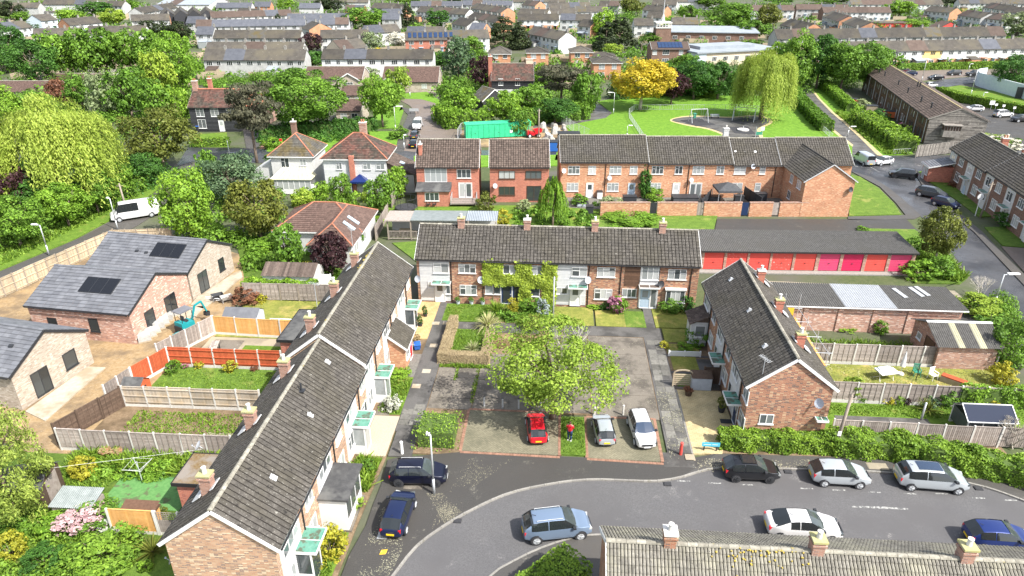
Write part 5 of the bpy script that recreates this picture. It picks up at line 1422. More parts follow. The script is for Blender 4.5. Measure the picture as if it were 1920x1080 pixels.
m = MB(); corrugated(m,wd*.722,wd+.2,.3,3.4,2.36,2.5); m.build('roof_panel', [MATS['roof_pale']], PG)
for x in (.1,wd*.22,wd*.5,wd*.75,wd):
 m = MB(); m.box(x-.07,x+.07,0,.14,0,2.35); m.build('post', [MATS['wood_pole']], PG)
m = MB()
for i in range(22): m.box(.2+i*.155,.24+i*.155,.04,.08,.12,1.0)
m.box(.1,3.6,.02,.1,1.0,1.08); m.box(.1,3.6,.02,.1,.08,.14); m.build('balustrade', [MATS['fence_grey']], PG)
m = MB(); m.box(.0,wd,3.2,3.3,0,2.3); m.build('back_wall', [MATS['render_white']], PG)
m = MB(); m.box(1.2,2.6,1.0,1.8,.7,.76)
for x in (1.3,2.5):
 for y in (1.1,1.7): m.box(x-.03,x+.03,y-.03,y+.03,0,.7)
tag(m.build('garden_table', [MATS['fence_new']], None, (P0[0],P0[1],.01), rad(-1.5)), 'wooden garden table inside the flat-roofed shelter', 'table')
a_ = math.atan2(-.98,-.196)
R2 = terrace('terrace_row', 'dark brick and white panelled terrace at the right edge beside the road', 'terrace', (65.6,102.0), a_, [(0,13.2,0),(13.2,26.5,.25),(26.5,38,-.1)], 6.6, 4.7, 7.0, wall='brick_dark', barge='upvc')
for i in range(6):
 x = .3+i*6.3;
 clad(R2,'F',x,x+2.4,.1,4.6) if i else clad(R2,'F',.2,2.6,2.4,4.6)
 R2.win('F',x+1.2,3.0,1.4,1.2,2,.3,off=.05); R2.win('F',x+4.2,3.1,1.6,1.2,3,.3); R2.win('F',x+4.2,.8,1.6,1.3,3,.3)
 if i: R2.door('F',x+1.2,0,off=.05,dm='door_grey_blue' if i == 1 else 'door_white'); canopy_porch(R2,'F',x+1.2,1.7,.8,2.3,glazed=False)
 c_ = chimney(R2.root,(x+5.6,4.1),.6,.8,5.6,2.0,'brick_red',2)
r = link('porch', None, R2.root)
m = MB(); m.box(-.2,2.6,-3.2,0,0,2.3); m.build('porch_wall', [MATS['brick_red']], r)
m = MB(); tile_plane(m,(-.5,-3.5,2.2),(2.9,-3.5,2.2),(2.9,0,3.1),(-.5,0,3.1),.4,.35); m.build('porch_roof', [MATS['tile_new']], r)
m = MB(); m.beam((2.92,-3.5,2.15),(2.92,0,3.05),.05,.16); m.box(-.5,2.9,-3.54,-3.5,2.08,2.22); m.build('bargeboard', [MATS['upvc']], r)
door(r,(.6,-3.2,0),0,glass=2,fm='upvc'); window(r,(1.7,-3.2,.8),0,.9,1.2,2)
a_ = math.atan2(-53.6,-13.6)
TW = terrace('timber_block', 'long weathered-timber two-storey block with brown ribbed roof', 'apartment block', (87.6,177.0), a_, [(0,55.3,0)], 9.2, 4.5, 6.4, wall='wood_silver', roof='tile_brown', tw=.8, tg=.45, style='roll', barge='wood_silver', ridge='sand_verge')
m = MB()
for i in range(30):
 z = .0+i*.16
 if z < 4.4:
  x = 0
  while x < 9.1:
   w_ = RN.uniform(1.2,3.5); x1 = min(9.15,x+w_); m.box(55.3,55.33+RN.uniform(0,.02),x,x1-.02,z,z+.145); x = x1
for i in range(11):
 z = 4.48+i*.16; hw = (6.4-z)/1.9*4.6
 if hw > .3: m.box(55.3,55.34,4.6-hw,4.6+hw,z,z+.145)
TW.part('timber_cladding', m, 'wood_silver')
m = MB()
for i in range(26): m.box(0,55.2,-.04-RN.uniform(0,.015),0,.05+i*.17,.2+i*.17)
TW.part('timber_cladding', m, 'board_brown')
for i in range(9):
 x = 3.0+i*6.1
 for du in (-1.4,.2): TW.win('F',x+du,2.8,.7,1.2,1,fm='frame_brown',gm='glass',off=.06)
 TW.win('F',x-1.2,.7,.8,1.3,1,off=.06,fm='upvc' if i % 3 == 0 else 'frame_brown'); TW.door('F',x+.4,0,off=.06,glass=2,fm='frame_brown',dm='frame_brown')
 p = MB(); p.tube((x+2.6,-.15,0),(x+2.6,-.15,4.3),.07); TW.part('downpipe', p, 'lead')
 if i % 2 == 0:
  p = MB(); p.tube((x+2.6,-.15,4.3),(x+2.6,.6,4.62),.09); TW.part('overflow_pipe', p, 'plastic_dark')
for x, y in ((6,1.5),(11,1.6),(24,1.6),(30.5,3.6),(31.5,3.8),(33,1.4),(43,1.4),(49.5,1.5)):
 p = MB(); p.tube((0,0,0),(0,0,1.0),.13); p.tube((0,0,1.0),(0,0,1.1),.2,.2); p.build('flue', [MATS['plastic_dark']], TW.root, (x,y,4.5+y*.413))
r = link('oriel', None, TW.root, (55.3,0,0))
m = MB(); m.box(.02,1.3,2.3,5.0,1.6,2.7); m.box(.02,1.3,2.3,5.0,3.5,3.6)
for y in (2.34,2.8,3.25,3.7,4.1,4.55,4.96): m.box(1.2,1.3,y-.05,y+.05,2.7,3.5)
m.build('oriel_cladding', [MATS['wood_silver']], r)
m = MB(); m.box(.02,1.2,2.35,4.95,2.7,3.5); m.build('pane', [MATS['frame_brown']], r)
m = MB(); m.box(0,1.5,2.1,5.2,3.6,3.72); m.build('oriel_roof', [MATS['wood_silver']], r)
def house_px(name, label, bx0, bx1, by, eave_py, ridge_py, dep, wall, roof, hipped=False, wins=(), rz=0.0, hipm='tile_terracotta', cat='house', tiles=False, group=None, ext=None):
 """house from its front base line and the heights read above it"""
 x0, y0 = G(bx0, by); x1, y1 = G(bx1, by)
 he = height_over((bx0+bx1)/2, eave_py, (x0+x1)/2, y0); hr = height_over((bx0+bx1)/2, ridge_py, (x0+x1)/2, y0+dep/2)
 Ln = x1-x0
 if hipped:
  B = Bld(name, label, cat, (x0,y0), rz, Ln, dep, he, hr, group)
  m = MB(); m.box(0,Ln,0,dep,-.3,he); B.part('wall', m, wall); hip_roof(B,0,Ln,0,dep,he,hr,roof=roof,hipm=hipm,tiles=tiles,tw=.4,tg=.4)
 else:
  B = terrace(name, label, cat, (x0,y0), rz, [(0,Ln,0)], dep, he, hr, wall=wall, roof=roof, tw=.35, tg=.35, style='pan', barge='upvc', tiles=tiles, group=group)
 for (f, z, w, h, c) in wins: B.win('F', f*Ln, z*he, w, h, c, .0)
 return B
K1 = house_px('detached_house', 'black weatherboarded house with red ridge behind the pine', 362, 452, 246, 200, 168, 7.5, 'board_black', 'tile_red_old', wins=((.22,.60,1.5,1.7,2),(.52,.60,1.5,1.7,2),(.22,.12,1.5,1.7,2),(.85,.6,1.5,1.7,2)), tiles=True)
m = MB(); m.lap(0,K1.Ln,0,.2,K1.he-.1,.25,d=.01); K1.part('cladding', m, 'board_black')
K1.door('F',K1.Ln*.62,0,off=.03); chimney(K1.root,(.4,3.75),.9,.8,K1.hr-1,2.6,'brick_old',2); chimney(K1.root,(2.4,6.0),.7,.7,K1.hr-1.5,3.2,'brick_red',2)
k = MB(); ridge_tiles(k,(-.3,3.75,K1.hr+.12),(K1.Ln+.3,3.75,K1.hr+.12),.22,.5); K1.part('ridge', k, 'tile_terracotta')
r = house_px('detached_house', 'low wing with orange tiled roof beside the black weatherboarded house', 452, 500, 236, 198, 172, 7, 'brick_old', 'tile_terracotta', tiles=True)
K2 = house_px('detached_house', 'red-roofed house with black boarded upper storey and white ground floor', 922, 1000, 184, 150, 119, 8, 'render_white', 'tile_red_old', wins=((.22,.70,1.1,1.6,2),(.62,.70,1.1,1.6,2),(.2,.12,1.0,1.4,2)), tiles=True)
m = MB(); m.lap(0,K2.Ln,0,K2.he*.5,K2.he-.1,.25,d=.012); K2.part('cladding', m, 'board_black')
chimney(K2.root,(-.3,2.5),.9,1.2,-.2,K2.hr+2,'brick_red',2); chimney(K2.root,(K2.Ln-.9,4.2),1.6,.9,K2.hr-1,2.0,'render_tan',3)
K3 = house_px('outhouse', 'low dark outhouse with steep mossy gable below the red-roofed house', 884, 925, 200, 182, 160, 6, 'board_black', 'tile_slate_old', tiles=True, rz=rad(-55))
for (lb, a, b, by, ep, rp, dep, rz) in (
 ('buff bungalow with maroon roof, its gable toward the cul-de-sac', 572, 680, 166, 147, 125, 10, 0),
 ('buff bungalow with maroon roof at the head of the cul-de-sac', 718, 822, 172, 153, 125, 11, 0),
 ('buff house with maroon roof half hidden behind the round green tree', 640, 682, 196, 178, 160, 7, 0),
 ('small buff house with glazed porch and maroon roof beside the verge', 632, 678, 230, 207, 186, 8, 0)):
 B = house_px('bungalow', lb, a, b, by, ep, rp, dep, 'brick_buff', 'tile_maroon', tiles=True, wins=((.3,.35,1.3,1.0,2),(.75,.35,1.3,1.0,2)))
 if dep >= 10:
  L0 = B.Ln*(.62 if a < 600 else .0); w_ = B.Ln*.36; hh = B.he+(B.hr-B.he)*.7
  m = MB(); m.gable(0,5.0,0,w_,-.2,B.he,hh); m.build('wing_wall', [MATS['brick_buff']], B.root, (L0+w_,-2.2,0), PI/2)
  m = MB(); tile_plane(m,(-.3,-.3,B.he-.1),(8.5,-.3,B.he-.1),(8.5,w_/2,hh+.1),(-.3,w_/2,hh+.1),.35,.35,'pan'); tile_plane(m,(8.5,w_+.3,B.he-.1),(-.3,w_+.3,B.he-.1),(-.3,w_/2,hh+.1),(8.5,w_/2,hh+.1),.35,.35,'pan'); m.build('wing_roof', [MATS['tile_maroon']], B.root, (L0+w_,-2.2,0), PI/2)
  m = MB(); m.beam((-.32,-.3,B.he-.15),(-.32,w_/2,hh+.05),.05,.25); m.beam((-.32,w_+.3,B.he-.15),(-.32,w_/2,hh+.05),.05,.25); m.build('bargeboard', [MATS['upvc']], B.root, (L0+w_,-2.2,0), PI/2)
  window(B.root,(L0+w_/2,-2.2,.4),0,2.2,1.5,3)
B = house_px('bungalow', 'long maroon-roofed bungalow half hidden by trees at the left', -40, 108, 182, 172, 152, 9, 'brick_buff', 'tile_maroon', tiles=True)
B = house_px('bungalow', 'second maroon roof with pale gable beyond the left trees', 80, 205, 160, 152, 138, 9, 'brick_buff', 'tile_maroon', tiles=True)
for (lb, a, b, by, ep, rp) in (
 ('small hipped brick house left of the group behind the trees', 917, 957, 124, 101, 86),
 ('small hipped brick house behind the red-roofed house', 988, 1028, 127, 99, 88),
 ('small hipped brick house with white windows in the middle of its group', 1070, 1110, 124, 98, 86),
 ('rear hipped brick house behind the golden tree', 1108, 1156, 126, 108, 97),
 ('front hipped brick house beside the golden tree', 1112, 1163, 148, 118, 105)):
 house_px('hipped_house', lb, a, b, by, ep, rp, 8, 'brick_far', 'roof_far', True, wins=((.3,.62,1.6,1.3,2),(.75,.62,1.3,1.3,2),(.3,.1,1.6,1.3,2)), hipm='roof_far', group='hipped brick houses by the park')
B = house_px('detached_house', 'brown-tiled house with a block of solar panels on its roof', 1220, 1290, 122, 92, 78, 8, 'brick_dark', 'roof_far_brown', wins=((.08,.65,1.3,1.5,2),(.38,.65,2.0,1.5,3),(.78,.65,1.3,1.5,2),(.38,.1,2.0,1.5,3),(.75,.1,2.0,1.5,3)))
m = MB(); m.box(B.Ln,B.Ln+.06,.05,7.95,0,B.he-.05); B.part('gable_wall', m, 'brick_far')
sl = (B.hr-B.he)/4; an = math.atan(sl)
for i in range(7):
 for j in range(2):
  m = MB(); m.box(-.5,.5,-.8,.8,0,.05); y = 1.2+j*1.5; m.build('solar_panel', [MATS['solar_blue']], B.root, (B.Ln*.22+i*1.08,y,B.he+y*sl+.16), (an,0,0))
# ------------------------------------------------------------------ the far estate
FW = {}
def far_win(w, h, c):
 if (w,h,c) not in FW:
  m = MB(); m.box(-w/2,w/2,-.06,0,0,h,0)
  cw = (w-.1)/c
  for i in range(c): m.box(-w/2+.1+i*cw,-w/2+cw+i*cw,-.075,-.06,.09,h-.09,1)
  FW[(w,h,c)] = m.mesh('window', [MATS['upvc'],MATS['glass_dark']])
 return FW[(w,h,c)]
def far(label, a, b, dep=6.4, he=4.7, hr=7.0, wall='render_far', roof='roof_far', win=2, chim=1, gableR=None, gableL=None, name='terrace_row', group=None, pitch=6.0, lower=None, lowerwin=True):
 A = Vector(G(*a,he)); Bv = Vector(G(*b,he)); d = Bv-A; Ln = d.length; ang = math.atan2(d.y,d.x)
 nrm = Vector((-d.y,d.x))/Ln
 A = A+nrm*.3
 B = terrace(name, label, 'terrace' if Ln > 14 else 'house', (A.x,A.y), ang, [(0,Ln,0)], dep, he, hr, wall=wall, roof=roof, tiles=False, barge=None, group=group)
 nh = max(1,int(round(Ln/pitch))); p = Ln/nh
 for i in range(nh):
  if win:
   link('window', far_win(1.7,1.15,3), B.root, (i*p+p*.28,0,he-1.55)); link('window', far_win(1.1,1.15,2), B.root, (i*p+p*.74,0,he-1.55))
   if win > 1 and lowerwin:
    link('window', far_win(1.7,1.3,3), B.root, (i*p+p*.28,0,.8)); m = FW.get('d')
    if m is None:
     q = MB(); q.box(-.5,.5,-.05,0,0,2.1); q.box(-.8,.8,-.9,0,2.2,2.32); m = FW['d'] = q.mesh('door', [MATS['door_grey_blue']])
    link('door', m, B.root, (i*p+p*.74,0,0))
  if win and (i*7+int(Ln)) % 3 == 0:
   k = ('e', (i+int(Ln)) % 4)
   if k not in FW:
    q = MB(); q.box(-1.5,1.5,-2.4,-.02,0,2.2); q.faces([(-1.6,-2.5,2.2),(1.6,-2.5,2.2),(1.6,0,2.9),(-1.6,0,2.9)],[(0,1,2,3)],1); FW[k] = q.mesh('extension', [MATS[('render_far','brick_far','glass','fence_new')[k[1]]],MATS[('felt_black','roof_far','roof_pale','roof_far_brown')[k[1]]]])
   link('extension', FW[k], B.root, (i*p+p*.45,0,0))
  if (i*5+int(Ln*3)) % 4 == 0:
   sl = (hr-he)/(dep/2); q = MB(); y0 = -.3; q.faces([(i*p,y0,he+y0*sl+.1),(i*p+p,y0,he+y0*sl+.1),(i*p+p,dep/2,hr+.1),(i*p,dep/2,hr+.1)],[(0,1,2,3)]); B.part('roof_patch', q, ('roof_far_brown','roof_far_slate','tile_slate_old')[(i+int(Ln)) % 3])
  if chim:
   m = FW.get('c')
   if m is None:
    q = MB(); q.box(-.32,.32,-.3,.3,0,1.25); q.box(-.37,.37,-.35,.35,1.25,1.33); q.tube((0,0,1.33),(0,0,1.6),.12,.1,6); m = FW['c'] = q.mesh('chimney', [MATS['kerb']])
   link('chimney', m, B.root, (i*p+p*.96,dep*.5,hr-.5))
 for gm_, x, s_ in ((gableR,Ln,1),(gableL,0,-1)):
  if gm_:
   q = MB(); q.gable(x-.02 if s_ > 0 else x-.06, x+.06 if s_ > 0 else x+.02, .03, dep-.03, -.2, he-.02, hr-.06); B.part('gable_wall', q, gm_)
 if lower:
  q = MB(); q.box(0,Ln,-.05,.0,-.2,2.35); B.part('lower_wall', q, lower)
 return B
OR = 'brick_far'; SL = 'roof_far_slate'
B = far('long white terrace row with grey roof, farther of the two above the car park', (1458,72), (1888,66), hr=7.4, win=1)
B = far('nearer white terrace row above the car park, one house yellow', (1530,98), (2010,88), hr=7.4, he=5.0, lower='brick_orange', lowerwin=True)
u0 = (Vector(G(1735,94,5))-Vector(G(1530,98,5))).length;
m = MB(); m.box(u0,u0+6.3,-.07,0,2.5,4.9); B.part('cladding', m, 'render_yellow')
for k in range(11):
 x = 3+k*6.4
 q = MB(); q.box(x,x+2.2,-1.2,-.02,2.35,2.5); B.part('porch_canopy', q, 'render_white' if k != 8 else 'tile_terracotta')
far('white terrace with brown roof at top right, leftmost behind the dark tree', (1396,19), (1490,19), roof='roof_far_brown', gableR='brick_dark')
far('white terrace with brown roof at top right, second from the left', (1494,17), (1592,18), roof='roof_far_brown', gableR='brick_dark', gableL='brick_dark')
far('white terrace with brown roof in front of the top right rows', (1545,23), (1672,23), roof='roof_far_brown', gableL='brick_dark')
far('brown-roofed row peeping over the top right terraces', (1596,8), (1682,8), roof='roof_far_brown')
far('short white row with brick gable end beside the back lane, left', (1462,46), (1505,56), gableR=OR, dep=8, win=1)
far('short white row with orange gable end, tallest by the back lane', (1541,30), (1572,40), gableR=OR, dep=8)
far('short white row with orange gable end just above the long terrace', (1578,42), (1608,53), gableR=OR, dep=9)
far('white row with orange gable end right of the round green tree', (1732,20), (1780,24), gableR=OR, dep=8)
far('grey-roofed row of white houses stepping down at the right edge', (1795,28), (1838,34), dep=8)
far('pale row in front of the right edge willow', (1838,33), (1888,39), dep=8)
far('grey-roofed row at the far right edge behind the pale rows', (1842,13), (1886,20), gableR=OR, dep=8)
far('white houses cut by the right edge near the top', (1882,22), (1990,30), dep=8)
far('small red-fronted gable house among the garages at upper right', (1740,50), (1758,53), wall='door_coral', dep=9, win=0, chim=0)
far('low garage row with red doors at upper right', (1632,43), (1712,43), he=2.4, hr=2.9, wall='door_coral', win=0, chim=0, dep=5)
far('far grey-roofed row along the top right edge', (1686,9), (1770,8)); far('far grey row in the top right corner', (1800,6), (1990,7))
far('white row with grey roof left of the cedar trees', (972,37), (1048,37), lower=OR); far('white row with grey roof continuing toward the bright tree', (1050,37), (1107,38))
far('white terrace in the third row behind the cedars', (970,26), (1024,28), gableR='render_far'); far('white terrace in the third row, middle', (1026,25), (1080,25)); far('white terrace in the third row, right end', (1081,22), (1142,21), gableR='render_far')
far('orange-gabled row near the top centre', (977,9), (1002,11), gableR=OR, dep=8); far('grey-roofed row on the fourth line at top centre', (1030,14), (1108,13)); far('white row below the top edge right of centre', (1122,10), (1160,11))
far('grey-roofed house with orange gable behind the brick tower', (1204,18), (1242,21), gableR=OR); far('low white house in front of the orange gable behind the tower', (1212,32), (1240,33), gableR='render_tan')
far('white row just left of the brick tower', (1190,47), (1226,47)); far('white row just right of the brick tower', (1262,45), (1310,45), gableR='render_far')
far('white row at the top edge above the tower', (1222,8), (1268,9))
far('pale diagonal row behind the hipped houses', (986,62), (1046,74), dep=7); far('tall white gabled house by the bright green tree', (1082,48), (1106,50), dep=7, gableR=OR)
far('white row with brown porches on the diagonal street', (874,33), (928,42), gableR=OR, dep=8); far('short row with slate roof and orange gable on the diagonal street', (878,56), (904,57), roof=SL, gableR=OR, dep=8)
far('grey row behind the conifers left of the diagonal street', (846,44), (874,49), dep=8); far('white row with long roof below the top centre edge', (780,21), (872,27), dep=7); far('white row leading to an orange gable at top centre', (880,15), (938,24), gableR=OR, dep=8)
far('slate-roofed row along the top edge, centre', (770,11), (866,11), roof=SL); far('slate-roofed row along the top edge, right of centre', (866,9), (960,10), roof=SL)
far('pair of orange-gabled houses near the top, left of centre', (694,14), (738,16), gableR=OR, dep=8, group=None); far('orange house with grey roof near the top left of centre', (735,17), (756,18), wall=OR, dep=6)
far('dark-roofed brick building near the top, left of centre', (645,20), (680,20), wall=OR, roof=SL, dep=12, chim=0, win=0)
far('white slate-roofed row right of the big round tree', (716,36), (748,36), roof=SL); far('slate row with white walls behind the big round tree', (716,27), (752,27), roof=SL, win=0)
far('white row with solar panels on slate roof, fourth line', (538,37), (660,36), roof=SL); far('white row with slate roof, third line', (576,46), (654,45), roof=SL)
far('house with orange gable among the slate rows', (564,52), (578,56), gableR=OR, dep=9, win=0)
far('white row with grey roof behind the purple tree', (600,71), (690,70)); far('white row with grey roof right of the pale tree', (690,62), (752,58), win=1)
far('white-walled row with moss-spotted roof and pale blue house', (602,110), (811,110), he=4.9, gableR='render_far', win=1)
B = far('red brick house row with dark solar panels on the roof', (760,75), (838,74), wall='brick_red', gableL='brick_red')
for i in range(9):
 q = MB(); q.box(-.55,.55,-1.2,1.2,0,.05); q.build('solar_panel', [MATS['solar_blue']], B.root, (1.5+i*1.75,1.6,4.7+1.6*.72+.2), (math.atan(.72),0,0))
far('white row continuing right from the solar-panelled brick houses', (839,72), (918,70)); far('grey-roofed row above the solar-panelled houses', (762,64), (832,64), win=1)
far('grey-roofed row by the small hip roofs, left of the solar panels', (640,93), (690,88), gableL='render_tan', dep=8)
far('white row with grey and pale roof in front of the round trees', (380,112), (570,112), he=4.6, win=1); far('roof row with white chimneys behind the front white row', (384,96), (566,96), win=0); far('white row on the second line at upper left', (399,71), (562,71))
far('white row with slate roof on the third line at upper left', (366,50), (572,47), roof=SL); far('white row with brown roof on the fourth line', (396,33), (548,28), roof='roof_far_brown'); far('short row with slate roof by the dark trees', (348,43), (382,43), roof=SL)
far('white row with small conservatory at its left end', (366,64), (398,64), roof=SL)
for i, x in enumerate((320,345,369,393)):
 far(['black-boarded gabled house, first of four at upper left','black-boarded gabled house, second of four at upper left','black-boarded gabled house, third of four at upper left','black-boarded gabled house, last of four at upper left'][i], (x+11,29.5), (x+9,22), wall='board_black', dep=6.6, he=5, hr=7.6, win=0, chim=0, gableL='board_black', name='gabled_house', group='black gabled houses')
far('white row right of the round lime tree at upper left', (246,39), (318,37), gableR=OR); far('grey-roofed row with orange gable end at upper left', (131,47), (192,42), gableL=OR, dep=8)
far('blue-grey boarded house with white gable at upper left', (78,39), (108,36), wall='render_pale_blue', dep=8); far('pale flat-topped house near the top left', (82,24), (118,23), roof='roof_pale', hr=5.2, chim=0)
far('grey house row at the left edge behind the trees', (-30,61), (62,50), gableL=OR, dep=8); far('grey-roofed row behind the green treeline', (60,68), (150,66), win=0); far('grey-roofed row behind the middle of the green treeline', (160,63), (270,62), win=0)
far('long grey row climbing toward the top, left', (268,24), (338,13), dep=7); far('slate row beneath the white warehouse', (404,14), (470,14), roof=SL); far('grey terrace with orange end wall at upper left', (440,26), (478,27), gableL=OR, dep=8)
far('white house by the top edge at left', (180,10), (228,11), gableR='render_far'); far('brick and slate flats at the top left of centre', (476,12), (506,12), wall=OR, roof=SL, win=1)
far('large pale-roofed warehouse at the top edge', (292,9), (392,9), roof='roof_pale', he=6, hr=8.5, dep=30, chim=0, win=0); far('grey roofs left of the conifer near the top', (560,15), (600,15), roof=SL, win=0)
for i, (x, y, n) in enumerate(((20,14,'left'),(128,8,'left of the tall conifers'),(640,4,'above the dark-roofed brick building'),(1010,3,'above the orange gables'),(1300,3,'above the big round tree'))):
 far('distant row of houses on the top edge, '+n, (x-50,y), (x+50,y), win=0, group='distant rows along the top edge')
x0, y0 = G(1306,126); S = Bld('school_block', 'flat-roofed tan building with pale metal roof behind the park willow', 'school', (x0,y0), rad(20), 30, 16, 5, 5)
m = MB(); m.box(0,30,0,16,-.3,3.9); S.part('wall', m, 'render_tan'); m = MB(); m.box(-.6,30.6,-.6,16.6,3.9,4.3); S.part('flat_roof', m, 'roof_pale'); m = MB(); m.box(-.1,3,-.12,-.02,0,3.85); m.box(-.12,-.02,-.1,16,0,3.85); S.part('panel', m, 'render_pale_blue')
m = MB(); m.box(4,24,5,13,4.3,5.2); S.part('roof_light', m, 'roof_pale')
for i in range(6): link('window', far_win(1.7,1.3,3), S.root, (6+i*4,0,1.5))
x0, y0 = G(1250,79); S = Bld('hall', 'low hall with shallow white roof beside the brick tower', 'hall', (x0,y0), rad(-8), 34, 15, 4, 5)
m = MB(); m.box(0,34,0,15,-.3,3.9); S.part('wall', m, 'brick_dark'); m = MB(); m.faces([(-.5,-.5,3.9),(34.5,-.5,3.9),(34.5,15.5,4.9),(-.5,15.5,4.9),(-.5,-.5,3.6),(34.5,-.5,3.6),(34.5,15.5,3.6),(-.5,15.5,3.6)],[(0,1,2,3),(4,5,1,0),(5,6,2,1),(6,7,3,2),(7,4,0,3)]); S.part('roof', m, 'roof_pale')
for i in range(6): link('window', far_win(1.7,1.3,3), S.root, (3+i*5,0,1.2))
x0, y0 = G(1241,90); th_ = height_over(1241,42,x0,y0); S = Bld('brick_tower', 'square brick tower with white crown and thin spire', 'tower', (x0-2.6,y0), 0, 5.4, 5.4, th_, th_)
m = MB(); m.box(0,5.4,0,5.4,-.3,th_-2); S.part('wall', m, 'brick_dark'); m = MB(); m.box(-.2,5.6,-.2,5.6,th_-2,th_-1.6); m.box(-.2,5.6,-.2,5.6,th_-.4,th_)
for i in range(6):
 for y in (-.1,5.2): m.box(.0+i*1.04,.25+i*1.04,y,y+.25,th_-1.6,th_-.4)
 for x in (-.1,5.2): m.box(x,x+.25,.5+i*.9,.7+i*.9,th_-1.6,th_-.4)
S.part('crown', m, 'concrete_post'); m = MB(); m.tube((2.7,2.7,th_),(2.7,2.7,th_+9),.25,.05); m.tube((2.7,2.7,th_),(2.7,2.7,th_+2),.8,.3); S.part('spire', m, 'lead')
# ------------------------------------------------------------------ fences and garden walls
def fence(label, p0, p1, n=None, h=1.75, m='fence_grey', style='lap', post='concrete_post', gb=.22, name='panel_fence', group=None, cat='fence', side=1, leanj=.012, top=0.0):
 p0, p1 = Vector(p0), Vector(p1); d = p1-p0; L_ = d.length; ang = math.atan2(d.y,d.x)
 n = n or max(1,int(round(L_/1.85))); w = L_/n
 root = thing(name, label, cat, (p0.x,p0.y,0), ang, group)
 pm = MB(); pm.box(-.055,.055,-.055,.055,-.2,h+.08); pme = pm.mesh('post', [MATS[post]])
 me = []
 for v in range(3):
  b = MB(); x0, x1 = .06, w-.06; z0 = gb
  if style == 'lap':
   k = int((h-z0)/.12); s_ = (h-z0)/k
   for i in range(k):
    z = z0+i*s_; jz = RN.uniform(-.008,.008)
    for q in (-1,1):
     b.faces([(x0,q*.028,z+jz),(x1,q*.028,z-jz),(x1,q*.012,z+s_*1.05),(x0,q*.012,z+s_*1.05)], [(0,1,2,3) if q < 0 else (3,2,1,0)])
   for f in (.02,.25,.5,.75,.98):
    x = x0+(x1-x0)*f; b.box(x-.02,x+.02,-.05,.05,z0,h)
   b.box(x0,x1,-.05,.05,h,h+.03)
  elif style in ('board','rail'):
   k = int((x1-x0)/.125); s_ = (x1-x0)/k
   for i in range(k):
    x = x0+i*s_; j = RN.uniform(-.02,.02) if style == 'board' else 0
    b.faces([(x+.004,-.022,z0),(x+s_-.004,-.010,z0),(x+s_-.004,-.010,h+j),(x+.004,-.022,h+j),(x+.004,.012,z0),(x+s_-.004,.012,z0),(x+s_-.004,.012,h+j),(x+.004,.012,h+j)],
      [(0,1,2,3),(5,4,7,6),(3,2,6,7),(4,0,3,7),(1,5,6,2)])
   for z in (z0+.2,(z0+h)/2,h-.18):
    b.box(x0,x1,.012,.07,z-.04,z+.04) if side > 0 else b.box(x0,x1,-.075,-.02,z-.04,z+.04)
   b.box(x0,x1,-.04,.04,h,h+.03)
  elif style == 'trellis':
   for i in range(int((x1-x0)/.15)): b.box(x0+i*.15,x0+i*.15+.03,-.02,.0,h-.6,h)
   for i in range(5): b.box(x0,x1,0,.02,h-.6+i*.14,h-.57+i*.14)
   k = int((x1-x0)/.125); s_ = (x1-x0)/k
   for i in range(k): b.box(x0+i*s_+.004,x0+(i+1)*s_-.004,-.02,.01,z0,h-.62)
  me.append(b.mesh('panel', [MATS[m]]))
 gbm = None
 if gb > .1:
  b = MB(); b.box(.055,w-.055,-.025,.025,-.15,gb); gbm = b.mesh('gravel_board', [MATS[post]])
 for i in range(n+1): link('post', pme, root, (i*w,0,RN.uniform(-.02,.03)), (RN.gauss(0,leanj),RN.gauss(0,leanj),0))
 for i in range(n):
  link('panel', me[RN.randrange(3)], root, (i*w,0,RN.uniform(-.02,.02)), (RN.gauss(0,leanj),0,0))
  if gbm: link('gravel_board', gbm, root, (i*w,0,0))
 return root
def fE(label, e0, n0, e1, n1, **k): return fence(label, E(e0,n0), E(e1,n1), **k)
fE('grey lapped panel fence behind the red-leaved shrub', -30.3,58.9,-21.3,59.1, n=5, m='fence_grey', post='wood_pole', gb=.05)
fE('new orange panel fence with white concrete posts', -30.1,52.0,-21.9,51.6, n=4, m='fence_orange', style='board')
fE('weathered vertical-board fence running down the building site edge', -32.5,47.0,-30.2,52.0, n=4, m='fence_grey', style='board')
fE('bright red-brown fence with white posts behind the flower bed', -31.4,46.6,-21.9,46.6, n=5, m='fence_red', style='rail', side=-1)
fE('short red-brown fence run along the dirt track', -32.6,43.4,-31.4,46.5, n=2, m='fence_red', style='board')
fE('two grey fence panels beside the red playhouse', -33.2,40.9,-32.6,43.3, n=2, m='fence_grey', style='board')
fE('dark brown lapped fence along the dirt track', -33.9,36.2,-31.9,40.8, n=3, m='fence_brown', post='fence_brown', gb=.05)
fE('pale new and weathered rail fence above the bare garden', -31.8,40.9,-21.4,41.0, n=6, m='fence_mixed', style='rail', side=-1)
fE('long purple-grey lapped fence across the overgrown garden', -33.3,35.7,-21.2,35.7, n=7, m='fence_grey')
fE('orange and white board fence with trellis by the terrace back', -25.4,28.7,-22.6,28.7, n=1, m='fence_orange', style='board')
fE('white lattice trellis panel beside the bin shelter', -22.5,28.7,-19.8,28.7, n=2, m='fence_grey', style='trellis')
fE('grey lapped and board fence below the outbuilding', 19.4,50.75,32.0,50.75, n=7, m='fence_grey', h=1.8)
fE('weathered grey fence behind the flowering border', 19.2,45.15,36.0,45.15, n=9, m='fence_grey', h=1.7)
fE('bleached vertical-board fence behind the long roadside hedge', 19.6,40.5,32.5,40.3, n=7, m='fence_grey', style='board', h=1.6, gb=.05)
fE('low brick-red panel fence beside the outbuilding', 32.0,50.7,36.0,50.6, n=2, m='fence_brown', h=1.5)
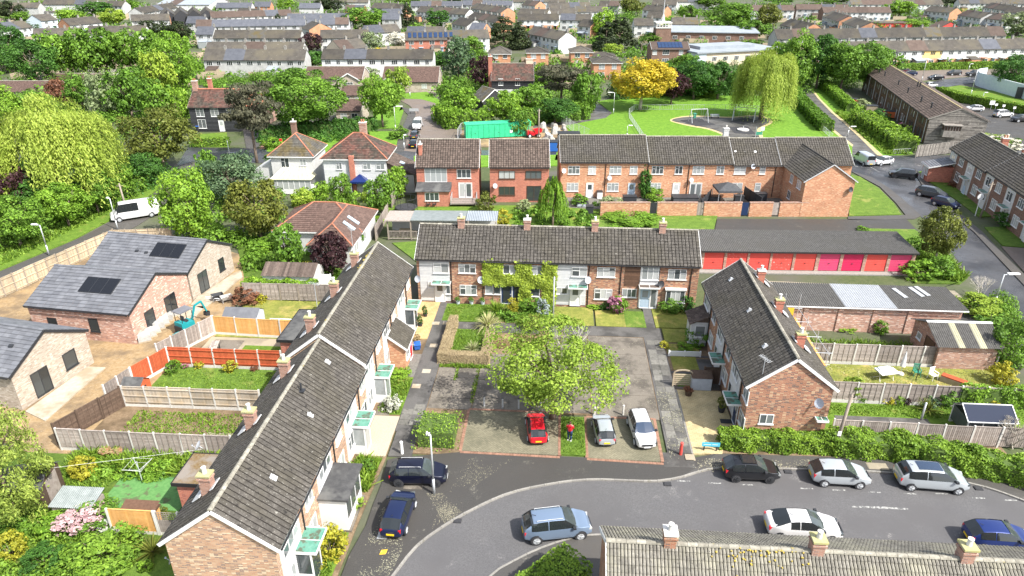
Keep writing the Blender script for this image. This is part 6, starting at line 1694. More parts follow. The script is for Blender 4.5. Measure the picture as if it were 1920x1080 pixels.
fence('tall timber site hoarding along the left road', G(-60,588), G(218,459), n=14, m='fence_new', style='rail', post='wood_pole', h=1.9, side=-1, gb=.05)
fence('grey timber hoarding behind the far new bungalow', G(218,459), G(325,455), n=5, m='fence_new', style='rail', post='wood_pole', h=1.8, side=-1, gb=.05)
fence('weathered timber fence in front of the clad block', G(1716,295), G(1785,287), n=5, m='wood_silver', style='board', post='wood_silver', h=2.0, gb=.05)
fence('short grey fence by the clad block gardens', G(1600,230), G(1616,240), n=2, m='wood_silver', style='board', post='wood_silver', h=1.8, gb=.05)
fence('garden fence between the white house and the red brick house', G(735,390), G(762,330), n=6, m='fence_grey', style='board', post='wood_pole', h=1.8, gb=.05)
fence('low white fence panels beside the pale garden shed', G(545,535), G(622,535), n=4, m='plastic_white', style='board', post='plastic_white', h=1.2, gb=.05)
fence('garden fence beside the brown-roofed bungalow', G(705,450), G(728,405), n=4, m='fence_grey', style='lap', post='wood_pole', h=1.7)
fence('dark panel fence between the middle yards', (27.2,90.9), (24.8,86.4), n=3, m='plastic_dark', style='board', post='plastic_dark', h=1.7, gb=.05)
fence('dark panel fence right of the gazebo', (32.2,92.2), (33.0,87.4), n=3, m='plastic_dark', style='board', post='plastic_dark', h=1.7, gb=.05)
fence('white picket edging beside the front lawn', E(9.8,50.95), E(12.4,50.95), n=2, m='plastic_white', style='board', post='plastic_white', h=.45, gb=.02)
def brick_wall(label, pts, h, m='brick_orange', gates=()):
 root = thing('brick_wall', label, 'wall', (*pts[0],0))
 x0, y0 = pts[0]
 for a, b in zip(pts[:-1], pts[1:]):
  a, b = Vector(a), Vector(b); d = b-a; mid = (a+b)/2-Vector((x0,y0)); L_ = d.length; ang = math.atan2(d.y,d.x)
  q = MB(); q.rbox(mid, ang, L_, .24, -.15, h); q.build('wall', [MATS[m]], root)
  q = MB(); q.rbox(mid, ang, L_+.1, .32, h, h+.09); q.build('coping', [MATS['brick_old']], root)
 return root
wy = G(1300,404)[1]
segs = [(1125,1217),(1231,1305),(1318,1388),(1403,1446),(1459,1512)]
for i, (a, b) in enumerate(segs):
 brick_wall(['leftmost stretch of the brick garden wall, mostly behind shrubs','second stretch of the brick garden wall from the left','brick garden wall stretch between the grey gates','narrow brick garden wall stretch left of the last gate','brick garden wall stretch meeting the gabled wing'][i], [G(a,404),G(b,404)], 1.75)
for x, k in ((1224,'plastic_dark'),(1311,'fence_grey'),(1395,'door_blue'),(1452,'fence_grey')):
 xx, yy = G(x,404); t = thing('garden_gate', {1224:'black gate in the brick garden wall, leftmost',1311:'pale grey gate in the brick garden wall',1395:'navy gate in the brick garden wall',1452:'grey wooden gate nearest the gabled wing'}[x], 'gate', (xx,yy))
 q = MB()
 for i in range(6): q.box(-.42+i*.14,-.29+i*.14,-.03,.02,.05,1.75)
 q.build('boards', [MATS[k]], t); q = MB(); q.box(-.42,.42,.02,.06,.3,.4); q.box(-.42,.42,.02,.06,1.4,1.5); q.build('rail', [MATS[k]], t); q = MB(); q.box(.28,.36,-.06,-.03,.9,1.0); q.build('latch', [MATS['plastic_dark']], t)
ctr = G(1990,180); root = thing('curved_wall', 'pale blue-white curved wall with dark doorway at the right edge', 'wall', (ctr[0],ctr[1]))
p = [G(*q) for q in ((1990,200),(1925,187),(1890,178),(1850,166),(1832,160),(1830,153),(1845,150))]
p = spline(p, 6)
for i in range(0,len(p)-1):
 a, b = Vector(p[i])-Vector(ctr), Vector(p[i+1])-Vector(ctr); d = b-a
 q = MB(); q.rbox((a+b)/2, math.atan2(d.y,d.x), d.length+.05, .3, -.2, 3.2); q.build('wall_panel', [MATS['render_pale_blue']], root)
q = MB(); a = Vector(G(1906,184))-Vector(ctr); q.rbox(a+Vector((0,-.4)), rad(-30), 1.3, .3, 0, 2.6); q.build('door', [MATS['plastic_dark']], root)
def railing(label, pts, h=1.1, name='park_railing', m='galvanised', step=.35, post=2.4):
 W = [Vector((*G(*p),0)) for p in pts]; o = W[0]; root = thing(name, label, 'railing', o)
 for a, b in zip(W[:-1], W[1:]):
  n = max(1,int(round((b-a).length/post)))
  for i in range(n):
   p, q = a.lerp(b,i/n)-o, a.lerp(b,(i+1)/n)-o
   mb = MB(); mb.beam(p+Vector((0,0,h)),q+Vector((0,0,h)),.05,.05); mb.beam(p+Vector((0,0,.12)),q+Vector((0,0,.12)),.04,.04)
   k = int((q-p).length/step)
   for j in range(1,k): c = p.lerp(q,j/k); mb.beam(c+Vector((0,0,.12)),c+Vector((0,0,h)),.025,.025)
   mb.build('rail_panel', [MATS[m]], root)
   mb = MB(); mb.tube(p,p+Vector((0,0,h+.08)),.05,n=6); mb.build('post', [MATS[m]], root)
 return root
railing('galvanised bow railing around the left side of the play area', [(1206,262),(1195,245),(1180,222),(1179,214),(1190,206)], 1.1)
railing('long galvanised railing along the back of the play area', [(1190,206),(1260,206),(1380,206),(1440,210)], 1.1)
railing('galvanised railing at the path end near the junction', [(1536,240),(1560,262)], 1.0)
railing('mesh barrier fencing along the works yard', [(1000,232),(1010,224),(1045,224),(1055,232),(1075,248),(1105,262)], 1.9, 'site_barrier')
railing('short barrier beside the green container', [(858,262),(865,250),(880,246)], 1.9, 'site_barrier')
railing('low guard rail at the path junction', [(1674,289),(1706,287)], .8, 'guard_rail')
# ------------------------------------------------------------------ vehicles
def smoothstep(t): t = min(1,max(0,t)); return t*t*(3-2*t)
CARM = {}
def car_paint(name, c, metal=.3):
 if name not in CARM: CARM[name] = mat('paint_'+name, c, rough=.28, metal=metal, spec=.5, coat=.6)
 return CARM[name]
SHAPES = {   # length, width, height, bonnet z, belt z, x of: bonnet start(screen base), screen top, roof end, rear screen base, tail z
 'hatch':  (4.0, 1.74, 1.48, .95, 1.0, 1.05, .22,-1.40,-1.90, 1.04),
 'suv':    (4.45,1.82, 1.66, 1.06,1.12, 1.22, .42,-1.62,-2.14, 1.16),
 'saloon': (4.8, 1.86, 1.48, .93, 1.0, 1.22, .25,-1.05,-2.0, 1.05),
 'mpv':    (4.75,1.88, 1.66, 1.02, 1.08, 1.5, .5,-1.72,-2.27, 1.14),
 'van':    (5.2, 1.95, 2.05, 1.15,1.2, 1.75, 1.25,-2.45,-2.56, 1.2),
 'bigvan': (6.6, 2.05, 2.6, 1.25,1.35, 2.55, 1.95,-3.15,-3.27, 1.35),
 'pickup': (5.1, 1.9, 1.75, 1.08,1.12, .95, .40,-.9,-1.15, 1.08)}
CMESH = {}
def car_meshes(kind, panel_van=False):
 key = (kind, panel_van)
 if key in CMESH: return CMESH[key]
 L_, W_, H_, bz, lz, xs, xt, xr, xb, tz = SHAPES[kind]
 hx = L_/2
 def top(x):
  """height of the centre line"""
  if x > xs:
   t = (x-xs)/(hx-xs); return bz-.20*t**2-(.20*smoothstep((t-.82)/.18))
  if x > xt: return bz+(H_-bz)*(1-((x-xt)/(xs-xt)))**.85
  if x > xr:
   t = (xt-x)/(xt-xr); return H_+.035*math.sin(PI*t)-.06*t*t
  if x > xb:
   t = (xr-x)/(xr-xb); return (H_-.05)+(tz-(H_-.05))*t**1.1
  t = (xb-x)/(xb+hx) if xb > -hx else 1
  return tz-.05*t-.25*smoothstep((t-.8)/.2)
 def belt(x):
  if x > xs: return top(x)-.05-.06*((x-xs)/(hx-xs))
  return lz+ (tz-.06-lz)*smoothstep((xs-x)/(xs+hx)) if x > xb else min(tz-.04, top(x)-.03)
 def halfw(x):
  t = abs(x)/hx; return W_/2*(1-.20*smoothstep((t-.60)/.40)**1.4)
 X = [-hx,-hx+.05,-hx+.16] + list(np.linspace(-hx+.3,hx-.4,22)) + [hx-.2,hx-.08,hx]
 for q in (xs,xt,xr,xb):
  i = min(range(3,len(X)-3), key=lambda k: abs(X[k]-q)); X[i] = max(q, -hx+.2)
 mid = (xt+xr)/2-.05
 X = sorted([q for q in X if abs(q-mid) > .05]+[mid-.03,mid+.03])
 prof = []
 for x in X:
  w = halfw(x); zt, zb = top(x), belt(x); cab = max(0, zt-zb)
  k = min(1, cab/(H_-lz))
  wr = w*(.94-.25*k if kind not in ('van','bigvan') else .94-.10*k)
  bot = .22+.10*smoothstep((abs(x)/hx-.86)/.14)
  P = [(w*.88,bot),(w*.98,bot+.10),(w,.52),(w*.985,zb*.82),(w*.95,zb),(w*.95+(wr-w*.95)*.5,zb+cab*.5),(wr,zb+cab*.90),(wr*.80,zt-.03),(0,zt)]
  prof.append([(x,y,z) for y,z in P]+[(x,-y,z) for y,z in P[-2::-1]])
 n = len(prof[0]); body = MB(); body.v = [p for r in prof for p in r]
 def face(i, j): return (i*n+j,(i+1)*n+j,(i+1)*n+j+1,i*n+j+1)
 glass = {'windscreen':[],'rear_window':[],'side_window':[],'side_window_b':[],'side_window_c':[],'side_window_d':[]}
 for i in range(len(X)-1):
  xm = (X[i]+X[i+1])/2
  for j in range(n-1):
   body.f.append(face(i,j)); body.m.append(1 if j in (0,n-2) else 0); body.t.append(.5)
   if j in (6,7,8,9):
    if xt < xm < xs: glass['windscreen'].append((i,j))
    elif xb < xm < xr and kind not in ('bigvan',): glass['rear_window'].append((i,j))
   if j in (4,5,10,11) and xr-.12 < xm < xs-.12:
    if panel_van and xm < xt-(.75 if kind == 'van' else 2.3): continue
    if abs(xm-mid) < .02: continue
    glass[('side_window' if j < 8 else 'side_window_b') if xm > mid else ('side_window_c' if j < 8 else 'side_window_d')].append((i,j))
 for i in (0,len(X)-1):
  body.f.append(tuple(i*n+j for j in (range(n-1,-1,-1) if i else range(n)))); body.m.append(0); body.t.append(.5)
 for i in range(len(X)-1): body.f.append((i*n,i*n+n-1,(i+1)*n+n-1,(i+1)*n)); body.m.append(1); body.t.append(.5)
 bme = body.mesh('body', [MATS['paint_red'],MATS['plastic_dark']], True)
 out = {'body': bme, 'glass': []}
 for gname, fs in glass.items():
  if not fs: continue
  g = MB()
  for (i, j) in fs:
   q = []
   for (a, b) in ((i,j),(i+1,j),(i+1,j+1),(i,j+1)):
    p = Vector(prof[a][b]); nrm = (p-Vector((p.x*.8,0,H_*.35))).normalized(); q.append(p+nrm*.012)
   g.poly(q)
  out['glass'].append((gname[:11] if gname.startswith('side') else gname, g.mesh(gname, [MATS['car_glass']], True)))
 r = .32 if kind not in ('suv','van','bigvan','pickup') else .36
 wx = (hx-.82, -hx+.78) if kind != 'bigvan' else (hx-1.05,-hx+1.35)
 t = MB(); t.tube((0,-.11,0),(0,.11,0),r,r,18)
 a = MB(); a.tube((0,-.125,0),(0,-.02,0),r*.66,r*.70,14)
 for k in range(5):
  th = 2*PI*k/5; a.beam((0,-.13,0),(math.cos(th)*r*.62,-.13,math.sin(th)*r*.62),.05,.02)
 ar = MB(); ar.tube((0,-.02,0),(0,.02,0),r*1.16,r*1.16,18)
 out.update(tyre=t.mesh('tyre',[MATS['rubber_black']]), rim=a.mesh('rim',[MATS['galvanised']]), arch=ar.mesh('wheel_arch',[MATS['plastic_dark']]), r=r, wx=wx, hw=W_/2)
 q = MB(); q.box(-.16,.05,-.17,.17,-.07,.07); out['head'] = q.mesh('headlight',[MATS['glass']])
 q = MB(); q.box(-.015,.16,-.09,.07,-.12,.12); out['tail'] = q.mesh('tail_light',[MATS['paint_red']])
 q = MB(); q.box(-.015,.015,-.26,.26,-.06,.06); out['plate_r'] = q.mesh('number_plate',[MATS['yellow_plate']]); out['plate_f'] = q.mesh('number_plate',[MATS['plastic_white']])
 q = MB(); q.box(-.09,.09,-.10,.10,-.06,.07); out['mirror'] = q.mesh('wing_mirror',[MATS['plastic_dark']])
 q = MB(); q.box(-.03,.03,-.45,.45,-.07,.07); out['grille'] = q.mesh('grille',[MATS['plastic_dark']])
 out['top'] = top; out['belt'] = belt; out['halfw'] = halfw; out['hx'] = hx; out['H'] = H_; out['S'] = SHAPES[kind]
 CMESH[key] = out
 return out
mat('yellow_plate', (.80,.55,.02), rough=.5)
def car(label, x, y, heading, kind, paint, scale=1.0, lod=0, panel_van=False, dark_rim=False, roof=None, rails=False, cat='car', name='parked_car', z=0.0, group=None, wscreen=None):
 M_ = car_meshes(kind, panel_van)
 t = thing(name, label, cat, (x,y,z), heading, group); t.scale = (scale*.885,)*3
 b = link('body', M_['body'], t); sm = b.modifiers.new('sub','SUBSURF'); sm.levels = 1; sm.render_levels = 1; b.material_slots[0].link = 'OBJECT'; b.material_slots[0].material = paint
 for gname, gm_ in M_['glass']:
  o = link(gname, gm_, t)
  if gname == 'windscreen': set_mat(o, 'screen_glass')
  if wscreen and gname in ('windscreen','rear_window'): set_mat(o, wscreen)
 for wx in M_['wx']:
  for s_ in (-1,1):
   ry = PI if s_ > 0 else 0
   link('wheel_arch', M_['arch'], t, (wx,s_*(M_['hw']-.03),M_['r']+.02))
   w = link('wheel', M_['tyre'], t, (wx,s_*(M_['hw']-.09),M_['r']), ry); rm = link('rim', M_['rim'], w)
   if dark_rim: set_mat(rm, 'frame_black')
 hx = M_['hx']; hw = M_['halfw']
 for s_ in (-1,1):
  link('headlight', M_['head'], t, (hx-.13,s_*(hw(hx-.1)-.19),.66 if kind in ('hatch','saloon') else .76), (0,0,-s_*.25))
  link('tail_light', M_['tail'], t, (-hx+.04,s_*(hw(-hx)-.09),.84 if kind not in ('van','bigvan') else 1.1))
  link('wing_mirror', M_['mirror'], t, (M_['S'][5]-.25,s_*(M_['hw']+.06),M_['S'][4]+.06))
 link('number_plate', M_['plate_r'], t, (-hx-.015,0,.56)); link('number_plate', M_['plate_f'], t, (hx+.02,0,.42)); link('grille', M_['grille'], t, (hx,0,.60))
 xt, xr, H_ = M_['S'][6], M_['S'][7], M_['H']
 if roof:
  m = MB(); k = 6
  a0, a1 = (xt-.08, xr+.55) if roof != 'roof_silver' else (xr+.05,xr+.75)
  for i in range(k):
   u0, u1 = a0+(a1-a0)*i/k, a0+(a1-a0)*(i+1)/k
   m.poly([(u0,-.46,M_['top'](u0)+.012),(u1,-.46,M_['top'](u1)+.012),(u1,.46,M_['top'](u1)+.014),(u0,.46,M_['top'](u0)+.014)][::(1 if a1 > a0 else -1)])
  m.build('sunroof', [MATS['car_glass_blue' if roof == 'blue' else 'car_glass']], t)
 if rails:
  for s_ in (-1,1):
   m = MB(); yy = s_*.55*M_['hw']/.9; m.tube((xt-.15,yy,H_+.06),(xr+.25,yy,H_+.03),.02,n=6)
   for u in (xt-.15,xr+.25): m.tube((u,yy,H_-.04),(u,yy,H_+.05),.02,n=6)
   m.build('roof_rail', [MATS['lead']], t)
 m = MB(); m.beam((xr+.25,0,H_-.02),(xr+.02,0,H_+.10),.03,.02); m.build('aerial', [MATS['plastic_dark']], t)
 return t
def carpx(label, px, py, heading, kind, paint, c, **k):
 x, y = G(px, py); return car(label, x, y, rad(heading), kind, car_paint(paint, c, .0 if paint in ('white','red','black') else .35), **k)
WHT, SIL, BLK, NVY, GRY = ('white',(.62,.62,.62)), ('silver',(.46,.50,.53)), ('black',(.008,.009,.012)), ('navy',(.012,.022,.075)), ('grey',(.075,.085,.10))
RZ = -.10
carpx('red hatchback reversed in the block-paved bay', 1006, 811, 93, 'hatch', 'red', (.62,.012,.025), z=.0, scale=.90)
carpx('small silver hatchback under the courtyard tree', 1131, 814, 92, 'hatch', *SIL, scale=.90)
carpx('white crossover parked nose toward the road', 1202, 815, 273, 'suv', *WHT, scale=.93, wscreen='car_glass_blue')
carpx('black-navy crossover with roof rails beside the lamp post', 786, 899, -1, 'suv', 'midnight', (.008,.010,.028), scale=.93, dark_rim=True, rails=True)
carpx('dark blue hatchback with yellow plate by the left gardens', 748, 973, 83, 'hatch', *NVY)
carpx('blue-grey estate SUV parked by the bend of the kerb', 1043, 996, 8, 'suv', 'blue_grey', (.20,.27,.38), z=-.1, rails=True, scale=1.02)
carpx('black small hatchback with silver roof arches by the hedge', 1406, 889, -3, 'hatch', *BLK, z=-.1, roof='black', dark_rim=True)
carpx('silver hatchback between the black hatchback and the silver people carrier', 1571, 898, -5, 'hatch', *SIL, z=-.1, scale=1.02)
carpx('silver people carrier with dark glass roof by the hedge', 1742, 906, -7, 'mpv', *SIL, z=-.1, roof='blue')
carpx('white saloon parked behind the mossy chimney', 1503, 995, -5, 'saloon', *WHT, z=-.1)
carpx('bright blue hatchback cut by the right edge', 1868, 1016, -6, 'hatch', 'blue', (.014,.035,.17), z=-.1)
carpx('silver van seen from behind at the path end', 1619, 305, 92, 'van', *SIL, z=-.1, panel_van=True, cat='van', name='parked_van')
carpx('white hatchback at the junction beside the silver van', 1654, 307, 200, 'hatch', *WHT, z=-.1)
carpx('black SUV turning at the junction', 1692, 332, 158, 'suv', *BLK, z=-.1, name='car', dark_rim=True)
carpx('dark grey SUV on the right road, first of the parked pair', 1745, 368, 315, 'suv', *GRY, z=-.1)
carpx('dark car half hidden behind the olive tree', 1772, 386, 300, 'hatch', *NVY, z=-.1)
carpx('large white van on the left road', 256, 407, 212, 'bigvan', *WHT, z=-.05, panel_van=True, cat='van', name='parked_van')
carpx('white van in the cul-de-sac facing the houses', 783, 240, 270, 'van', *WHT, cat='van', name='parked_van', panel_van=True)
carpx('dark grey car behind the white van in the cul-de-sac', 778, 258, 90, 'hatch', *GRY)
carpx('black car nearest the red brick house', 776, 275, 90, 'hatch', *BLK)
carpx('white car on the drive beside the pine', 484, 242, 90, 'hatch', *WHT)
carpx('dark car on the road behind the blue-green tree', 440, 300, 0, 'hatch', *BLK)
carpx('white SUV in the car park at the right edge', 1879, 219, 10, 'suv', *WHT, scale=1.05)
carpx('black car beside the white SUV in the car park', 1914, 228, 185, 'suv', *BLK)
carpx('white car partly hidden by the timber block roof', 1826, 208, 170, 'hatch', *WHT)
carpx('dark blue car nearest the timber block on the brown parking', 1706, 141, 165, 'hatch', *NVY)
carpx('black saloon on the edge of the brown parking', 1754, 149, 185, 'saloon', *BLK)
carpx('black SUV in the middle of the brown parking', 1788, 141, 190, 'suv', *BLK)
carpx('black pickup at the right of the brown parking', 1826, 142, 180, 'pickup', *BLK)
carpx('white hatchback on the far road below the parking', 1745, 163, 20, 'hatch', *WHT, z=-.05)
carpx('maroon car behind the dark blue one by the timber block', 1694, 137, 165, 'hatch', 'maroon', (.16,.02,.03))
# ------------------------------------------------------------------ street furniture and garden things
def lamp(label, bx, by, top, arm=1.0, dirx=1.0, m='galvanised', h=None, name='street_lamp', head='plastic_white'):
 x, y = G(bx, by); h = h or height_over(bx, top, x, y)
 t = thing(name, label, 'street lamp', (x,y))
 p = MB(); p.tube((0,0,0),(0,0,1.2),.09,.085); p.tube((0,0,1.2),(0,0,h),.065,.045); p.build('pole', [MATS[m]], t, smooth=True)
 a = MB(); a.tube((0,0,h-.02),(dirx*arm*.35,-.05,h+.05),.035,.03,6); a.build('arm', [MATS[m]], t)
 l = MB(); l.box(dirx*arm*.3-.05,dirx*arm*.3+.05,-.1,.1,h+.0,h+.1); l.prism([(dirx*arm*.3-.1,-.16),(dirx*arm+.02,-.12),(dirx*arm+.02,.12),(dirx*arm*.3-.1,.16)],h+.04,h+.15); l.build('lamp_head', [MATS[head]], t)
 return t
lamp('slim lamp post in front of the black-navy crossover', 814, 926, 815, .45, -.6)
lamp('tall lamp post on the right road by the bare shrub', 1862, 577, 515, 1.4, 1)
lamp('lamp post on the verge of the left road', 92, 478, 422, .9, -1)
lamp('white lamp post on the road left of the white van', 221, 430, 372, .4, -1)
lamp('lamp post on the grass by the cul-de-sac entrance', 742, 246, 200, 1.6, 1)
lamp('lamp post at the head of the cul-de-sac', 769, 182, 142, 1.2, -1)
lamp('lamp post beside the golden tree', 1150, 214, 174, 1.4, -1)
lamp('lamp post on the park lawn behind the terrace', 1175, 262, 236, .9, 1)
lamp('lamp post beside the footpath up the slope', 1589, 256, 238, 1.2, 1)
lamp('lamp post in the brown parking by the hedge', 1728, 152, 113, 1.2, 1)
lamp('lamp post on the lawn before the curved wall', 1820, 178, 131, 1.2, 1)
lamp('short post on the grass beside the car park hedge', 1839, 196, 174, .8, 1)
lamp('white post lamp near the far right terraces', 1816, 131, 120, .9, 1)
lamp('small post lamp by the red brick house', 758, 280, 254, .5, 1)
def pole(label, bx, by, top, m='wood_pole', r=.13, lean=(0,0), name='telegraph_pole', cat='pole', cross=True, sign=None):
 x, y = G(bx, by); h = height_over(bx, top, x, y); t = thing(name, label, cat, (x,y), 0)
 p = MB(); p.tube((0,0,-.2),(lean[0],lean[1],h),r,r*.75,10); p.build('pole', [MATS[m]], t, smooth=True)
 if cross:
  p = MB(); p.beam((lean[0]-.4,lean[1],h-.25),(lean[0]+.4,lean[1],h-.25),.07,.07); p.tube((lean[0],lean[1],h),(lean[0],lean[1],h+.12),r*.9,r*.2); p.build('crossbar', [MATS[m]], t)
 if sign:
  p = MB(); p.box(-.12,.12,-r-.03,-r+.01,1.5,1.85); p.build('notice', [MATS['plastic_white']], t)
 return t
pole('leaning wooden pole with lamp bracket at the gable corner', 1563, 848, 742, lean=(.25,0), sign=1)
pole('telegraph pole on the right verge', 1838, 407, 342, lean=(.2,0)); pole('telegraph pole by the left road van', 240, 402, 345, lean=(-.15,0)); pole('pole behind the green container', 1010, 262, 205, cross=True)
pole('wooden pole behind the white hipped house', 563, 252, 200); pole('white post in the middle terrace garden', 1037, 605, 519, 'galvanised', .08, cross=False); pole('lamp mast among the left trees', 78, 150, 118, 'galvanised', .1)
pole('thin pole on the far left road by the black house', 433, 305, 262, 'galvanised', .06, cross=False); pole('concrete post with crossbars in the right garden', 1727, 787, 755, 'galvanised', .09, cross=False); pole('thin washing pole on the right lawn', 1717, 713, 678, 'plastic_dark', .035, cross=False)
x, y = G(1828,405); t = thing('road_sign', 'round pale traffic sign on a white post beside the verge', 'road sign', (x,y)); p = MB(); p.tube((0,0,0),(0,0,2.9),.05); p.build('post', [MATS['plastic_white']], t); p = MB(); p.tube((0,-.03,2.6),(0,.0,2.6),.42,.42,20); p.build('sign_face', [MATS['plastic_white']], t)
x, y = G(1331,845); t = thing('street_sign', 'pale blue street name plate on two black legs', 'sign', (x,y), EST)
for s_ in (-.42,.42): p = MB(); p.box(s_-.04,s_+.04,-.03,.03,0,.55); p.build('leg', [MATS['plastic_dark']], t)
p = MB(); p.box(-.6,.6,-.06,-.03,.4,.72); p.build('plate', [MATS['sign_blue']], t); p = MB(); p.box(-.5,.0,-.065,-.06,.54,.58); p.box(.08,.45,-.065,-.06,.54,.58); p.build('lettering', [MATS['plastic_white']], t)
x, y = G(788,213); t = thing('street_sign', 'pale green name board on the cul-de-sac grass', 'sign', (x-1.3,y)); p = MB(); p.box(-1,1,-.05,0,.5,1.1); p.build('plate', [MATS['sheet_new']], t)
for s_ in (-.8,.8): p = MB(); p.box(s_-.05,s_+.05,-.0,.06,0,.9); p.build('leg', [MATS['plastic_dark']], t)
for i, (e, n, k) in enumerate(((-3.6,42.6,0),(-2.4,42.6,0),(-5.0,42.7,0),(-.8,42.6,0),(3.2,42.2,1),(5.3,42.3,1))):
 x, y = E(e,n); t = thing('bollard', ['grey post second from left behind the bays','grey post third from left behind the bays','leftmost grey post behind the bays','grey post just behind the red hatchback','pale post beside the silver hatchback','pale post behind the white crossover'][i], 'bollard', (x,y));
 p = MB(); p.tube((0,0,0),(0,0,.85),.075,.075,10); p.build('post', [MATS['concrete_post' if k else 'galvanised']], t); p = MB(); p.tube((0,0,.85),(0,0,.9),.09,.03,10); p.build('cap', [MATS['plastic_dark' if not k else 'concrete_post']], t)
for (px, py, top, m, lb) in ((1276,852,826,'red','pinkish-red bollard at the end of the right path'),(754,850,830,'white','white bollard at the path mouth by the square hedge')):
 x, y = G(px,py); t = thing('bollard', lb, 'bollard', (x,y)); p = MB(); p.tube((0,0,0),(0,0,.95),.11,.10,12); p.build('post', [MATS['door_coral' if m == 'red' else 'plastic_white']], t); p = MB(); p.tube((0,0,.95),(0,0,1.0),.12,.08,12); p.build('cap', [MATS['door_coral' if m == 'red' else 'plastic_white']], t)
def bin_(label, x, y, rz, m='plastic_dark', lid=None, h=1.05, cat='bin'):
 t = thing('wheelie_bin', label, cat, (x,y), rz); p = MB(); b = .27
 p.faces([(-b*.85,-b*.85,.08),(b*.85,-b*.85,.08),(b*.85,b*.9,.08),(-b*.85,b*.9,.08),(-b,-b,h-.1),(b,-b,h-.1),(b,b,h-.1),(-b,b,h-.1)],[(0,1,5,4),(1,2,6,5),(2,3,7,6),(3,0,4,7),(0,3,2,1)]); p.build('bin_body', [MATS[m]], t)
 p = MB(); p.faces([(-b-.03,-b-.05,h-.1),(b+.03,-b-.05,h-.1),(b+.03,b+.05,h-.02),(-b-.03,b+.05,h-.02),(-b-.03,-b-.05,h-.06),(b+.03,-b-.05,h-.06),(b+.03,b+.05,h+.03),(-b-.03,b+.05,h+.03)],[(4,5,6,7),(0,1,5,4),(1,2,6,5),(2,3,7,6),(3,0,4,7)]); p.build('lid', [MATS[lid or m]], t)
 for s_ in (-1,1): p = MB(); p.tube((s_*b,b*.8,.1),(s_*(b+.05),b*.8,.1),.1,.1,10); p.build('wheel', [MATS['rubber_black']], t)
 return t
bin_('black bin with blue lid beside the canopy porch', *E(-12.6,52.0), EST, 'plastic_dark', 'plastic_blue'); bin_('blue recycling box lid by the pitched porch', *E(-11.6,50.6), EST+.3, 'plastic_blue', 'plastic_blue', .6)
bin_('black bin at the right row porch', *E(12.7,47.3), EST); bin_('dark bin on the black house drive', *G(372,246), 0, 'plastic_dark', 'plastic_blue')
bin_('black bin beside the red post box on the grass', *G(514,274), 0);
x, y = G(528,276); t = thing('post_box', 'small red post box on the grass verge', 'post box', (x,y)); p = MB(); p.tube((0,0,0),(0,0,1.1),.06); p.build('post', [MATS['plastic_dark']], t); p = MB(); p.box(-.2,.2,-.15,.15,.8,1.5); p.build('box', [MATS['paint_red']], t)
def pot(label, x, y, r=.22, m='pot_clay', plant='leaf_mid', h=.5, kind='shrub', name='plant_pot'):
 t = thing(name, label, 'plant pot', (x,y)); p = MB(); p.tube((0,0,0),(0,0,r*1.5),r*.75,r,12); p.build('pot', [MATS[m]], t)
 o = link('foliage', crown(kind,1,3), t, (0,0,r*1.3), sc_=(r*2.6,r*2.6,h)); set_mat(o, plant); return t
pot('black pot with small conifer on the orange paving, farther', *E(-12.0,56.6), m='plastic_dark', plant='leaf_deep', h=.9); pot('black pot with small conifer on the orange paving, nearer', *E(-12.1,54.7), m='plastic_dark', plant='leaf_deep', h=.9)
pot('pale pot against the middle terrace, left', *E(-9.3,59.35), m='plastic_grey'); pot('pale pot against the middle terrace, centre', *E(-8.0,59.4), m='plastic_grey'); pot('pale pot against the middle terrace, right', *E(-6.9,59.4), m='plastic_grey')
pot('potted shrub by the right row doorway', *E(12.6,43.2), r=.28, m='plastic_dark', plant='leaf_olive', h=1.1); pot('low planter of red flowers beside the storage box', *E(10.5,45.2), r=.3, m='fence_brown', plant='leaf_red', h=.4)
pot('terracotta pot in the overgrown garden, left', *E(-29.8,35.2), r=.34, plant='leaf_dry', h=.2); pot('terracotta pot in the overgrown garden, right', *E(-29.0,35.2), r=.34, plant='leaf_dry', h=.2)
pot('clay pot beside the bottom left gable, left', *E(-20.3,27.0), r=.2); pot('clay pot beside the bottom left gable, right', *E(-19.8,26.9), r=.2)
x, y = E(11.6,46.3); t = thing('storage_box', 'pale grey-blue plastic storage box with brown lid', 'storage box', (x,y), EST)
p = MB(); p.box(-.75,.75,-.4,.4,0,1.1); p.build('box_body', [MATS['plastic_grey']], t); p = MB(); p.faces([(-.8,-.45,1.1),(.8,-.45,1.1),(.8,.45,1.35),(-.8,.45,1.35),(-.8,.45,1.1),(.8,.45,1.1)],[(0,1,2,3),(0,3,4),(1,5,2),(5,4,3,2)]); p.build('lid', [MATS['fence_brown']], t)
for s_ in (-.37,.37): p = MB(); p.box(s_-.35,s_+.35,-.425,-.4,.08,1.02); p.build('door', [MATS['plastic_grey']], t)
x, y = E(10.2,46.4); t = thing('garden_gate', 'arched white lattice gate panel beside the storage box', 'gate', (x,y), EST); p = MB()
for s_ in (-.72,.72): p.box(s_-.05,s_+.05,-.04,.04,0,1.2)
for i in range(6): p.box(-.68,.68,-.03,.03,.12+i*.18,.22+i*.18)
pts = [(.72*math.cos(rad(a)),0,1.2+.3*math.sin(rad(a))) for a in range(0,181,20)]
for a, b in zip(pts[:-1],pts[1:]): p.beam(a,b,.09,.09)
p.build('lattice', [MATS['fence_new']], t)
fence('short brown fence behind the storage box', E(11.9,46.9), E(13.1,46.9), n=1, m='fence_brown', post='fence_brown', h=1.5, gb=.02)
p = MB(); p.box(-.4,.4,-.25,.25,0,.02); tag(p.build('door_mat', [MATS['plastic_dark']], None, (*E(12.7,42.0),.02), EST), 'black doormat outside the right row door', 'doormat')
t = thing('garden_shed', 'low grey-roofed garden shed beside the red-leaved shrub', 'shed', (E(-29.4,52.6)), EST)
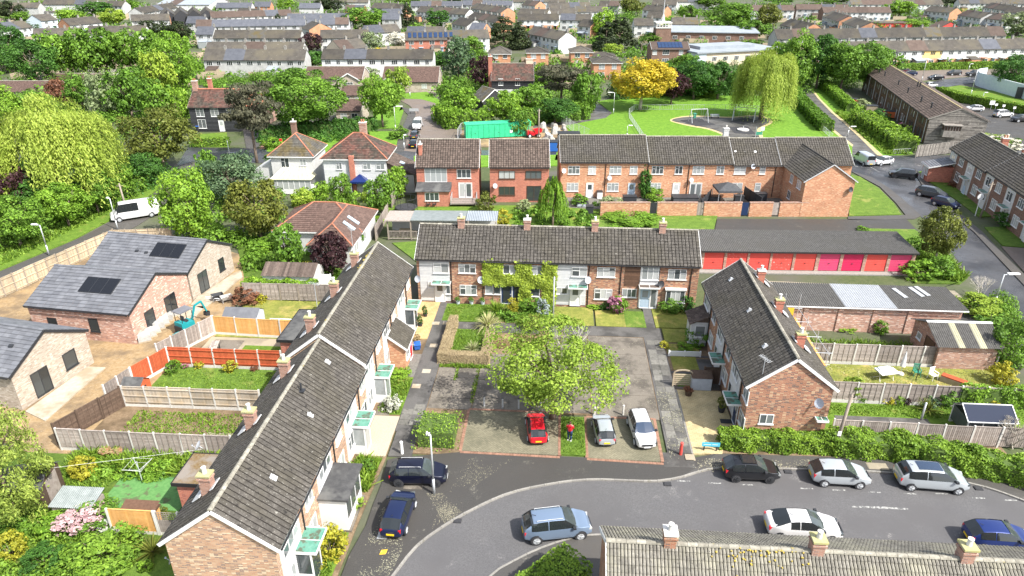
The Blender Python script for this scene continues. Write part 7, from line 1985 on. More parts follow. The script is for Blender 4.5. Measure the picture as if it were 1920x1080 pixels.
p = MB(); p.gable(0,3.0,0,1.7,0,1.45,1.95); p.build('wall', [MATS['plastic_grey']], t); p = MB(); p.faces([(-.1,-.15,1.42),(3.1,-.15,1.42),(3.1,.85,2.02),(-.1,.85,2.02),(3.1,1.85,1.42),(-.1,1.85,1.42)],[(0,1,2,3),(4,5,3,2)]); p.build('roof', [MATS['tile_new']], t); p = MB(); p.box(3.0,3.03,.3,1.4,.1,1.4); p.build('door', [MATS['plastic_white']], t)
t = thing('football_goal', 'small white football goal on the dry lawn', 'goal', E(-25.2,52.8), EST); p = MB()
for x in (0,2.6): p.tube((x,0,0),(x,0,1.3),.05); p.tube((x,0,1.3),(x,.9,0),.04); p.tube((x,0,0),(x,.9,0),.04)
p.tube((0,0,1.3),(2.6,0,1.3),.05); p.tube((0,.9,0),(2.6,.9,0),.04); p.build('goal_frame', [MATS['plastic_white']], t)
t = thing('picnic_bench', 'weathered garden bench table on the paved yard', 'bench', E(-28.3,47.4), EST+.25)
for i in range(4): p = MB(); p.box(-.32+i*.17,-.17+i*.17,0,2.4,.66,.70); p.build('plank', [MATS['fence_grey']], t)
for yy in (.3,2.1): p = MB(); p.box(-.3,-.22,yy-.04,yy+.04,0,.66); p.box(.24,.32,yy-.04,yy+.04,0,.66); p.box(-.3,.32,yy-.03,yy+.03,.58,.65); p.build('leg', [MATS['plastic_dark']], t)
t = thing('playhouse', 'small red playhouse with black roof by the fence corner', 'playhouse', E(-32.3,41.5), EST)
p = MB(); p.gable(0,1.3,0,1.6,0,1.1,1.6); p.build('wall', [MATS['fence_red']], t); p = MB(); p.faces([(-.15,-.15,1.05),(1.45,-.15,1.05),(1.45,.8,1.68),(-.15,.8,1.68),(1.45,1.75,1.05),(-.15,1.75,1.05)],[(0,1,2,3),(4,5,3,2)]); p.build('roof', [MATS['felt_black']], t); p = MB(); p.box(1.3,1.33,.5,1.0,.05,.9); p.build('door', [MATS['plastic_dark']], t)
t = thing('rotary_dryer', 'folded rotary clothes dryer over the green turf', 'clothes dryer', E(-26.0,32.9), .3); p = MB(); p.tube((0,0,0),(0,0,1.7),.03); p.build('pole', [MATS['galvanised']], t)
for a in (.4,2.0,3.5,5.1): p = MB(); p.tube((0,0,1.0),(math.cos(a)*.9,math.sin(a)*.9,1.5),.018,n=5); p.build('arm', [MATS['galvanised']], t)
p = MB()
for a, b in zip((.4,2.0,3.5,5.1),(2.0,3.5,5.1,6.68)):
 for r_ in (.55,.85): p.tube((math.cos(a)*r_,math.sin(a)*r_,1.0+.55*r_),(math.cos(b)*r_,math.sin(b)*r_,1.0+.55*r_),.006,n=4)
p.build('line', [MATS['plastic_white']], t)
p = MB(); p.tube((-4,-.6,2.0),(5,1.0,2.2),.008,n=4); tag(p.build('washing_line', [MATS['plastic_white']], None, (*E(-27,32.4),0)), 'thin washing line across the overgrown garden', 'washing line')
t = thing('garden_shed', 'dark timber shed half under the bottom left conifer', 'shed', E(-32.6,29.6), EST+.2); p = MB(); p.gable(0,2.4,0,2.2,0,1.9,2.5); p.build('wall', [MATS['fence_brown']], t); p = MB(); p.faces([(-.1,-.2,1.85),(2.5,-.2,1.85),(2.5,1.1,2.6),(-.1,1.1,2.6),(2.5,2.4,1.85),(-.1,2.4,1.85)],[(0,1,2,3),(4,5,3,2)]); p.build('roof', [MATS['felt_black']], t); p = MB(); p.box(2.4,2.44,.4,1.7,.05,1.85); p.build('door', [MATS['fence_grey']], t)
t = thing('metal_shed', 'low shed with sloping galvanised roof behind the pink blossom', 'shed', E(-29.3,29.3), EST); p = MB(); p.box(0,2.5,0,1.2,0,1.2); p.build('wall', [MATS['fence_grey']], t); p = MB(); corrugated(p,-.1,2.6,-.15,1.35,1.25,1.55,.12,.02); p.build('roof', [MATS['zinc']], t)
t = thing('bin_shelter', 'wooden bin shelter with black felt lid beside the trellis', 'storage box', E(-24.8,28.9), EST); p = MB(); p.box(0,1.9,0,.8,0,1.3); p.build('box_body', [MATS['fence_orange']], t); p = MB(); p.faces([(-.1,-.1,1.32),(2.0,-.1,1.32),(2.0,.9,1.55),(-.1,.9,1.55)],[(0,1,2,3)]); p.box(-.1,2.0,-.1,.9,1.27,1.31); p.build('lid', [MATS['board_brown']], t)
p = MB()
for k in range(3):
 for i in range(16):
  a, b = 2*PI*i/16, 2*PI*(i+1)/16; r_ = .33-.03*k; p.tube((math.cos(a)*r_,math.sin(a)*r_,.06+.06*k),(math.cos(b)*r_,math.sin(b)*r_,.06+.06*k),.03,n=5)
tag(p.build('hose', [MATS['plastic_dark']], None, (*E(-23.1,37.3),.02)), 'coiled black hose on the bare garden slab', 'hose')
t = thing('garden_shed', 'low brick store with ribbed roof under green ivy', 'shed', E(-29.0,60.6), EST); p = MB(); p.gable(0,5.2,0,3.0,0,1.9,2.6); p.build('wall', [MATS['render_white']], t)
p = MB(); corrugated(p,-.1,5.3,-.2,1.5,1.9,2.7,.5,.03); corrugated(p,-.1,5.3,3.2,1.5,1.9,2.7,.5,.03); p.build('roof', [MATS['tile_brown']], t)
t = thing('mini_excavator', 'teal mini excavator with grey canopy on the dirt track', 'excavator', G(352,622), rad(62))
for s_ in (-1,1):
 p = MB(); p.prism([(-.75,0),(.75,0),(.9,.18),(.75,.36),(-.75,.36),(-.9,.18)],0,.28); o = p.build('track', [MATS['rubber_black']], t, (0,s_*.45+.14,0)); o.rotation_euler = (PI/2,0,0)
p = MB(); p.box(-.75,.55,-.5,.5,.5,1.05); p.box(-.75,-.3,-.5,.5,1.05,1.25); p.build('body', [MATS['paint_teal']], t); p = MB(); p.box(-.85,-.6,-.48,.48,.42,.9); p.build('counterweight', [MATS['plastic_dark']], t)
p = MB(); p.box(-.25,.2,-.2,.2,1.05,1.2); p.box(-.28,-.18,-.2,.2,1.2,1.7); p.build('seat', [MATS['plastic_dark']], t)
p = MB()
for x in (-.6,.5):
 for y in (-.45,.45): p.tube((x,y,1.0),(x,y,2.2),.03)
p.build('canopy_post', [MATS['plastic_dark']], t); p = MB(); p.box(-.75,.65,-.55,.55,2.2,2.28); p.build('canopy', [MATS['tile_new']], t)
p = MB(); p.beam((.6,0,.75),(1.2,0,2.1),.14,.16); p.beam((1.2,0,2.1),(1.9,0,2.2),.14,.15); p.build('boom', [MATS['paint_teal']], t); p = MB(); p.beam((1.9,0,2.25),(2.3,0,1.05),.12,.13); p.build('stick', [MATS['paint_teal']], t)
p = MB(); p.faces([(2.1,-.2,1.05),(2.5,-.2,1.0),(2.45,-.2,.55),(2.05,-.2,.7),(2.1,.2,1.05),(2.5,.2,1.0),(2.45,.2,.55),(2.05,.2,.7)],[(0,1,2,3),(5,4,7,6),(1,5,6,2),(2,6,7,3),(3,7,4,0)]); p.build('bucket', [MATS['plastic_dark']], t)
p = MB(); p.beam((-1.0,0,.15),(-1.0,0,.45),1.0,.05); p.build('blade', [MATS['paint_teal']], t)
for i in range(7):
 f = i/6; x, y = G(272+f*50, 638-f*46); w_ = RN.uniform(.8,1.0)
 t = thing('wrapped_pallet', ['nearest white-wrapped pallet by the pink bungalow corner','second white-wrapped pallet from the pink bungalow corner','third white-wrapped pallet from the pink bungalow corner','middle white-wrapped pallet against the pink bungalow','third white-wrapped pallet from the excavator','second white-wrapped pallet from the excavator','white-wrapped pallet touching the excavator'][i], 'pallet', (x,y), rad(35)+RN.uniform(-.1,.1), 'wrapped pallets by the pink bungalow')
 p = MB(); h = RN.uniform(.45,.75); p.box(-.5,.5,-.5,.5,.14,h); p.box(-.46,.4,-.44,.47,h,h+.06); p.box(-.3,.2,-.4,.3,h+.06,h+.1); p.build('load', [MATS['bag_white']], t); p = MB()
 for q in (-.4,0,.4): p.box(-.55,.55,q-.08,q+.08,0,.14)
 p.build('pallet_base', [MATS['fence_new']], t)
for (px, py, lb, m) in ((408,563,'black wheelbarrow on the dirt by the red-leaved shrub','plastic_dark'),(425,566,'grey rubble heap bag beside the wheelbarrow','bag_white')):
 x, y = G(px,py); t = thing('wheelbarrow' if 'wheel' in lb else 'rubble_sack', lb, 'wheelbarrow' if 'wheel' in lb else 'sack', (x,y), .6)
 p = MB(); p.faces([(-.35,-.25,.3),(.35,-.25,.3),(.35,.25,.3),(-.35,.25,.3),(-.5,-.38,.65),(.6,-.38,.65),(.6,.38,.65),(-.5,.38,.65)],[(0,3,2,1),(0,1,5,4),(1,2,6,5),(2,3,7,6),(3,0,4,7)]); p.build('tray', [MATS[m]], t)
 p = MB(); p.tube((.7,-.05,.18),(.7,.05,.18),.18,.18,12); p.build('wheel', [MATS['rubber_black']], t); p = MB()
 for s_ in (-.25,.25): p.tube((.7,0,.18),(-1.0,s_,.55),.025,n=6); p.tube((-.35,s_,.42),(-.4,s_,0),.025,n=6)
 p.build('frame', [MATS['galvanised']], t)
t = thing('site_barrier', 'orange and white barrier frames behind the pink bungalow', 'barrier', G(22,668), .5)
for i in range(2): p = MB(); p.tube((i*.9,0,0),(i*.9+.3,.2,1.6),.05); p.build('leg', [MATS['steel_orange']], t)
p = MB(); p.tube((.2,0,.9),(3.2,1.2,1.5),.03); p.tube((.2,0,.4),(3.2,1.2,1.0),.03); p.tube((3.2,1.2,0),(3.2,1.2,1.5),.03); p.build('frame', [MATS['plastic_white']], t)
t = thing('scaffold', 'scaffold tower with planked deck behind the right row', 'scaffolding', E(18.95,45.3), EST);
for x in (0.1,1.3):
 for y in (0,2.4,4.8,7.2): p = MB(); p.tube((x,y,0),(x,y,4.6 if y < 7 else 5.4),.028,n=6); p.build('upright', [MATS['galvanised']], t)
for z in (2.0,3.1,4.1):
 for x in (.1,1.3): p = MB(); p.tube((x,-.3,z),(x,7.5,z),.025,n=6); p.build('ledger', [MATS['galvanised']], t)
 for y in (0,2.4,4.8,7.2): p = MB(); p.tube((-.1,y,z),(1.6,y,z),.025,n=6); p.build('transom', [MATS['galvanised']], t)
for i in range(5): p = MB(); p.box(.12+i*.235,.33+i*.235,-.2,7.4,3.13,3.17); p.build('plank', [MATS['fence_orange']], t)
p = MB(); p.box(.1,.9,7.0,7.05,3.2,4.2); p.build('gate', [MATS['yellow_paint']], t)
p = MB(); p.box(.3,1.0,.8,1.4,3.18,3.3); p.build('net', [MATS['plastic_green']], t)
def chair(label, x, y, rz, m):
 t = thing('garden_chair', label, 'chair', (x,y), rz)
 p = MB(); p.box(-.25,.25,-.25,.25,.40,.44); p.build('seat', [MATS[m]], t); p = MB()
 for i in range(5): p.box(-.24+i*.1,-.17+i*.1,.22,.26,.44,.95)
 p.box(-.25,.25,.22,.27,.92,1.0); p.build('backrest', [MATS[m]], t)
 for sx in (-.23,.23):
  for sy in (-.23,.23): p = MB(); p.tube((sx,sy,.4),(sx*1.15,sy*1.15,0),.025,n=6); p.build('leg', [MATS[m]], t)
  p = MB(); p.box(sx-.03,sx+.03,-.25,.25,.62,.66); p.box(sx-.02,sx+.02,-.25,-.2,.44,.62); p.build('armrest', [MATS[m]], t)
chair('green plastic garden chair by the outbuilding', *E(29.2,49.2), -.2, 'plastic_green'); chair('white plastic garden chair by the outbuilding', *E(30.3,48.8), .3, 'plastic_white')
t = thing('parasol', 'closed pale parasol standing by the outbuilding', 'parasol', E(28.1,49.4)); p = MB(); p.tube((0,0,0),(0,0,2.1),.03); p.build('pole', [MATS['galvanised']], t); p = MB(); p.tube((0,0,.75),(0,0,2.0),.22,.05,8); p.build('canopy', [MATS['fabric_white']], t); p = MB(); p.tube((0,0,0),(0,0,.1),.28,.25,12); p.build('base', [MATS['concrete_post']], t)
t = thing('garden_table', 'folding garden table with pale blue cover on the lawn', 'table', E(26.6,48.6), .2); p = MB(); p.box(-.8,.8,-.45,.45,.66,.72); p.build('tabletop', [MATS['plastic_white']], t); p = MB(); p.box(-.85,.55,-.1,.5,.72,.82); p.box(-.6,.3,.1,.45,.82,.9); p.build('cover', [MATS['render_pale_blue']], t)
for sx in (-.6,.6):
 p = MB(); p.tube((sx-.2,-.4,0),(sx+.2,.4,.66),.02,n=6); p.tube((sx-.2,.4,0),(sx+.2,-.4,.66),.02,n=6); p.build('leg', [MATS['plastic_white']], t)
t = thing('planter_bench', 'stone bench with red cushion beside the white chair', 'bench', E(31.6,48.2), -.8); p = MB(); p.box(-.9,.9,-.3,.3,0,.45); p.build('base', [MATS['paving_light']], t); p = MB(); p.box(-.88,.88,-.28,.28,.45,.55); p.build('cushion', [MATS['fence_red']], t)
t = thing('greenhouse', 'white-framed lean-to greenhouse with dark roof in the right garden', 'greenhouse', E(28.9,41.2), EST); p = MB()
for x in (0,1.0,2.0,3.0):
 for y in (0,2.0): p.box(x-.04,x+.04,y-.04,y+.04,0,1.5)
for y in (0,2.0): p.box(0,3,y-.03,y+.03,1.46,1.54); p.box(0,3,y-.04,y+.04,0,.3)
p.beam((0,0,1.5),(0,1.0,2.1),.06,.06); p.beam((0,2,1.5),(0,1,2.1),.06,.06); p.beam((3,0,1.5),(3,1,2.1),.06,.06); p.beam((3,2,1.5),(3,1,2.1),.06,.06); p.build('frame', [MATS['upvc']], t)
p = MB(); p.faces([(-.15,-.15,1.5),(3.15,-.15,1.5),(3.15,1,2.2),(-.15,1,2.2),(3.15,2.15,1.5),(-.15,2.15,1.5)],[(0,1,2,3),(4,5,3,2)]); p.build('roof_pane', [MATS['greenhouse_roof']], t); p = MB(); p.beam((-.17,-.17,1.5),(-.17,1,2.22),.05,.06); p.beam((3.17,-.17,1.5),(3.17,1,2.22),.05,.06); p.beam((-.17,-.17,1.49),(3.17,-.17,1.49),.06,.06); p.beam((-.17,1,2.22),(3.17,1,2.22),.07,.05); p.build('glazing_bar', [MATS['upvc']], t)
p = MB(); p.box(.04,2.96,-.01,.01,.3,1.46); p.box(.04,2.96,1.99,2.01,.3,1.46); p.box(-.01,.01,.04,1.96,.3,1.46); p.build('pane', [MATS['glass']], t)
def gazebo(label, px, py, w, m, h=2.2, open_=True):
 x, y = G(px,py); t = thing('gazebo', label, 'gazebo', (x,y))
 for sx in (-w/2,w/2):
  for sy in (-w/2,w/2): p = MB(); p.tube((sx,sy,0),(sx,sy,h),.04); p.build('post', [MATS['galvanised']], t)
 p = MB(); q = w/2+.1; p.faces([(-q,-q,h),(q,-q,h),(q,q,h),(-q,q,h),(0,0,h+.8),(-q,-q,h-.25),(q,-q,h-.25),(q,q,h-.25),(-q,q,h-.25)],[(0,1,4),(1,2,4),(2,3,4),(3,0,4),(5,6,1,0),(6,7,2,1),(7,8,3,2),(8,5,0,3)]); p.build('canopy', [MATS[m]], t)
 if not open_:
  for sx in (-1,1): p = MB(); p.box(sx*(w/2)-.02,sx*(w/2)+.02,-w/2,w/2,.0,h-.2); p.build('side_panel', [MATS[m]], t)
 return t
gazebo('black garden gazebo behind the brick wall', 1360, 381, 3.0, 'fabric_dark'); gazebo('blue pop-up gazebo beside the white weatherboarded house', 678, 362, 2.2, 'paint_blue', 2.0, False)
def clutter(label, px, py, w, d, h, m, name, cat, rz=0):
 x, y = G(px,py); t = thing(name, label, cat, (x,y), rz); p = MB(); p.box(-w/2,w/2,-d/2,d/2,.06,h); p.build('box_body', [MATS[m]], t); p = MB(); p.box(-w/2-.05,w/2+.05,-d/2-.05,d/2+.05,h,h+.08); p.build('lid', [MATS['plastic_dark']], t)
 p = MB()
 for sx in (-1,1): p.box(sx*w*.4-.04,sx*w*.4+.04,-d/2,d/2,0,.06)
 p.build('foot', [MATS['plastic_dark']], t); return t
clutter('dark storage box in the yard left of the first gate', 1180, 378, 1.8, .9, .8, 'plastic_dark', 'storage_box', 'storage box'); clutter('black low shed roof behind the brick wall', 1283, 380, 3.4, 1.6, .9, 'fabric_dark', 'storage_box', 'storage box'); clutter('dark garden sofa under the black gazebo', 1335, 377, 2.0, .9, .7, 'fabric_dark', 'storage_box', 'storage box')
clutter('black barbecue beside the black gazebo', 1384, 380, 1.2, .7, 1.0, 'plastic_dark', 'barbecue', 'barbecue'); clutter('black bin store by the gabled wing', 1424, 378, 1.6, .9, 1.2, 'plastic_dark', 'storage_box', 'storage box'); clutter('pale stacked boards leaning in the middle yard', 1092, 386, 1.5, 1.0, .5, 'plastic_grey', 'storage_box', 'storage box')
clutter('dark water butt in the middle gardens', 1105, 400, .9, .9, 1.0, 'plastic_dark', 'water_butt', 'water butt'); clutter('white fridge-like box by the yard door', 1124, 372, .7, .7, 1.0, 'plastic_white', 'storage_box', 'storage box')
chair('black garden chair on the red house patio, left', *G(804,388), 0, 'plastic_dark'); chair('black garden chair on the red house patio, right', *G(815,388), 0, 'plastic_dark')
chair('pale chair on the second red house patio', *G(955,372), .5, 'plastic_white'); chair('pale chair at the second red house doors', *G(938,372), -.5, 'plastic_white')
t = thing('trampoline', 'dark garden trampoline net beside the red brick house', 'trampoline', G(762,396)); p = MB()
for i in range(10):
 a = 2*PI*i/10; p.tube((1.5*math.cos(a),1.5*math.sin(a),0),(1.5*math.cos(a),1.5*math.sin(a),1.9),.03,n=5)
 b = 2*PI*(i+1)/10
 for z in (.6,1.2,1.9): p.tube((1.5*math.cos(a),1.5*math.sin(a),z),(1.5*math.cos(b),1.5*math.sin(b),z),.02,n=4)
p.build('frame', [MATS['plastic_dark']], t); p = MB(); p.tube((0,0,.58),(0,0,.62),1.45,1.45,20); p.build('mat', [MATS['rubber_black']], t)
x, y = G(874,262); t = thing('container', 'long bright green site container in the works yard', 'container', (x,y), rad(12)); p = MB(); Lc = 12.2
p.box(0,Lc,0,2.4,.15,2.6); p.build('container_body', [MATS['container_green']], t); p = MB(); p.box(-.05,Lc+.05,-.05,2.45,2.6,2.72); p.build('roof', [MATS['container_green']], t)
for i in range(12):
 p = MB(); p.box(.3+i*1.0,.4+i*1.0,-.05,0,.2,2.55); p.build('rib', [MATS['container_green']], t)
for x in (1.0,5.4): p = MB(); p.box(x,x+.85,-.07,-.01,.2,2.2); o = p.build('door', [MATS['container_green']], t); p = MB(); p.box(x+.65,x+.75,-.1,-.07,1.0,1.15); p.build('handle', [MATS['plastic_dark']], o)
p = MB(); p.box(8.2,8.7,-.07,-.05,.9,1.4); p.build('sign', [MATS['plastic_white']], t)
t = thing('dumper', 'red site dumper with white wheels beside the rubble', 'dumper', G(1000,257), rad(15)); t.scale = (.8,.8,.8); p = MB(); p.box(-1.6,.2,-.8,.8,.6,1.3); p.box(-1.6,-.8,-.7,.7,1.3,1.6); p.build('body', [MATS['paint_red']], t)
p = MB(); p.faces([(.2,-.9,.8),(1.7,-.9,1.2),(1.9,-1,1.9),(.1,-1,1.7),(.2,.9,.8),(1.7,.9,1.2),(1.9,1,1.9),(.1,1,1.7)],[(0,1,2,3),(5,4,7,6),(0,4,5,1),(1,5,6,2),(3,7,4,0)]); p.build('skip_bucket', [MATS['paint_red']], t)
for x in (-1.1,1.0):
 for s_ in (-1,1): p = MB(); p.tube((x,s_*.75,.5),(x,s_*1.1,.5),.5,.5,14); o = p.build('wheel', [MATS['rubber_black']], t); p = MB(); p.tube((x,s_*1.1,.5),(x,s_*1.13,.5),.28,.28,12); p.build('rim', [MATS['plastic_white']], o)
p = MB(); p.tube((-.9,-.6,1.5),(-.9,-.6,2.6),.04); p.tube((-.9,.6,1.5),(-.9,.6,2.6),.04); p.tube((-.9,-.6,2.6),(-.9,.6,2.6),.04); p.build('roll_bar', [MATS['paint_red']], t)
for i in range(26):
 px, py = RN.uniform(1018,1062), RN.uniform(238,268); x, y = G(px,py); s_ = RN.uniform(.6,1.5)
 p = MB();
 pts = [(RN.uniform(.7,1.1)*math.cos(a)*s_*.6, RN.uniform(.7,1.1)*math.sin(a)*s_*.6) for a in np.linspace(0,2*PI,7)[:-1]]
 b = len(p.v); h = s_*RN.uniform(.5,1.1)
 p.faces([(a_,b_,0) for a_,b_ in pts]+[(a_*.7,b_*.7,h*RN.uniform(.7,1)) for a_,b_ in pts]+[(0,0,h)], [(k,(k+1)%6,6+(k+1)%6,6+k) for k in range(6)]+[(6+k,6+(k+1)%6,12) for k in range(6)])
 tag(p.build('rubble_bag', [MATS['bag_white' if i % 3 else 'rubble']], None, (x,y,0), RN.uniform(0,6)), 'pale rubble bag in the heap beside the red dumper' if i % 3 else 'grey rubble lump in the heap beside the red dumper', 'rubble', 'rubble by the red dumper')
clutter('dark skip at the right end of the rubble heap', 1066, 262, 4.0, 2.0, 1.3, 'plastic_dark', 'skip', 'skip'); clutter('blue-sheeted stack behind the gap between the houses', 1036, 282, 3.2, 1.8, 1.6, 'plastic_blue', 'pallet_stack', 'pallet')
def swing(label, px, py, w, rz):
 x, y = G(px,py); t = thing('swing_frame', label, 'swing', (x,y), rz)
 for sx in (-w/2,w/2):
  for sy in (-1,1): p = MB(); p.tube((sx,sy*1.1,0),(sx,0,2.6),.06); p.build('leg', [MATS['galvanised']], t)
 p = MB(); p.tube((-w/2,0,2.6),(w/2,0,2.6),.06); p.build('crossbar', [MATS['galvanised']], t)
 for sx in (-w*.2,w*.2):
  p = MB(); p.box(sx-.25,sx+.25,-.1,.1,.5,.56); o = p.build('seat', [MATS['rubber_black']], t); p = MB(); p.tube((sx-.22,0,.55),(sx-.22,0,2.6),.012,n=4); p.tube((sx+.22,0,.55),(sx+.22,0,2.6),.012,n=4); p.build('chain', [MATS['galvanised']], o)
swing('left galvanised swing frame in the play area', 1309, 229, 3.4, rad(8)); swing('right galvanised swing frame under the willow', 1394, 226, 4.2, rad(-25))
x, y = G(1340,222); t = thing('park_bench', 'park bench between the two swing frames', 'bench', (x,y));
for i in range(3): p = MB(); p.box(-.9,.9,-.25+i*.17,-.12+i*.17,.42,.46); p.build('plank', [MATS['galvanised']], t)
p = MB(); p.box(-.9,.9,.25,.29,.55,.85); p.build('backrest', [MATS['galvanised']], t)
for sx in (-.7,.7): p = MB(); p.box(sx-.04,sx+.04,-.25,.29,0,.42); p.box(sx-.04,sx+.04,.22,.28,.42,.8); p.build('leg', [MATS['plastic_dark']], t)
x, y = G(1393,245); t = thing('roundabout', 'low round play platform on the black matting', 'play equipment', (x,y)); p = MB(); p.tube((0,0,.1),(0,0,.3),1.1,1.1,16); p.build('disc', [MATS['concrete_post']], t); p = MB(); p.tube((0,0,.0),(0,0,.1),.4,.4,10); p.tube((0,0,.3),(0,0,.9),.06); p.build('hub', [MATS['galvanised']], t)
x, y = G(1422,258); t = thing('play_panel', 'play panel with green and pale blue boards', 'play equipment', (x,y));
for sx in (-.6,.6): p = MB(); p.tube((sx,0,0),(sx,0,2.0),.05); p.build('post', [MATS['galvanised']], t)
p = MB(); p.box(-.6,.6,-.03,.03,.5,1.1); p.build('panel', [MATS['plastic_green']], t); p = MB(); p.box(.2,.9,-.04,.0,1.3,2.0); p.build('panel', [MATS['render_pale_blue']], t)
bin_('dark green litter bin by the left swing', *G(1302,222), 0, 'plastic_green')
for i, (px, py, k, lb) in enumerate(((1596,196,'paint_red','red play tent roof among the clad block gardens'),(1618,222,'plastic_blue','blue-covered box in the clad block gardens'),(1632,212,'fence_new','pale timber shed in the clad block gardens'),(1650,224,'fabric_dark','dark shed by the clad block wall'),(1666,220,'steel_orange','orange frame by the clad block wall'))):
 clutter(lb, px, py, 2.2, 1.6, 1.3+.3*(i == 2), k, 'garden_shed' if i in (2,3) else 'storage_box', 'shed' if i in (2,3) else 'storage box', rad(-15))
for i, (px, py) in enumerate(((1857,205),(1865,207),(1879,209),(1899,213))):
 x, y = G(px,py); t = thing('parking_sign', ['largest white parking sign by the car park hedge','second white parking sign from the left by the car park hedge','third white parking sign from the left by the car park hedge','rightmost white parking sign by the car park hedge'][i], 'sign', (x,y)); p = MB(); p.tube((0,0,0),(0,0,1.3),.04); p.build('post', [MATS['galvanised']], t); w_ = .55 if i == 0 else .3; p = MB(); p.box(-w_,w_,-.06,-.03,1.0,1.0+w_*1.6); p.build('plate', [MATS['plastic_white']], t)
# ------------------------------------------------------------------ the person under the tree
def person(label, x, y, rz):
 t = thing('person', label, 'person', (x,y,.03), rz); t.scale = (.9,.9,.9)
 me = bpy.data.meshes.new('body')
 V = [(0,0,.95),(0,.01,1.15),(0,.0,1.38),(0,0,1.50),(0,-.01,1.60),          # pelvis, waist, chest, neck, skull base
         (.19,0,1.42),(.25,-.05,1.16),(.20,-.22,1.02),(-.19,0,1.42),(-.25,-.06,1.16),(-.18,-.24,1.05),
         (.10,0,.90),(.12,-.03,.50),(.12,.02,.08),(.13,-.13,.04),(-.10,0,.90),(-.12,.04,.50),(-.12,.08,.08),(-.13,-.07,.04),
         (.19,-.29,.98),(-.17,-.31,1.03)]
 Ed = [(0,1),(1,2),(2,3),(3,4),(2,5),(5,6),(6,7),(7,19),(2,8),(8,9),(9,10),(10,20),(0,11),(11,12),(12,13),(13,14),(0,15),(15,16),(16,17),(17,18)]
 Rr = [.15,.13,.16,.06,.07,.07,.05,.035,.07,.05,.035,.10,.065,.045,.04,.10,.065,.045,.04,.035,.035]
 me.from_pydata(V, Ed, []); me.materials.append(MATS['skin'])
 o = link('body', me, t); sk = o.modifiers.new('skin','SKIN');
 for i, r_ in enumerate(Rr): me.skin_vertices[0].data[i].radius = (r_,r_*.8 if i < 3 else r_)
 me.skin_vertices[0].data[0].use_root = True
 ss = o.modifiers.new('sub','SUBSURF'); ss.levels = 1; ss.render_levels = 1
 n = 10
 def ring(zs):
  m = MB(); P = []
  for z, rx, ry, oy in zs:
   for i in range(n): a = 2*PI*i/n; P.append((rx*math.cos(a),oy+ry*math.sin(a),z))
  F = [(k*n+i,k*n+(i+1)%n,(k+1)*n+(i+1)%n,(k+1)*n+i) for k in range(len(zs)-1) for i in range(n)]
  m.faces(P, F+[tuple(range((len(zs)-1)*n,len(zs)*n))]); return m
 hd = ring([(1.50,.05,.06,-.01),(1.55,.065,.08,-.015),(1.63,.078,.098,-.01),(1.71,.07,.09,0),(1.75,.035,.05,.0)]); hd.box(-.012,.012,-.125,-.10,1.60,1.64); hd.box(-.03,.03,-.10,-.093,1.565,1.572); hd.build('head', [MATS['skin']], t, smooth=True)
 ring([(1.58,.082,.07,.04),(1.66,.088,.09,.02),(1.73,.08,.095,.01),(1.78,.03,.04,.01)]).build('hair', [MATS['board_brown']], t, smooth=True)
 ring([(.92,.20,.15,0),(1.12,.19,.14,0),(1.34,.22,.15,0),(1.46,.17,.11,0),(1.50,.07,.07,0)]).build('top', [MATS['paint_red']], t, smooth=True)
 for s_ in (-1,1):
  b = MB(); sx = .22*s_; b.tube((.19*s_,0,1.43),(.26*s_,-.05,1.14),.085,.065,10); b.tube((.26*s_,-.05,1.16),(.205*s_,-.20,1.04),.065,.05,10); b.build('sleeve', [MATS['paint_red']], t, smooth=True)
  yk = -.03 if s_ > 0 else .04; ya = .02 if s_ > 0 else .08
  b = MB(); b.tube((.10*s_,0,.98),(.12*s_,yk,.50),.125,.085,10); b.tube((.12*s_,yk,.52),(.12*s_,ya,.10),.085,.06,10); b.build('trouser_leg', [MATS['door_blue']], t, smooth=True)
  b = MB(); b.box(.12*s_-.05,.12*s_+.05,ya-.2,ya+.08,0,.1); b.build('shoe', [MATS['plastic_white']], t)
 return t
mat('skin', (.50,.30,.22), rough=.6)
person('person in a red top and blue trousers standing under the tree', *G(1068,826), rad(160))
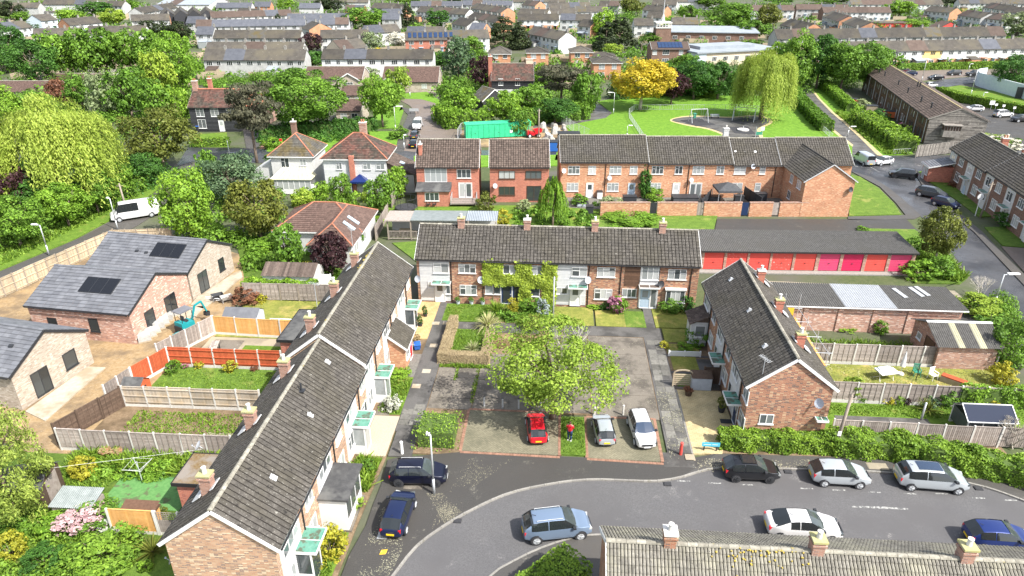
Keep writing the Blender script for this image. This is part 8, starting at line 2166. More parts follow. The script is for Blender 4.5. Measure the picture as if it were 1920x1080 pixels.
# ------------------------------------------------------------------ trees, shrubs, hedges
ct = tree('open', 1036, 784, 244, 596, 'leaf_lime', 'light green courtyard tree spreading over the parked cars', var=0, lod=-1)
m = MB(); rr = random.Random(3)
def twig(m, p, d, L_, r, depth):
 q = p+d*L_; m.tube(p,q,r,r*.65,5)
 if depth:
  for k in range(3):
   nd = (d+Vector((rr.uniform(-.7,.7),rr.uniform(-.7,.7),rr.uniform(-.3,.5)))).normalized(); twig(m,q,nd,L_*.68,r*.6,depth-1)
for k in range(2): twig(m, Vector((.7+.5*k,.8,4.0)), Vector((-.1+.3*k,.35,.9)).normalized(), 1.25, .035, 3)
m.build('dead_branch', [MATS['dead_wood']], ct).rotation_euler = (0,0,-ct.rotation_euler.z)
TR = [
 ('willow',116,386,310,176,'leaf_willow','huge yellow-green weeping willow on the left',{'dep':None}),
 ('round',308,318,122,206,'leaf_olive','dark rounded olive-green yew beside the willow',{}),
 ('willow',1426,224,158,84,'leaf_willow','weeping willow standing in the park play area',{'lod':0}),
 ('round',1200,206,118,107,'leaf_gold','golden-yellow tree at the edge of the park',{'bark':'bark_pale'}),
 ('pine',482,304,104,156,'leaf_pine','tall grey-green pine with bare trunk by the road',{}),
 ('round',578,250,165,130,'leaf_mid','broad green tree in front of the maroon bungalows',{}),
 ('round',718,238,84,141,'leaf_bright','bright round green tree beside the cul-de-sac verge',{}),
 ('round',748,186,46,126,'leaf_lime','small lime tree before the cul-de-sac bungalow',{}),
 ('tall',360,452,112,318,'leaf_bright','bright green garden tree right of the white van',{}),
 ('tall',490,446,112,332,'leaf_olive','olive-green garden tree beside the brown-roofed bungalow',{}),
 ('round',440,384,108,292,'leaf_bluegreen','dark blue-green tree hiding the dark road car',{}),
 ('tall',398,372,52,282,'leaf_mid','slender tree left of the blue-green tree',{}),
 ('tall',643,394,46,322,'leaf_mid','small tree beside the blue gazebo',{}),
 ('round',716,402,56,330,'leaf_mid','garden tree in front of the white weatherboarded house',{}),
 ('tall',745,372,46,312,'leaf_bright','slim tree against the white house lean-to',{}),
 ('willow',1036,424,70,330,'leaf_bright','small weeping tree in front of the second red house',{}),
 ('tall',1207,372,28,316,'leaf_deep','climbing tree against the pale brick terrace',{}),
 ('round',1750,496,84,390,'leaf_olive','leaning olive-leaved tree above the roadside shrubs',{'bark':'bark_pale'}),
 ('cypress',38,985,165,764,'leaf_cypress','large yellow-green cypress in the bottom left garden',{'lod':0}),
 ('tall',545,512,66,418,'leaf_mid','green tree behind the ivy-covered store',{}),
 ('round',625,520,74,438,'leaf_purple','dark purple-leaved tree behind the left terrace roof',{}),
 ('tall',665,470,40,420,'leaf_mid','small green tree at the bungalow corner',{}),
 ('round',20,135,90,48,'leaf_deep','dark green tree at the upper left edge',{}),('round',72,160,90,76,'leaf_deep','dark bluish tree left of the bright treeline',{}),
 ('round',118,150,74,58,'leaf_mid','first tree of the bright green treeline',{}),('round',162,148,70,54,'leaf_mid','second tree of the bright green treeline',{}),('round',206,146,72,53,'leaf_mid','third tree of the bright green treeline',{}),('round',250,146,70,54,'leaf_mid','fourth tree of the bright green treeline',{}),('round',292,146,66,56,'leaf_mid','fifth tree of the bright green treeline',{}),
 ('tall',340,176,86,62,'leaf_bright','pale green feathery tree at the right end of the treeline',{}),('tall',306,200,70,88,'leaf_lime','lime feathery tree in front of the treeline',{}),
 ('round',290,72,50,38,'leaf_dark','dark conifer clump left of the white rows, near',{}),('round',340,80,50,40,'leaf_dark','dark conifer clump beside the white rows',{}),
 ('round',20,250,80,160,'leaf_bright','bright tree at the left edge above the willow',{}),('round',75,240,70,172,'leaf_mid','green tree behind the willow, left',{}),('tall',160,215,56,140,'leaf_mid','green tree left of the maroon roof',{}),('tall',205,225,64,128,'leaf_palegrey','pale grey-green tree above the yew',{}),('round',250,225,76,128,'leaf_mid','green tree just above the yew',{}),('round',300,238,70,148,'leaf_mid','green tree beside the black weatherboarded house',{}),('tall',340,235,50,160,'leaf_bright','light green tree touching the black house',{}),
 ('round',125,205,52,148,'leaf_red','russet shrubby tree before the maroon roof',{}),
 ('round',22,418,100,302,'leaf_purple','purple-leaved tree at the left edge below the willow',{}),('round',80,410,100,330,'leaf_deep','dark green roadside tree below the willow',{}),('round',40,462,110,370,'leaf_mid','green roadside tree at the left edge',{}),('round',130,425,90,345,'leaf_bright','bright green roadside tree by the lamp post',{}),('round',185,400,84,318,'leaf_mid','roadside tree left of the white van lamp',{}),('round',270,348,80,290,'leaf_deep','dark roadside tree under the yew',{}),('round',225,372,70,306,'leaf_mid','roadside tree between the yew and the van',{}),
 ('tall',846,205,56,150,'leaf_mid','green tree left of the dark outhouse',{}),('round',862,225,66,165,'leaf_bright','bright shrubby tree below the dark outhouse',{}),('tall',860,150,60,70,'leaf_bluegreen','feathery tree behind the red-roofed house, left',{}),('round',895,130,44,92,'leaf_mid','green tree left of the hipped houses',{}),('round',905,170,50,105,'leaf_purple','dark purple tree left of the red-roofed house',{}),
 ('round',946,235,66,170,'leaf_bright','green shrub tree in front of the white ground floor',{}),('round',1000,222,76,158,'leaf_mid','green tree below the red-roofed house',{}),('tall',972,255,46,205,'leaf_mid','small tree beside the green container',{}),('pine',1052,205,86,120,'leaf_pine','grey-green pine right of the red-roofed house',{}),('tall',1096,215,60,130,'leaf_mid','green tree at the path bend',{}),('round',1040,232,80,185,'leaf_deep','dark ivy mass beside the path bend',{}),('tall',1010,160,40,118,'leaf_bright','bright tree right of the red roof',{}),
 ('round',1258,196,64,128,'leaf_purple','purple-brown tree behind the golden tree',{}),('round',1300,186,80,112,'leaf_deep','dark green tree behind the park, left',{}),('round',1345,186,80,118,'leaf_deep','dark green tree behind the park, middle',{}),('round',1280,168,60,100,'leaf_mid','green tree between the solar house and the park',{}),
 ('tall',1485,170,80,62,'leaf_mid','tall feathery tree beside the park willow',{}),('round',1530,166,84,66,'leaf_deep','dark green tree at the top of the footpath',{}),('round',1575,172,84,78,'leaf_mid','green tree left of the clad block, first',{}),('round',1618,170,80,80,'leaf_mid','green tree left of the clad block, second',{}),('round',1652,150,70,92,'leaf_mid','green tree touching the clad block roof',{}),('tall',1462,160,60,70,'leaf_bright','light green tree behind the park willow',{}),
 ('round',1896,170,80,105,'leaf_deep','dark green tree at the right edge above the curved wall',{}),('tall',1905,66,64,22,'leaf_palegrey','pale willow at the top right edge',{}),
 ('round',1365,60,100,4,'leaf_mid','big round green tree at the top right of centre',{}),('round',1437,58,50,8,'leaf_olive','dark olive round tree beside the brown-roofed rows',{}),('round',1410,75,64,38,'leaf_mid','green tree below the big round tree',{}),
 ('round',1684,34,56,0,'leaf_bright','bright green tree among the top right rows',{}),('round',1712,52,50,36,'leaf_bright','low green tree behind the long white terrace',{}),('round',1800,12,70,-6,'leaf_dark','dark tree at the top right edge',{}),
 ('round',1184,30,48,-4,'leaf_olive','dark round tree near the top centre right',{}),('tall',1130,72,50,18,'leaf_bright','bright green tall tree beside the dark cedars',{}),('conifer',1160,92,76,28,'leaf_dark','dark cedar right of the bright tall tree',{}),('conifer',1135,98,56,40,'leaf_dark','dark cedar left of its taller neighbour',{}),('round',1238,50,50,28,'leaf_bright','green tree behind the brick tower',{}),('round',1290,40,44,10,'leaf_mid','green tree right of the tower',{}),('round',1220,88,50,60,'leaf_mid','green tree before the brick tower',{}),('round',1150,104,38,82,'leaf_lime','yellow-green shrub tree below the cedars',{}),
 ('conifer',945,90,80,28,'leaf_dark','dark spreading cedar left of the hipped houses',{}),('conifer',975,92,46,40,'leaf_dark','smaller dark cedar right of the spreading cedar',{}),
 ('round',683,56,72,14,'leaf_mid','big round green tree among the slate rows',{}),('round',718,52,50,20,'leaf_mid','green tree adjoining the big round tree',{}),('conifer',765,50,40,6,'leaf_dark','dark conifer near the top centre left',{}),('tall',820,50,50,18,'leaf_deep','feathery dark tree right of the conifer',{}),('round',620,24,56,-4,'leaf_dark','dark conifer group at the top left of centre',{}),('tall',536,18,34,-4,'leaf_bright','pale green tree at the top left of centre',{}),
 ('round',585,100,48,63,'leaf_purple','dark purple copper beech among the white rows',{}),('round',530,80,44,56,'leaf_lime','yellow-green tree left of the purple tree',{}),('round',495,60,28,42,'leaf_mid','small green tree on the third white row',{}),('round',546,62,26,44,'leaf_mid','small green tree right of the cypress on the third row',{}),('tall',524,54,14,26,'leaf_dark','slim dark cypress on the white rows',{}),('round',622,60,30,44,'leaf_mid','small green tree before the slate row',{}),
 ('round',592,128,52,96,'leaf_deep','dark green tree right of the front white row',{}),('round',555,130,66,104,'leaf_olive','olive tree in front of the white row',{}),('round',660,128,50,104,'leaf_lime','lime shrub tree before the white-walled row',{}),('round',700,96,40,60,'leaf_palegrey','pale grey tree with thin crown among the rows',{}),('tall',712,122,30,90,'leaf_gold','bright yellow small tree before the pale blue house',{}),('round',748,92,50,60,'blossom_white','pale blossoming tree left of the brick solar houses',{}),('tall',775,126,26,110,'leaf_bright','bright green shrub against the white row',{}),('round',476,120,44,88,'leaf_bluegreen','blue-green tree before the front white row',{}),
 ('tall',880,112,64,66,'leaf_mid','tall green tree behind the cul-de-sac end',{}),('round',828,130,50,96,'leaf_deep','dark green tree right of the white gable',{}),
 ('round',215,52,48,16,'leaf_lime','round lime-green tree at the upper left',{}),('round',134,46,50,16,'leaf_bright','bright green tree at the upper left',{}),('round',46,42,36,22,'leaf_mid','small round tree at the upper left',{}),('round',22,40,50,2,'leaf_dark','dark tree in the top left corner',{}),('round',180,30,60,2,'leaf_deep','dark green trees left of the lime tree',{}),('round',240,20,44,-2,'leaf_mid','green tree near the top left',{}),('round',100,14,60,-4,'leaf_bright','bright bushy tree at the top left edge',{}),('round',45,70,60,40,'leaf_bluegreen','grey-green tree in the upper left',{}),('round',420,30,34,10,'leaf_mid','green tree by the black gabled houses',{}),('round',360,42,24,28,'leaf_lime','lime shrub before the black gabled houses',{}),
 ('round',870,20,26,4,'leaf_olive','small round tree at the top centre',{}),('round',760,8,60,-8,'leaf_mid','green trees on the top edge, centre left',{}),('round',860,6,60,-10,'leaf_mid','green trees on the top edge, centre',{}),('round',1330,18,60,-10,'leaf_mid','green trees on the top edge, right of centre',{}),('round',1560,8,80,-8,'leaf_mid','green trees on the top edge behind the brown roofs',{}),('round',1460,8,60,-8,'leaf_deep','dark trees on the top edge above the brown roofs',{}),
]
for (k, bx, by, w, top, lm, lb, kw) in TR:
 kw = {a: b for a, b in kw.items() if b is not None}
 r = tree(k, bx, by, w, top, lm, lb, **kw)
 if k == 'willow' and bx > 1400:
  c = r.children[0]; d = c.copy(); COL.objects.link(d); d.data = crown('willow',0,0); d.scale = (c.scale.x*.86,c.scale.y*.86,c.scale.z*.98); d.rotation_euler.z = 1.3
x, y = G(1835,560); t = thing('bare_shrub', 'leafless whitish shrub beside the right road', 'shrub', (x,y)); m = MB()
for k in range(9): twig(m, Vector((rr.uniform(-.3,.3),rr.uniform(-.3,.3),0)), Vector((rr.uniform(-.5,.5),rr.uniform(-.5,.5),1)).normalized(), .95, .03, 3)
m.build('branch', [MATS['dead_wood']], t)
x, y = G(1895,838); t = thing('bare_shrub', 'bare tangled branches in the far right garden corner', 'shrub', (x,y)); m = MB()
for k in range(6): twig(m, Vector((rr.uniform(-.3,.3),rr.uniform(-.3,.3),0)), Vector((rr.uniform(-.7,.7),rr.uniform(-.5,.5),1)).normalized(), .9, .05, 3)
m.build('branch', [MATS['bark_pale']], t)
for i, px in enumerate((182,200,212,226,240)):
 x, y = G(px,172); t = thing('dead_sapling', ['leftmost bare whitish sapling','second bare whitish sapling from the left','third bare whitish sapling from the left','fourth bare whitish sapling from the left','rightmost bare whitish sapling'][i]+' in the left tree belt', 'tree', (x,y), 0, 'bare saplings at the left'); m = MB(); twig(m, Vector((0,0,0)), Vector((rr.uniform(-.2,.2),0,1)).normalized(), 2.3, .06, 3); m.build('trunk', [MATS['dead_wood']], t)
SH = [
 (455,575,62,541,'leaf_red','red-bronze leaved shrub beside the low shed'),(488,570,24,552,'leaf_yellow','small yellow shrub by the grey fence'),
 (330,690,22,672,'leaf_bright','bright green shrub in front of the red fence, left'),(372,692,22,676,'leaf_yellow','round yellow-green shrub before the red fence'),(428,700,32,674,'leaf_yellow','golden shrub in the middle of the red fence bed'),(320,705,28,676,'leaf_mid','green flowering shrub in the fence corner'),(475,697,18,684,'leaf_red','small red flowering plant by the red fence'),(345,692,14,682,'blossom_magenta','pink flowers before the red fence'),
 (145,1005,106,944,'blossom_pink','pink blossoming shrub in the bottom left garden'),(205,1000,56,966,'blossom_white','white-flowered shrub beside the pink blossom'),(85,1010,80,962,'leaf_bright','bright green shrub left of the pink blossom'),(175,1100,150,1002,'leaf_hedge','big rounded green shrub at the bottom left'),(70,1085,82,1030,'leaf_deep','blue-green rounded shrub at the bottom left'),(10,1060,60,1000,'leaf_yellow','yellow shrub in the bottom left corner'),(150,905,54,858,'leaf_yellow','yellow-variegated shrub below the grey fence'),(20,1010,70,960,'leaf_mid','green shrub at the left edge under the cypress'),(270,1075,30,1050,'leaf_bright','small potted shrub by the bottom left gable'),
 (290,985,44,958,'leaf_olive','drooping shrub beside the bin shelter'),
 (735,775,36,738,'leaf_silver','silvery white rounded shrub beside the left path'),(615,1060,70,990,'leaf_yellow','yellow-green shrub beside the nearest canopy porch'),(662,960,36,934,'leaf_lime','lime shrub beside the white porch'),(770,655,40,622,'leaf_dry','dry brown shrub in front of the pitched porch'),(742,710,56,690,'leaf_bright','green ground shrub below the pitched porch'),(690,885,30,862,'leaf_mid','green shrub behind the navy hatchback'),
 (996,590,52,560,'leaf_mid','green shrub in the middle terrace garden, tallest'),(960,604,34,582,'leaf_mid','leafy shrub beside the yucca'),(1000,620,50,590,'leaf_olive','olive shrub behind the dry hedge'),(1018,596,28,560,'leaf_sprucegrey','grey-blue spruce in the middle terrace garden'),(1030,574,52,548,'leaf_ivy','bright shrub at the foot of the climber'),
 (1160,590,40,554,'blossom_magenta','pink rhododendron by the middle terrace'),(1135,582,22,566,'leaf_deep','dark green shrub left of the rhododendron'),(1115,580,30,572,'leaf_bright','low green shrub below the brick front'),(1262,590,46,560,'leaf_mid','green shrub in the right front garden'),(1290,590,34,556,'leaf_deep','dark shrub against the right row corner'),
 (1310,655,50,612,'leaf_mid','leafy green shrub beside the right row porch'),(1285,660,34,644,'leaf_bright','low green shrub on the small front lawn'),(1246,655,20,640,'leaf_yellow','small yellow-green plant beside the right path'),
 (1602,752,48,705,'leaf_lime','yellow-green shrub by the gable corner garden'),(1620,755,28,738,'leaf_mid','small green shrub in the border, left'),(1668,760,26,742,'leaf_yellow','bright yellow shrub in the border'),(1690,762,24,740,'leaf_bright','green shrub beside the yellow border shrub'),(1702,762,14,746,'leaf_purple','small purple shrub in the border'),(1745,770,34,744,'leaf_bluegreen','grey-green shrub in the border'),(1776,766,46,726,'leaf_mid','tall green shrub in the middle of the border'),(1860,770,30,748,'leaf_yellow','yellow shrub right of the border'),(1900,812,40,792,'leaf_lime','lime shrub beside the greenhouse'),
 (1655,628,30,598,'leaf_mid','green shrub against the garage back wall'),(1632,618,18,604,'leaf_bright','small shrub against the garage back wall'),(1590,622,40,610,'leaf_bright','low green growth under the garage wall'),(1900,700,90,586,'leaf_mid','large leafy shrub at the right edge'),(1890,730,50,680,'leaf_yellow','yellow-leaved shrub at the right edge'),(1850,600,90,556,'leaf_lime','yellow-green shrubs right of the second garage block'),(1880,640,80,590,'leaf_mid','green roadside shrub at the right edge'),
 (1735,530,70,488,'leaf_bright','bright green roadside shrub right of the garages'),(1775,525,60,478,'leaf_mid','roadside shrub under the olive tree'),(1720,478,50,444,'leaf_mid','green shrub behind the garage end'),(1620,436,26,424,'leaf_mid','small shrub on the parking court verge'),(1905,432,60,398,'leaf_deep','dark shrub at the right edge by the verge'),
 (912,400,38,358,'leaf_olive','rounded shrub in front of the first red house'),(940,425,40,392,'leaf_yellow','yellow-green shrub behind the shelter'),(1150,402,56,368,'leaf_palegrey','grey-green shrub before the brick wall'),(1232,380,40,352,'leaf_bright','yellow-green shrub below the terrace windows'),(1085,388,36,362,'leaf_mid','shrub in the middle yard corner'),(1190,428,110,400,'leaf_bright','spreading bright shrub before the brick garden wall'),(980,398,34,372,'leaf_palegrey','pale shrub between the red house gardens'),(1060,410,40,392,'leaf_mid','green shrub behind the middle terrace roof'),
 (600,375,40,340,'leaf_bright','small shrub at the conservatory corner'),(560,390,46,350,'leaf_lime','lime shrub beside the conservatory'),(685,380,14,354,'leaf_lime','narrow conifer beside the blue gazebo'),(510,470,70,440,'leaf_mid','green shrub between the garden trees'),(478,480,50,452,'leaf_bright','bright shrub above the ivy store'),(575,530,50,490,'leaf_yellow','yellow-brown shrub behind the grey fence'),(640,500,40,470,'leaf_deep','dark shrub behind the left terrace'),(690,430,50,402,'leaf_bright','bright shrub beside the brown-roofed bungalow'),(600,455,60,425,'leaf_mid','shrub beneath the bungalow eaves'),(430,455,50,425,'leaf_bright','shrub at the foot of the garden trees'),
 (505,280,40,255,'leaf_bright','green shrub beside the red post box'),(515,318,50,280,'leaf_mid','shrub at the corner of the white hipped house'),(745,262,40,236,'leaf_mid','shrub beneath the round green tree'),
 (1330,184,60,160,'leaf_bright','low bright shrub behind the park lawn'),(1655,232,50,205,'leaf_deep','leafy shrub in the clad block gardens'),(1702,262,22,234,'leaf_hedge','clipped cube shrub beside the clad block'),(1690,250,30,230,'blossom_magenta','pink flowering shrub by the clad block'),(1618,205,40,185,'leaf_palegrey','pale shrub in the clad block gardens'),(1862,272,50,250,'leaf_lime','lime shrub behind the right terrace roof'),(1895,282,60,254,'blossom_white','white-flecked shrub behind the right terrace roof'),(1800,270,46,248,'leaf_bright','shrub between the clad block and the right terrace'),(1795,352,24,338,'leaf_red','russet shrub beside the right terrace porch'),(1838,350,20,338,'leaf_mid','small shrub by the right terrace door'),
 (800,140,50,118,'blossom_white','white blossoming shrub behind the bungalow gables'),(690,150,40,126,'leaf_palegrey','pale shrub between the maroon bungalows'),
]
for (bx, by, w, top, lm, lb) in SH:
 flower = lm.startswith('blossom')
 bush(bx, by, w, top, 'leaf_mid' if flower else lm, lb, bloom=lm if flower else None, name='flowering_shrub' if flower else 'shrub')
spiky('yucca', 'spiky yucca on the middle terrace lawn edge', *E(-5.4,57.6), 1.5, 1.4, 'blade', 90); spiky('phormium', 'large striped sword-leaved clump inside the dry hedge', *E(-5.9,54.6), 1.7, 1.8, 'blade_pale', 110, droop=1.4)
spiky('phormium', 'dark sword-leaved clump in the right garden border', *E(27.9,44.2), 1.1, 1.3, 'leaf_olive', 60); spiky('ornamental_grass', 'pale grass clump on the hedged lawn', *E(-6.8,50.6), .9, 1.0, 'blade_pale', 80)
spiky('ornamental_grass', 'arching grass clump beside the bottom left gable', *E(-22.2,27.3), 1.0, 1.4, 'leaf_olive', 80)
x, y = E(-3.9,57.2); t = thing('topiary', 'yellow cloud-pruned shrub in the middle terrace garden', 'shrub', (x,y)); m = MB(); m.tube((0,0,0),(.1,0,1.6),.05,.03); m.build('stem', [MATS['bark']], t)
for q in ((0,0,.3),(.25,0,.55),(-.1,0,.85),(.3,-.1,1.15),(.0,0,1.5),(-.15,.1,.1)): o = link('foliage', crown('shrub',0,2), t, q, sc_=(.75,.75,.45)); set_mat(o, 'leaf_yellow')
hedge('hedge', 'clipped green hedge block beside the lamp post', [E(-8.0,38.75), E(-7.6,38.75)], 2.9, 1.4, 'leaf_hedge', 330, .07, bumpy=.16, taper=.82)
hedge('hedge', 'roadside hedge in front of the right row gable', [E(12.2,39.25), E(19.0,39.25)], 1.3, 1.15, 'leaf_hedge', 300, .075, bumpy=.2)
hedge('hedge', 'long roadside hedge behind the parked silver cars', [E(19.9,39.3), E(24,39.0), E(27.4,38.0), E(32,36.4), E(36,35)], 1.8, 1.35, 'leaf_hedge', 260, .08, bumpy=.3)
hedge('hedge', 'clipped bright hedge at the bottom centre', [E(-1.6,24.0), E(.9,26.5)], 2.3, 1.8, 'leaf_hedge', 320, .07)
hedge('hedge', 'dry beige hedge around the small square lawn', [E(-9.1,55.0), E(-9.1,48.8), E(-5.6,48.8), E(-5.5,52.6)], .8, .9, 'leaf_dry_pale', 900, .032, core='dry_core', bumpy=.05)
hedge('hedge', 'dry brown hedge arm reaching toward the courtyard tree', [E(-5.1,51.6), E(-1.1,51.7), E(-.8,53.0)], .75, .9, 'leaf_dry', 900, .032, core='dry_core', bumpy=.05)
hedge('hedge', 'ivy-covered hedge mound behind the grey fence', [E(-30.3,60.2), E(-24,60.2)], 1.2, 1.5, 'leaf_bright', 170, .10, bumpy=.25)
hedge('hedge', 'ivy hanging over the right garden fence', [E(30.6,45.2), E(36,45.2)], .6, 1.75, 'leaf_bright', 130, .09, bumpy=.2)
hedge('hedge', 'dark hedge along the left edge of the footpath', [G(1487,178), G(1502,200), G(1530,230), G(1546,244)], 2.6, 1.9, 'leaf_mid', 45, .19, bumpy=.3)
hedge('hedge', 'tall hedge along the right side of the footpath', [G(1543,165), G(1568,186), G(1592,208)], 2.2, 1.9, 'leaf_bright', 45, .19, bumpy=.3)
hedge('hedge', 'thick flowering hedge below the clad block gardens', [G(1616,232), G(1655,256), G(1690,280)], 4.2, 2.2, 'leaf_hedge', 40, .19, bumpy=.4)
hedge('hedge', 'clipped yellow-green hedge along the far car park', [G(1762,178), G(1800,190), G(1850,200), G(1935,216), G(1990,226)], 2.0, 1.8, 'leaf_hedge', 40, .20)
hedge('hedge', 'long hedge before the far white terrace with the yellow house', [G(1690,132), G(1800,129), G(1990,124)], 1.8, 1.8, 'leaf_hedge', 30, .24)
hedge('hedge', 'dark shrub belt behind the cul-de-sac verge', [G(500,262), G(560,254), G(640,248), G(692,244)], 3.0, 2.2, 'leaf_deep', 40, .2, bumpy=.5)
hedge('hedge', 'dense hedge around the cul-de-sac garden', [G(832,226), G(850,238), G(905,240)], 4.0, 3.0, 'leaf_bright', 40, .2, bumpy=.6)
hedge('hedge', 'ivy bank beside the footpath bend', [G(960,238), G(1020,228), G(1085,222), G(1096,205)], 3.5, 2.8, 'leaf_mid', 40, .2, bumpy=.6)
hedge('hedge', 'clipped low hedge before the black weatherboarded house', [G(366,274), G(424,272)], 1.4, 1.3, 'leaf_hedge', 45, .18)
hedge('hedge', 'green understorey along the left road verge', [G(0,462), G(100,420), G(190,388), G(260,352)], 3.5, 2.0, 'leaf_mid', 55, .17, bumpy=.7)
hedge('hedge', 'leafy belt behind the park under the dark trees', [G(1160,184), G(1240,178), G(1380,176)], 4.0, 3.0, 'leaf_deep', 35, .22, bumpy=.8)
def tuftE(name, e0, e1, n0, n1, n, h, lm='blade', w=.05, seed=1, lean=.5): tufts(name, [E(e0,n0),E(e1,n0),E(e1,n1),E(e0,n1)], n, h, lm, w, .0, None, None, seed, None, lean)
tuftE('long_grass', -31.8,-20.8, 33.7, 35.4, 5500, .55, 'blade', .055, 3); tuftE('long_grass', -34,-28, 29.5, 33.6, 2500, .3, 'blade', .05, 4)
tuftE('weeds', -30.5,-21.5, 36.4, 40.4, 3600, .16, 'blade', .05, 5); tuftE('long_grass', -40,-26, 20, 28.5, 6000, .3, 'blade', .06, 6)
tuftE('weeds', -12.8,-11.3, 33.0, 36.2, 1400, .4, 'blade', .05, 7); tuftE('weeds', -12.9,-11.8, 24.0, 29.5, 1500, .3, 'blade', .05, 8); tuftE('grass_blades', .8, 2.4, 37.5, 41.6, 1800, .16, 'blade', .03, 9)
tuftE('grass_blades', -10.2,-6.2, 56, 59.2, 3500, .12, 'blade', .03, 10); tuftE('weeds', -9.3,-5.0, 47.9, 48.3, 500, .22, 'blade', .05, 11); tuftE('weeds', -6.15,-5.85, 43, 48.2, 240, .15, 'blade', .05, 12); tuftE('weeds', -7.8,-7.6, 46, 48.2, 120, .15, 'blade', .05, 13)
tuftE('weeds', -12.8,-11.1, 41.3, 46, 1200, .2, 'blade', .05, 14); tuftE('grass_blades', -8.8,-6.2, 49.5, 54.2, 2200, .2, 'blade', .03, 15); tuftE('weeds', 19.5,31,53.0,54.6,1200,.35,'blade',.05,16); tuftE('weeds', -6, 0, 55.9, 59.4, 1800, .35, 'blade', .06, 17)
tuftE('grass_blades', 18.9, 35, 45.6, 50.4, 3500, .08, 'blade_pale', .04, 18); tuftE('grass_blades', 20, 35, 43.4, 44.8, 2000, .14, 'blade', .04, 19); tuftE('grass_blades', -31, -21, 41.4, 46, 3500, .10, 'blade', .04, 20)
tufts('long_grass', [G(*p) for p in ((1660,290),(1625,262),(1590,232),(1566,211),(1575,208),(1640,240),(1690,275),(1705,289))], 5000, .5, 'blade', .12, 0, None, None, 21)
tufts('long_grass', [G(*p) for p in ((0,500),(120,440),(250,375),(255,360),(120,418),(0,470))], 3000, .35, 'blade', .1, 0, None, None, 22)
tufts('long_grass', [G(*p) for p in ((1705,512),(1715,480),(1770,478),(1812,520),(1800,530))], 2500, .6, 'blade', .1, 0, None, None, 23)
rs = np.random.RandomState(41); Cs, Ns, Ts = [], [], []
for i in range(2300):
 y = 170+330*rs.rand()**1.1; x = rs.uniform(-.78,.78)*y
 if 60 < x < 160 and y < 215 or 20 < x < 70 and y < 190: continue
 r_ = (rs.uniform(.8,3.0) if i % 3 else rs.uniform(2.5,4.2))*(1 if y < 400 else 1.7); n = int(26+r_*12); d = sph(n, rs); d[:,2] = np.abs(d[:,2])
 Cs.append(np.array([x,y,0])+d*r_*np.array([1,1,.9])*rs.uniform(.6,1,(n,1))); Ns.append(d+rs.normal(size=(n,3))*.4); Ts.append(np.clip(rs.normal(rs.uniform(.2,.8),.18,n),0,1))
C = np.concatenate(Cs); V = leaf_quads(C, np.concatenate(Ns), rs.uniform(.25,.55,len(C)), 1.4, rs)
tag(link('garden_undergrowth', quad_mesh('garden_undergrowth', V, np.concatenate(Ts), [MATS['leaf_mid']])), None, None, None, 'stuff')
m = MB()
for i in range(700):
 y = rs.uniform(180,420); x = rs.uniform(-.78,.78)*y
 if 60 < x < 160 and y < 215 or 20 < x < 70 and y < 190: continue
 m.rbox((x,y), rs.choice([0,PI/2])+rs.normal(0,.08), rs.uniform(4,9), .12, 0, rs.uniform(1.2,1.9))
tag(m.build('far_garden_fences', [MATS['fence_new']]), None, None, None, 'stuff')
def litter(name, poly, n, m, z, size=.04, seed=1):
 rs = np.random.RandomState(seed); xs = [p[0] for p in poly]; ys = [p[1] for p in poly]
 X = rs.uniform(min(xs),max(xs),n*3); Y = rs.uniform(min(ys),max(ys),n*3)
 k = in_poly(X, Y, poly) & ((np.sin(X*1.9+Y*.7)+np.sin(Y*2.3-X)+rs.normal(0,.7,n*3)) > .2); X, Y = X[k][:n], Y[k][:n]; m_ = len(X)
 V = leaf_quads(np.column_stack([X,Y,np.full(m_,z)]), np.tile(np.array([0,0,1.0]),(m_,1))+rs.normal(0,.05,(m_,3)), size*rs.uniform(.4,1.6,m_), 1.6, rs)
 V[:,:,2] = z+np.abs(V[:,:,2]-z)
 tag(link(name, quad_mesh(name, V, rs.rand(m_), [MATS[m]])), None, None, None, 'stuff')
GP = lambda *q: [G(*p) for p in q]
litter('petal_litter', GP((850,905),(880,858),(960,862),(900,905),(850,960),(800,1000),(840,930)), 1700, 'petal', .006, .02, 1)
litter('petal_litter', GP((800,925),(830,925),(865,960),(835,985)), 1100, 'petal', .006, .02, 2)
litter('petal_litter', GP((690,1000),(720,950),(760,1020),(730,1080),(670,1080)), 900, 'petal', .006, .03, 3)
litter('petal_litter', [E(8.1,37.5),E(9.6,37.5),E(9.6,46),E(8.1,46)], 700, 'petal', .03, .04, 4)
litter('petal_litter', GP((1290,860),(1560,862),(1560,876),(1300,886)), 600, 'petal', .006, .04, 5)
litter('lichen_flecks', [E(-9.2,42.4),E(7.9,42.4),E(7.9,53.8),E(-9.2,53.8)], 2600, 'petal', .016, .03, 7)
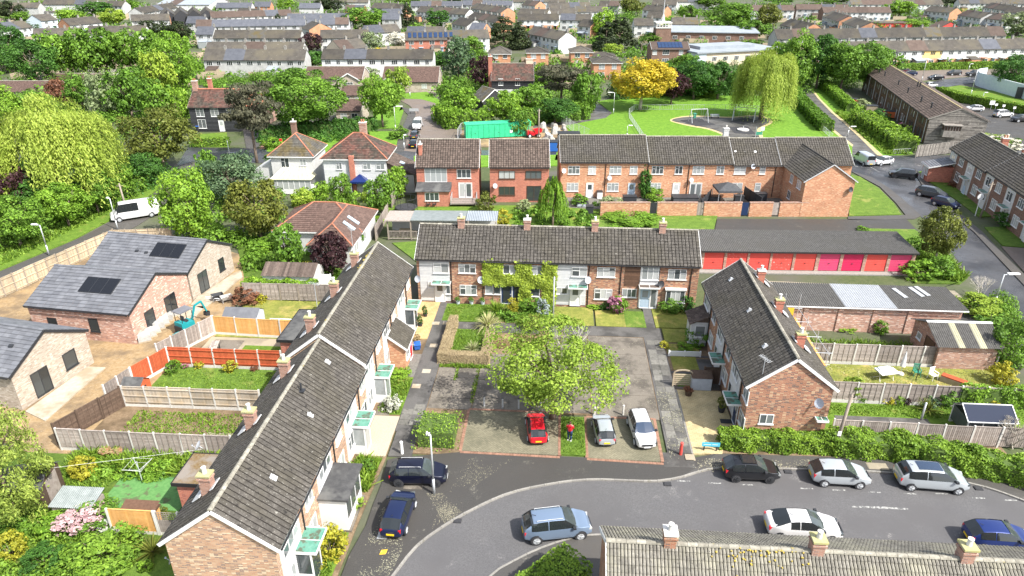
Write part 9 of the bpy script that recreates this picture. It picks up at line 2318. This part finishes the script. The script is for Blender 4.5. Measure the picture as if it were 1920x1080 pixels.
def shrubbery(px, n, r0, r1, lm, seed, ls=.16, per=55):
 poly = [G(*p) for p in px]; rs = np.random.RandomState(seed); xs = [p[0] for p in poly]; ys = [p[1] for p in poly]
 X = rs.uniform(min(xs),max(xs),n*4); Y = rs.uniform(min(ys),max(ys),n*4); k = in_poly(X,Y,poly); X, Y = X[k][:n], Y[k][:n]; Cs, Ns, Ts = [], [], []
 for x, y in zip(X,Y):
  r_ = rs.uniform(r0,r1); m_ = int(per*(.5+r_**1.5)); d = sph(m_,rs); d[:,2] = np.abs(d[:,2])
  Cs.append(np.array([x,y,0])+d*r_*np.array([1,1,rs.uniform(.8,1.3)])*rs.uniform(.65,1,(m_,1))); Ns.append(d+rs.normal(size=(m_,3))*.45); Ts.append(np.clip(rs.normal(rs.uniform(.3,.75),.18,m_),0,1))
 C = np.concatenate(Cs); V = leaf_quads(C, np.concatenate(Ns), ls*rs.uniform(.6,1.4,len(C)), 1.5, rs)
 tag(link('shrubbery', quad_mesh('shrubbery', V, np.concatenate(Ts), [MATS[lm]])), None, None, None, 'stuff')
for i, (px, n, a, b, lm) in enumerate((
 (((430,445),(640,468),(640,530),(560,540),(460,500)), 34, .6, 1.5, 'leaf_mid'), (((300,448),(350,380),(520,352),(545,440),(440,470)), 44, .7, 1.9, 'leaf_mid'),
 (((560,345),(620,350),(700,372),(730,400),(650,392),(540,380)), 26, .5, 1.2, 'leaf_bright'), (((0,330),(120,300),(280,290),(330,330),(200,392),(0,455)), 90, 1.2, 2.6, 'leaf_deep'),
 (((0,160),(150,140),(350,150),(350,245),(240,300),(0,260)), 150, 1.5, 3.2, 'leaf_mid'), (((150,140),(350,130),(356,240),(230,250)), 70, 1.5, 3.6, 'leaf_bright'),
 (((380,150),(575,146),(575,158),(380,165)), 60, 1.0, 2.4, 'leaf_mid'), (((604,136),(812,134),(812,140),(604,142)), 44, .9, 2.0, 'leaf_mid'),
 (((840,150),(1130,140),(1130,200),(1060,225),(840,220)), 110, 1.2, 2.6, 'leaf_mid'), (((1160,130),(1380,120),(1400,182),(1180,188)), 90, 1.3, 3.0, 'leaf_deep'),
 (((1440,130),(1680,110),(1680,160),(1520,175),(1450,180)), 110, 1.3, 3.0, 'leaf_mid'), (((1570,190),(1600,200),(1700,262),(1690,280),(1610,232)), 40, .6, 1.5, 'leaf_bright'),
 (((0,1000),(120,990),(270,1060),(280,1100),(0,1100)), 26, .4, .9, 'leaf_hedge'), (((0,920),(130,930),(110,1000),(0,1010)), 20, .4, .9, 'leaf_mid'), (((150,870),(330,868),(340,900),(170,905)), 40, .25, .6, 'leaf_bright'),
 (((1800,560),(1840,600),(1920,680),(1920,590),(1870,560)), 30, .5, 1.1, 'leaf_mid'), (((860,590),(1030,590),(1020,606),(880,602)), 26, .25, .6, 'leaf_mid'),
 (((1060,382),(1130,384),(1120,425),(960,425),(960,395)), 30, .4, 1.0, 'leaf_mid'), (((480,262),(700,250),(690,262),(500,272)), 30, .8, 1.5, 'leaf_deep'))):
 near = px[0][1] > 540
 shrubbery(px, n, a, b, lm, 60+i, .09 if near else .17, 130 if near else 60)
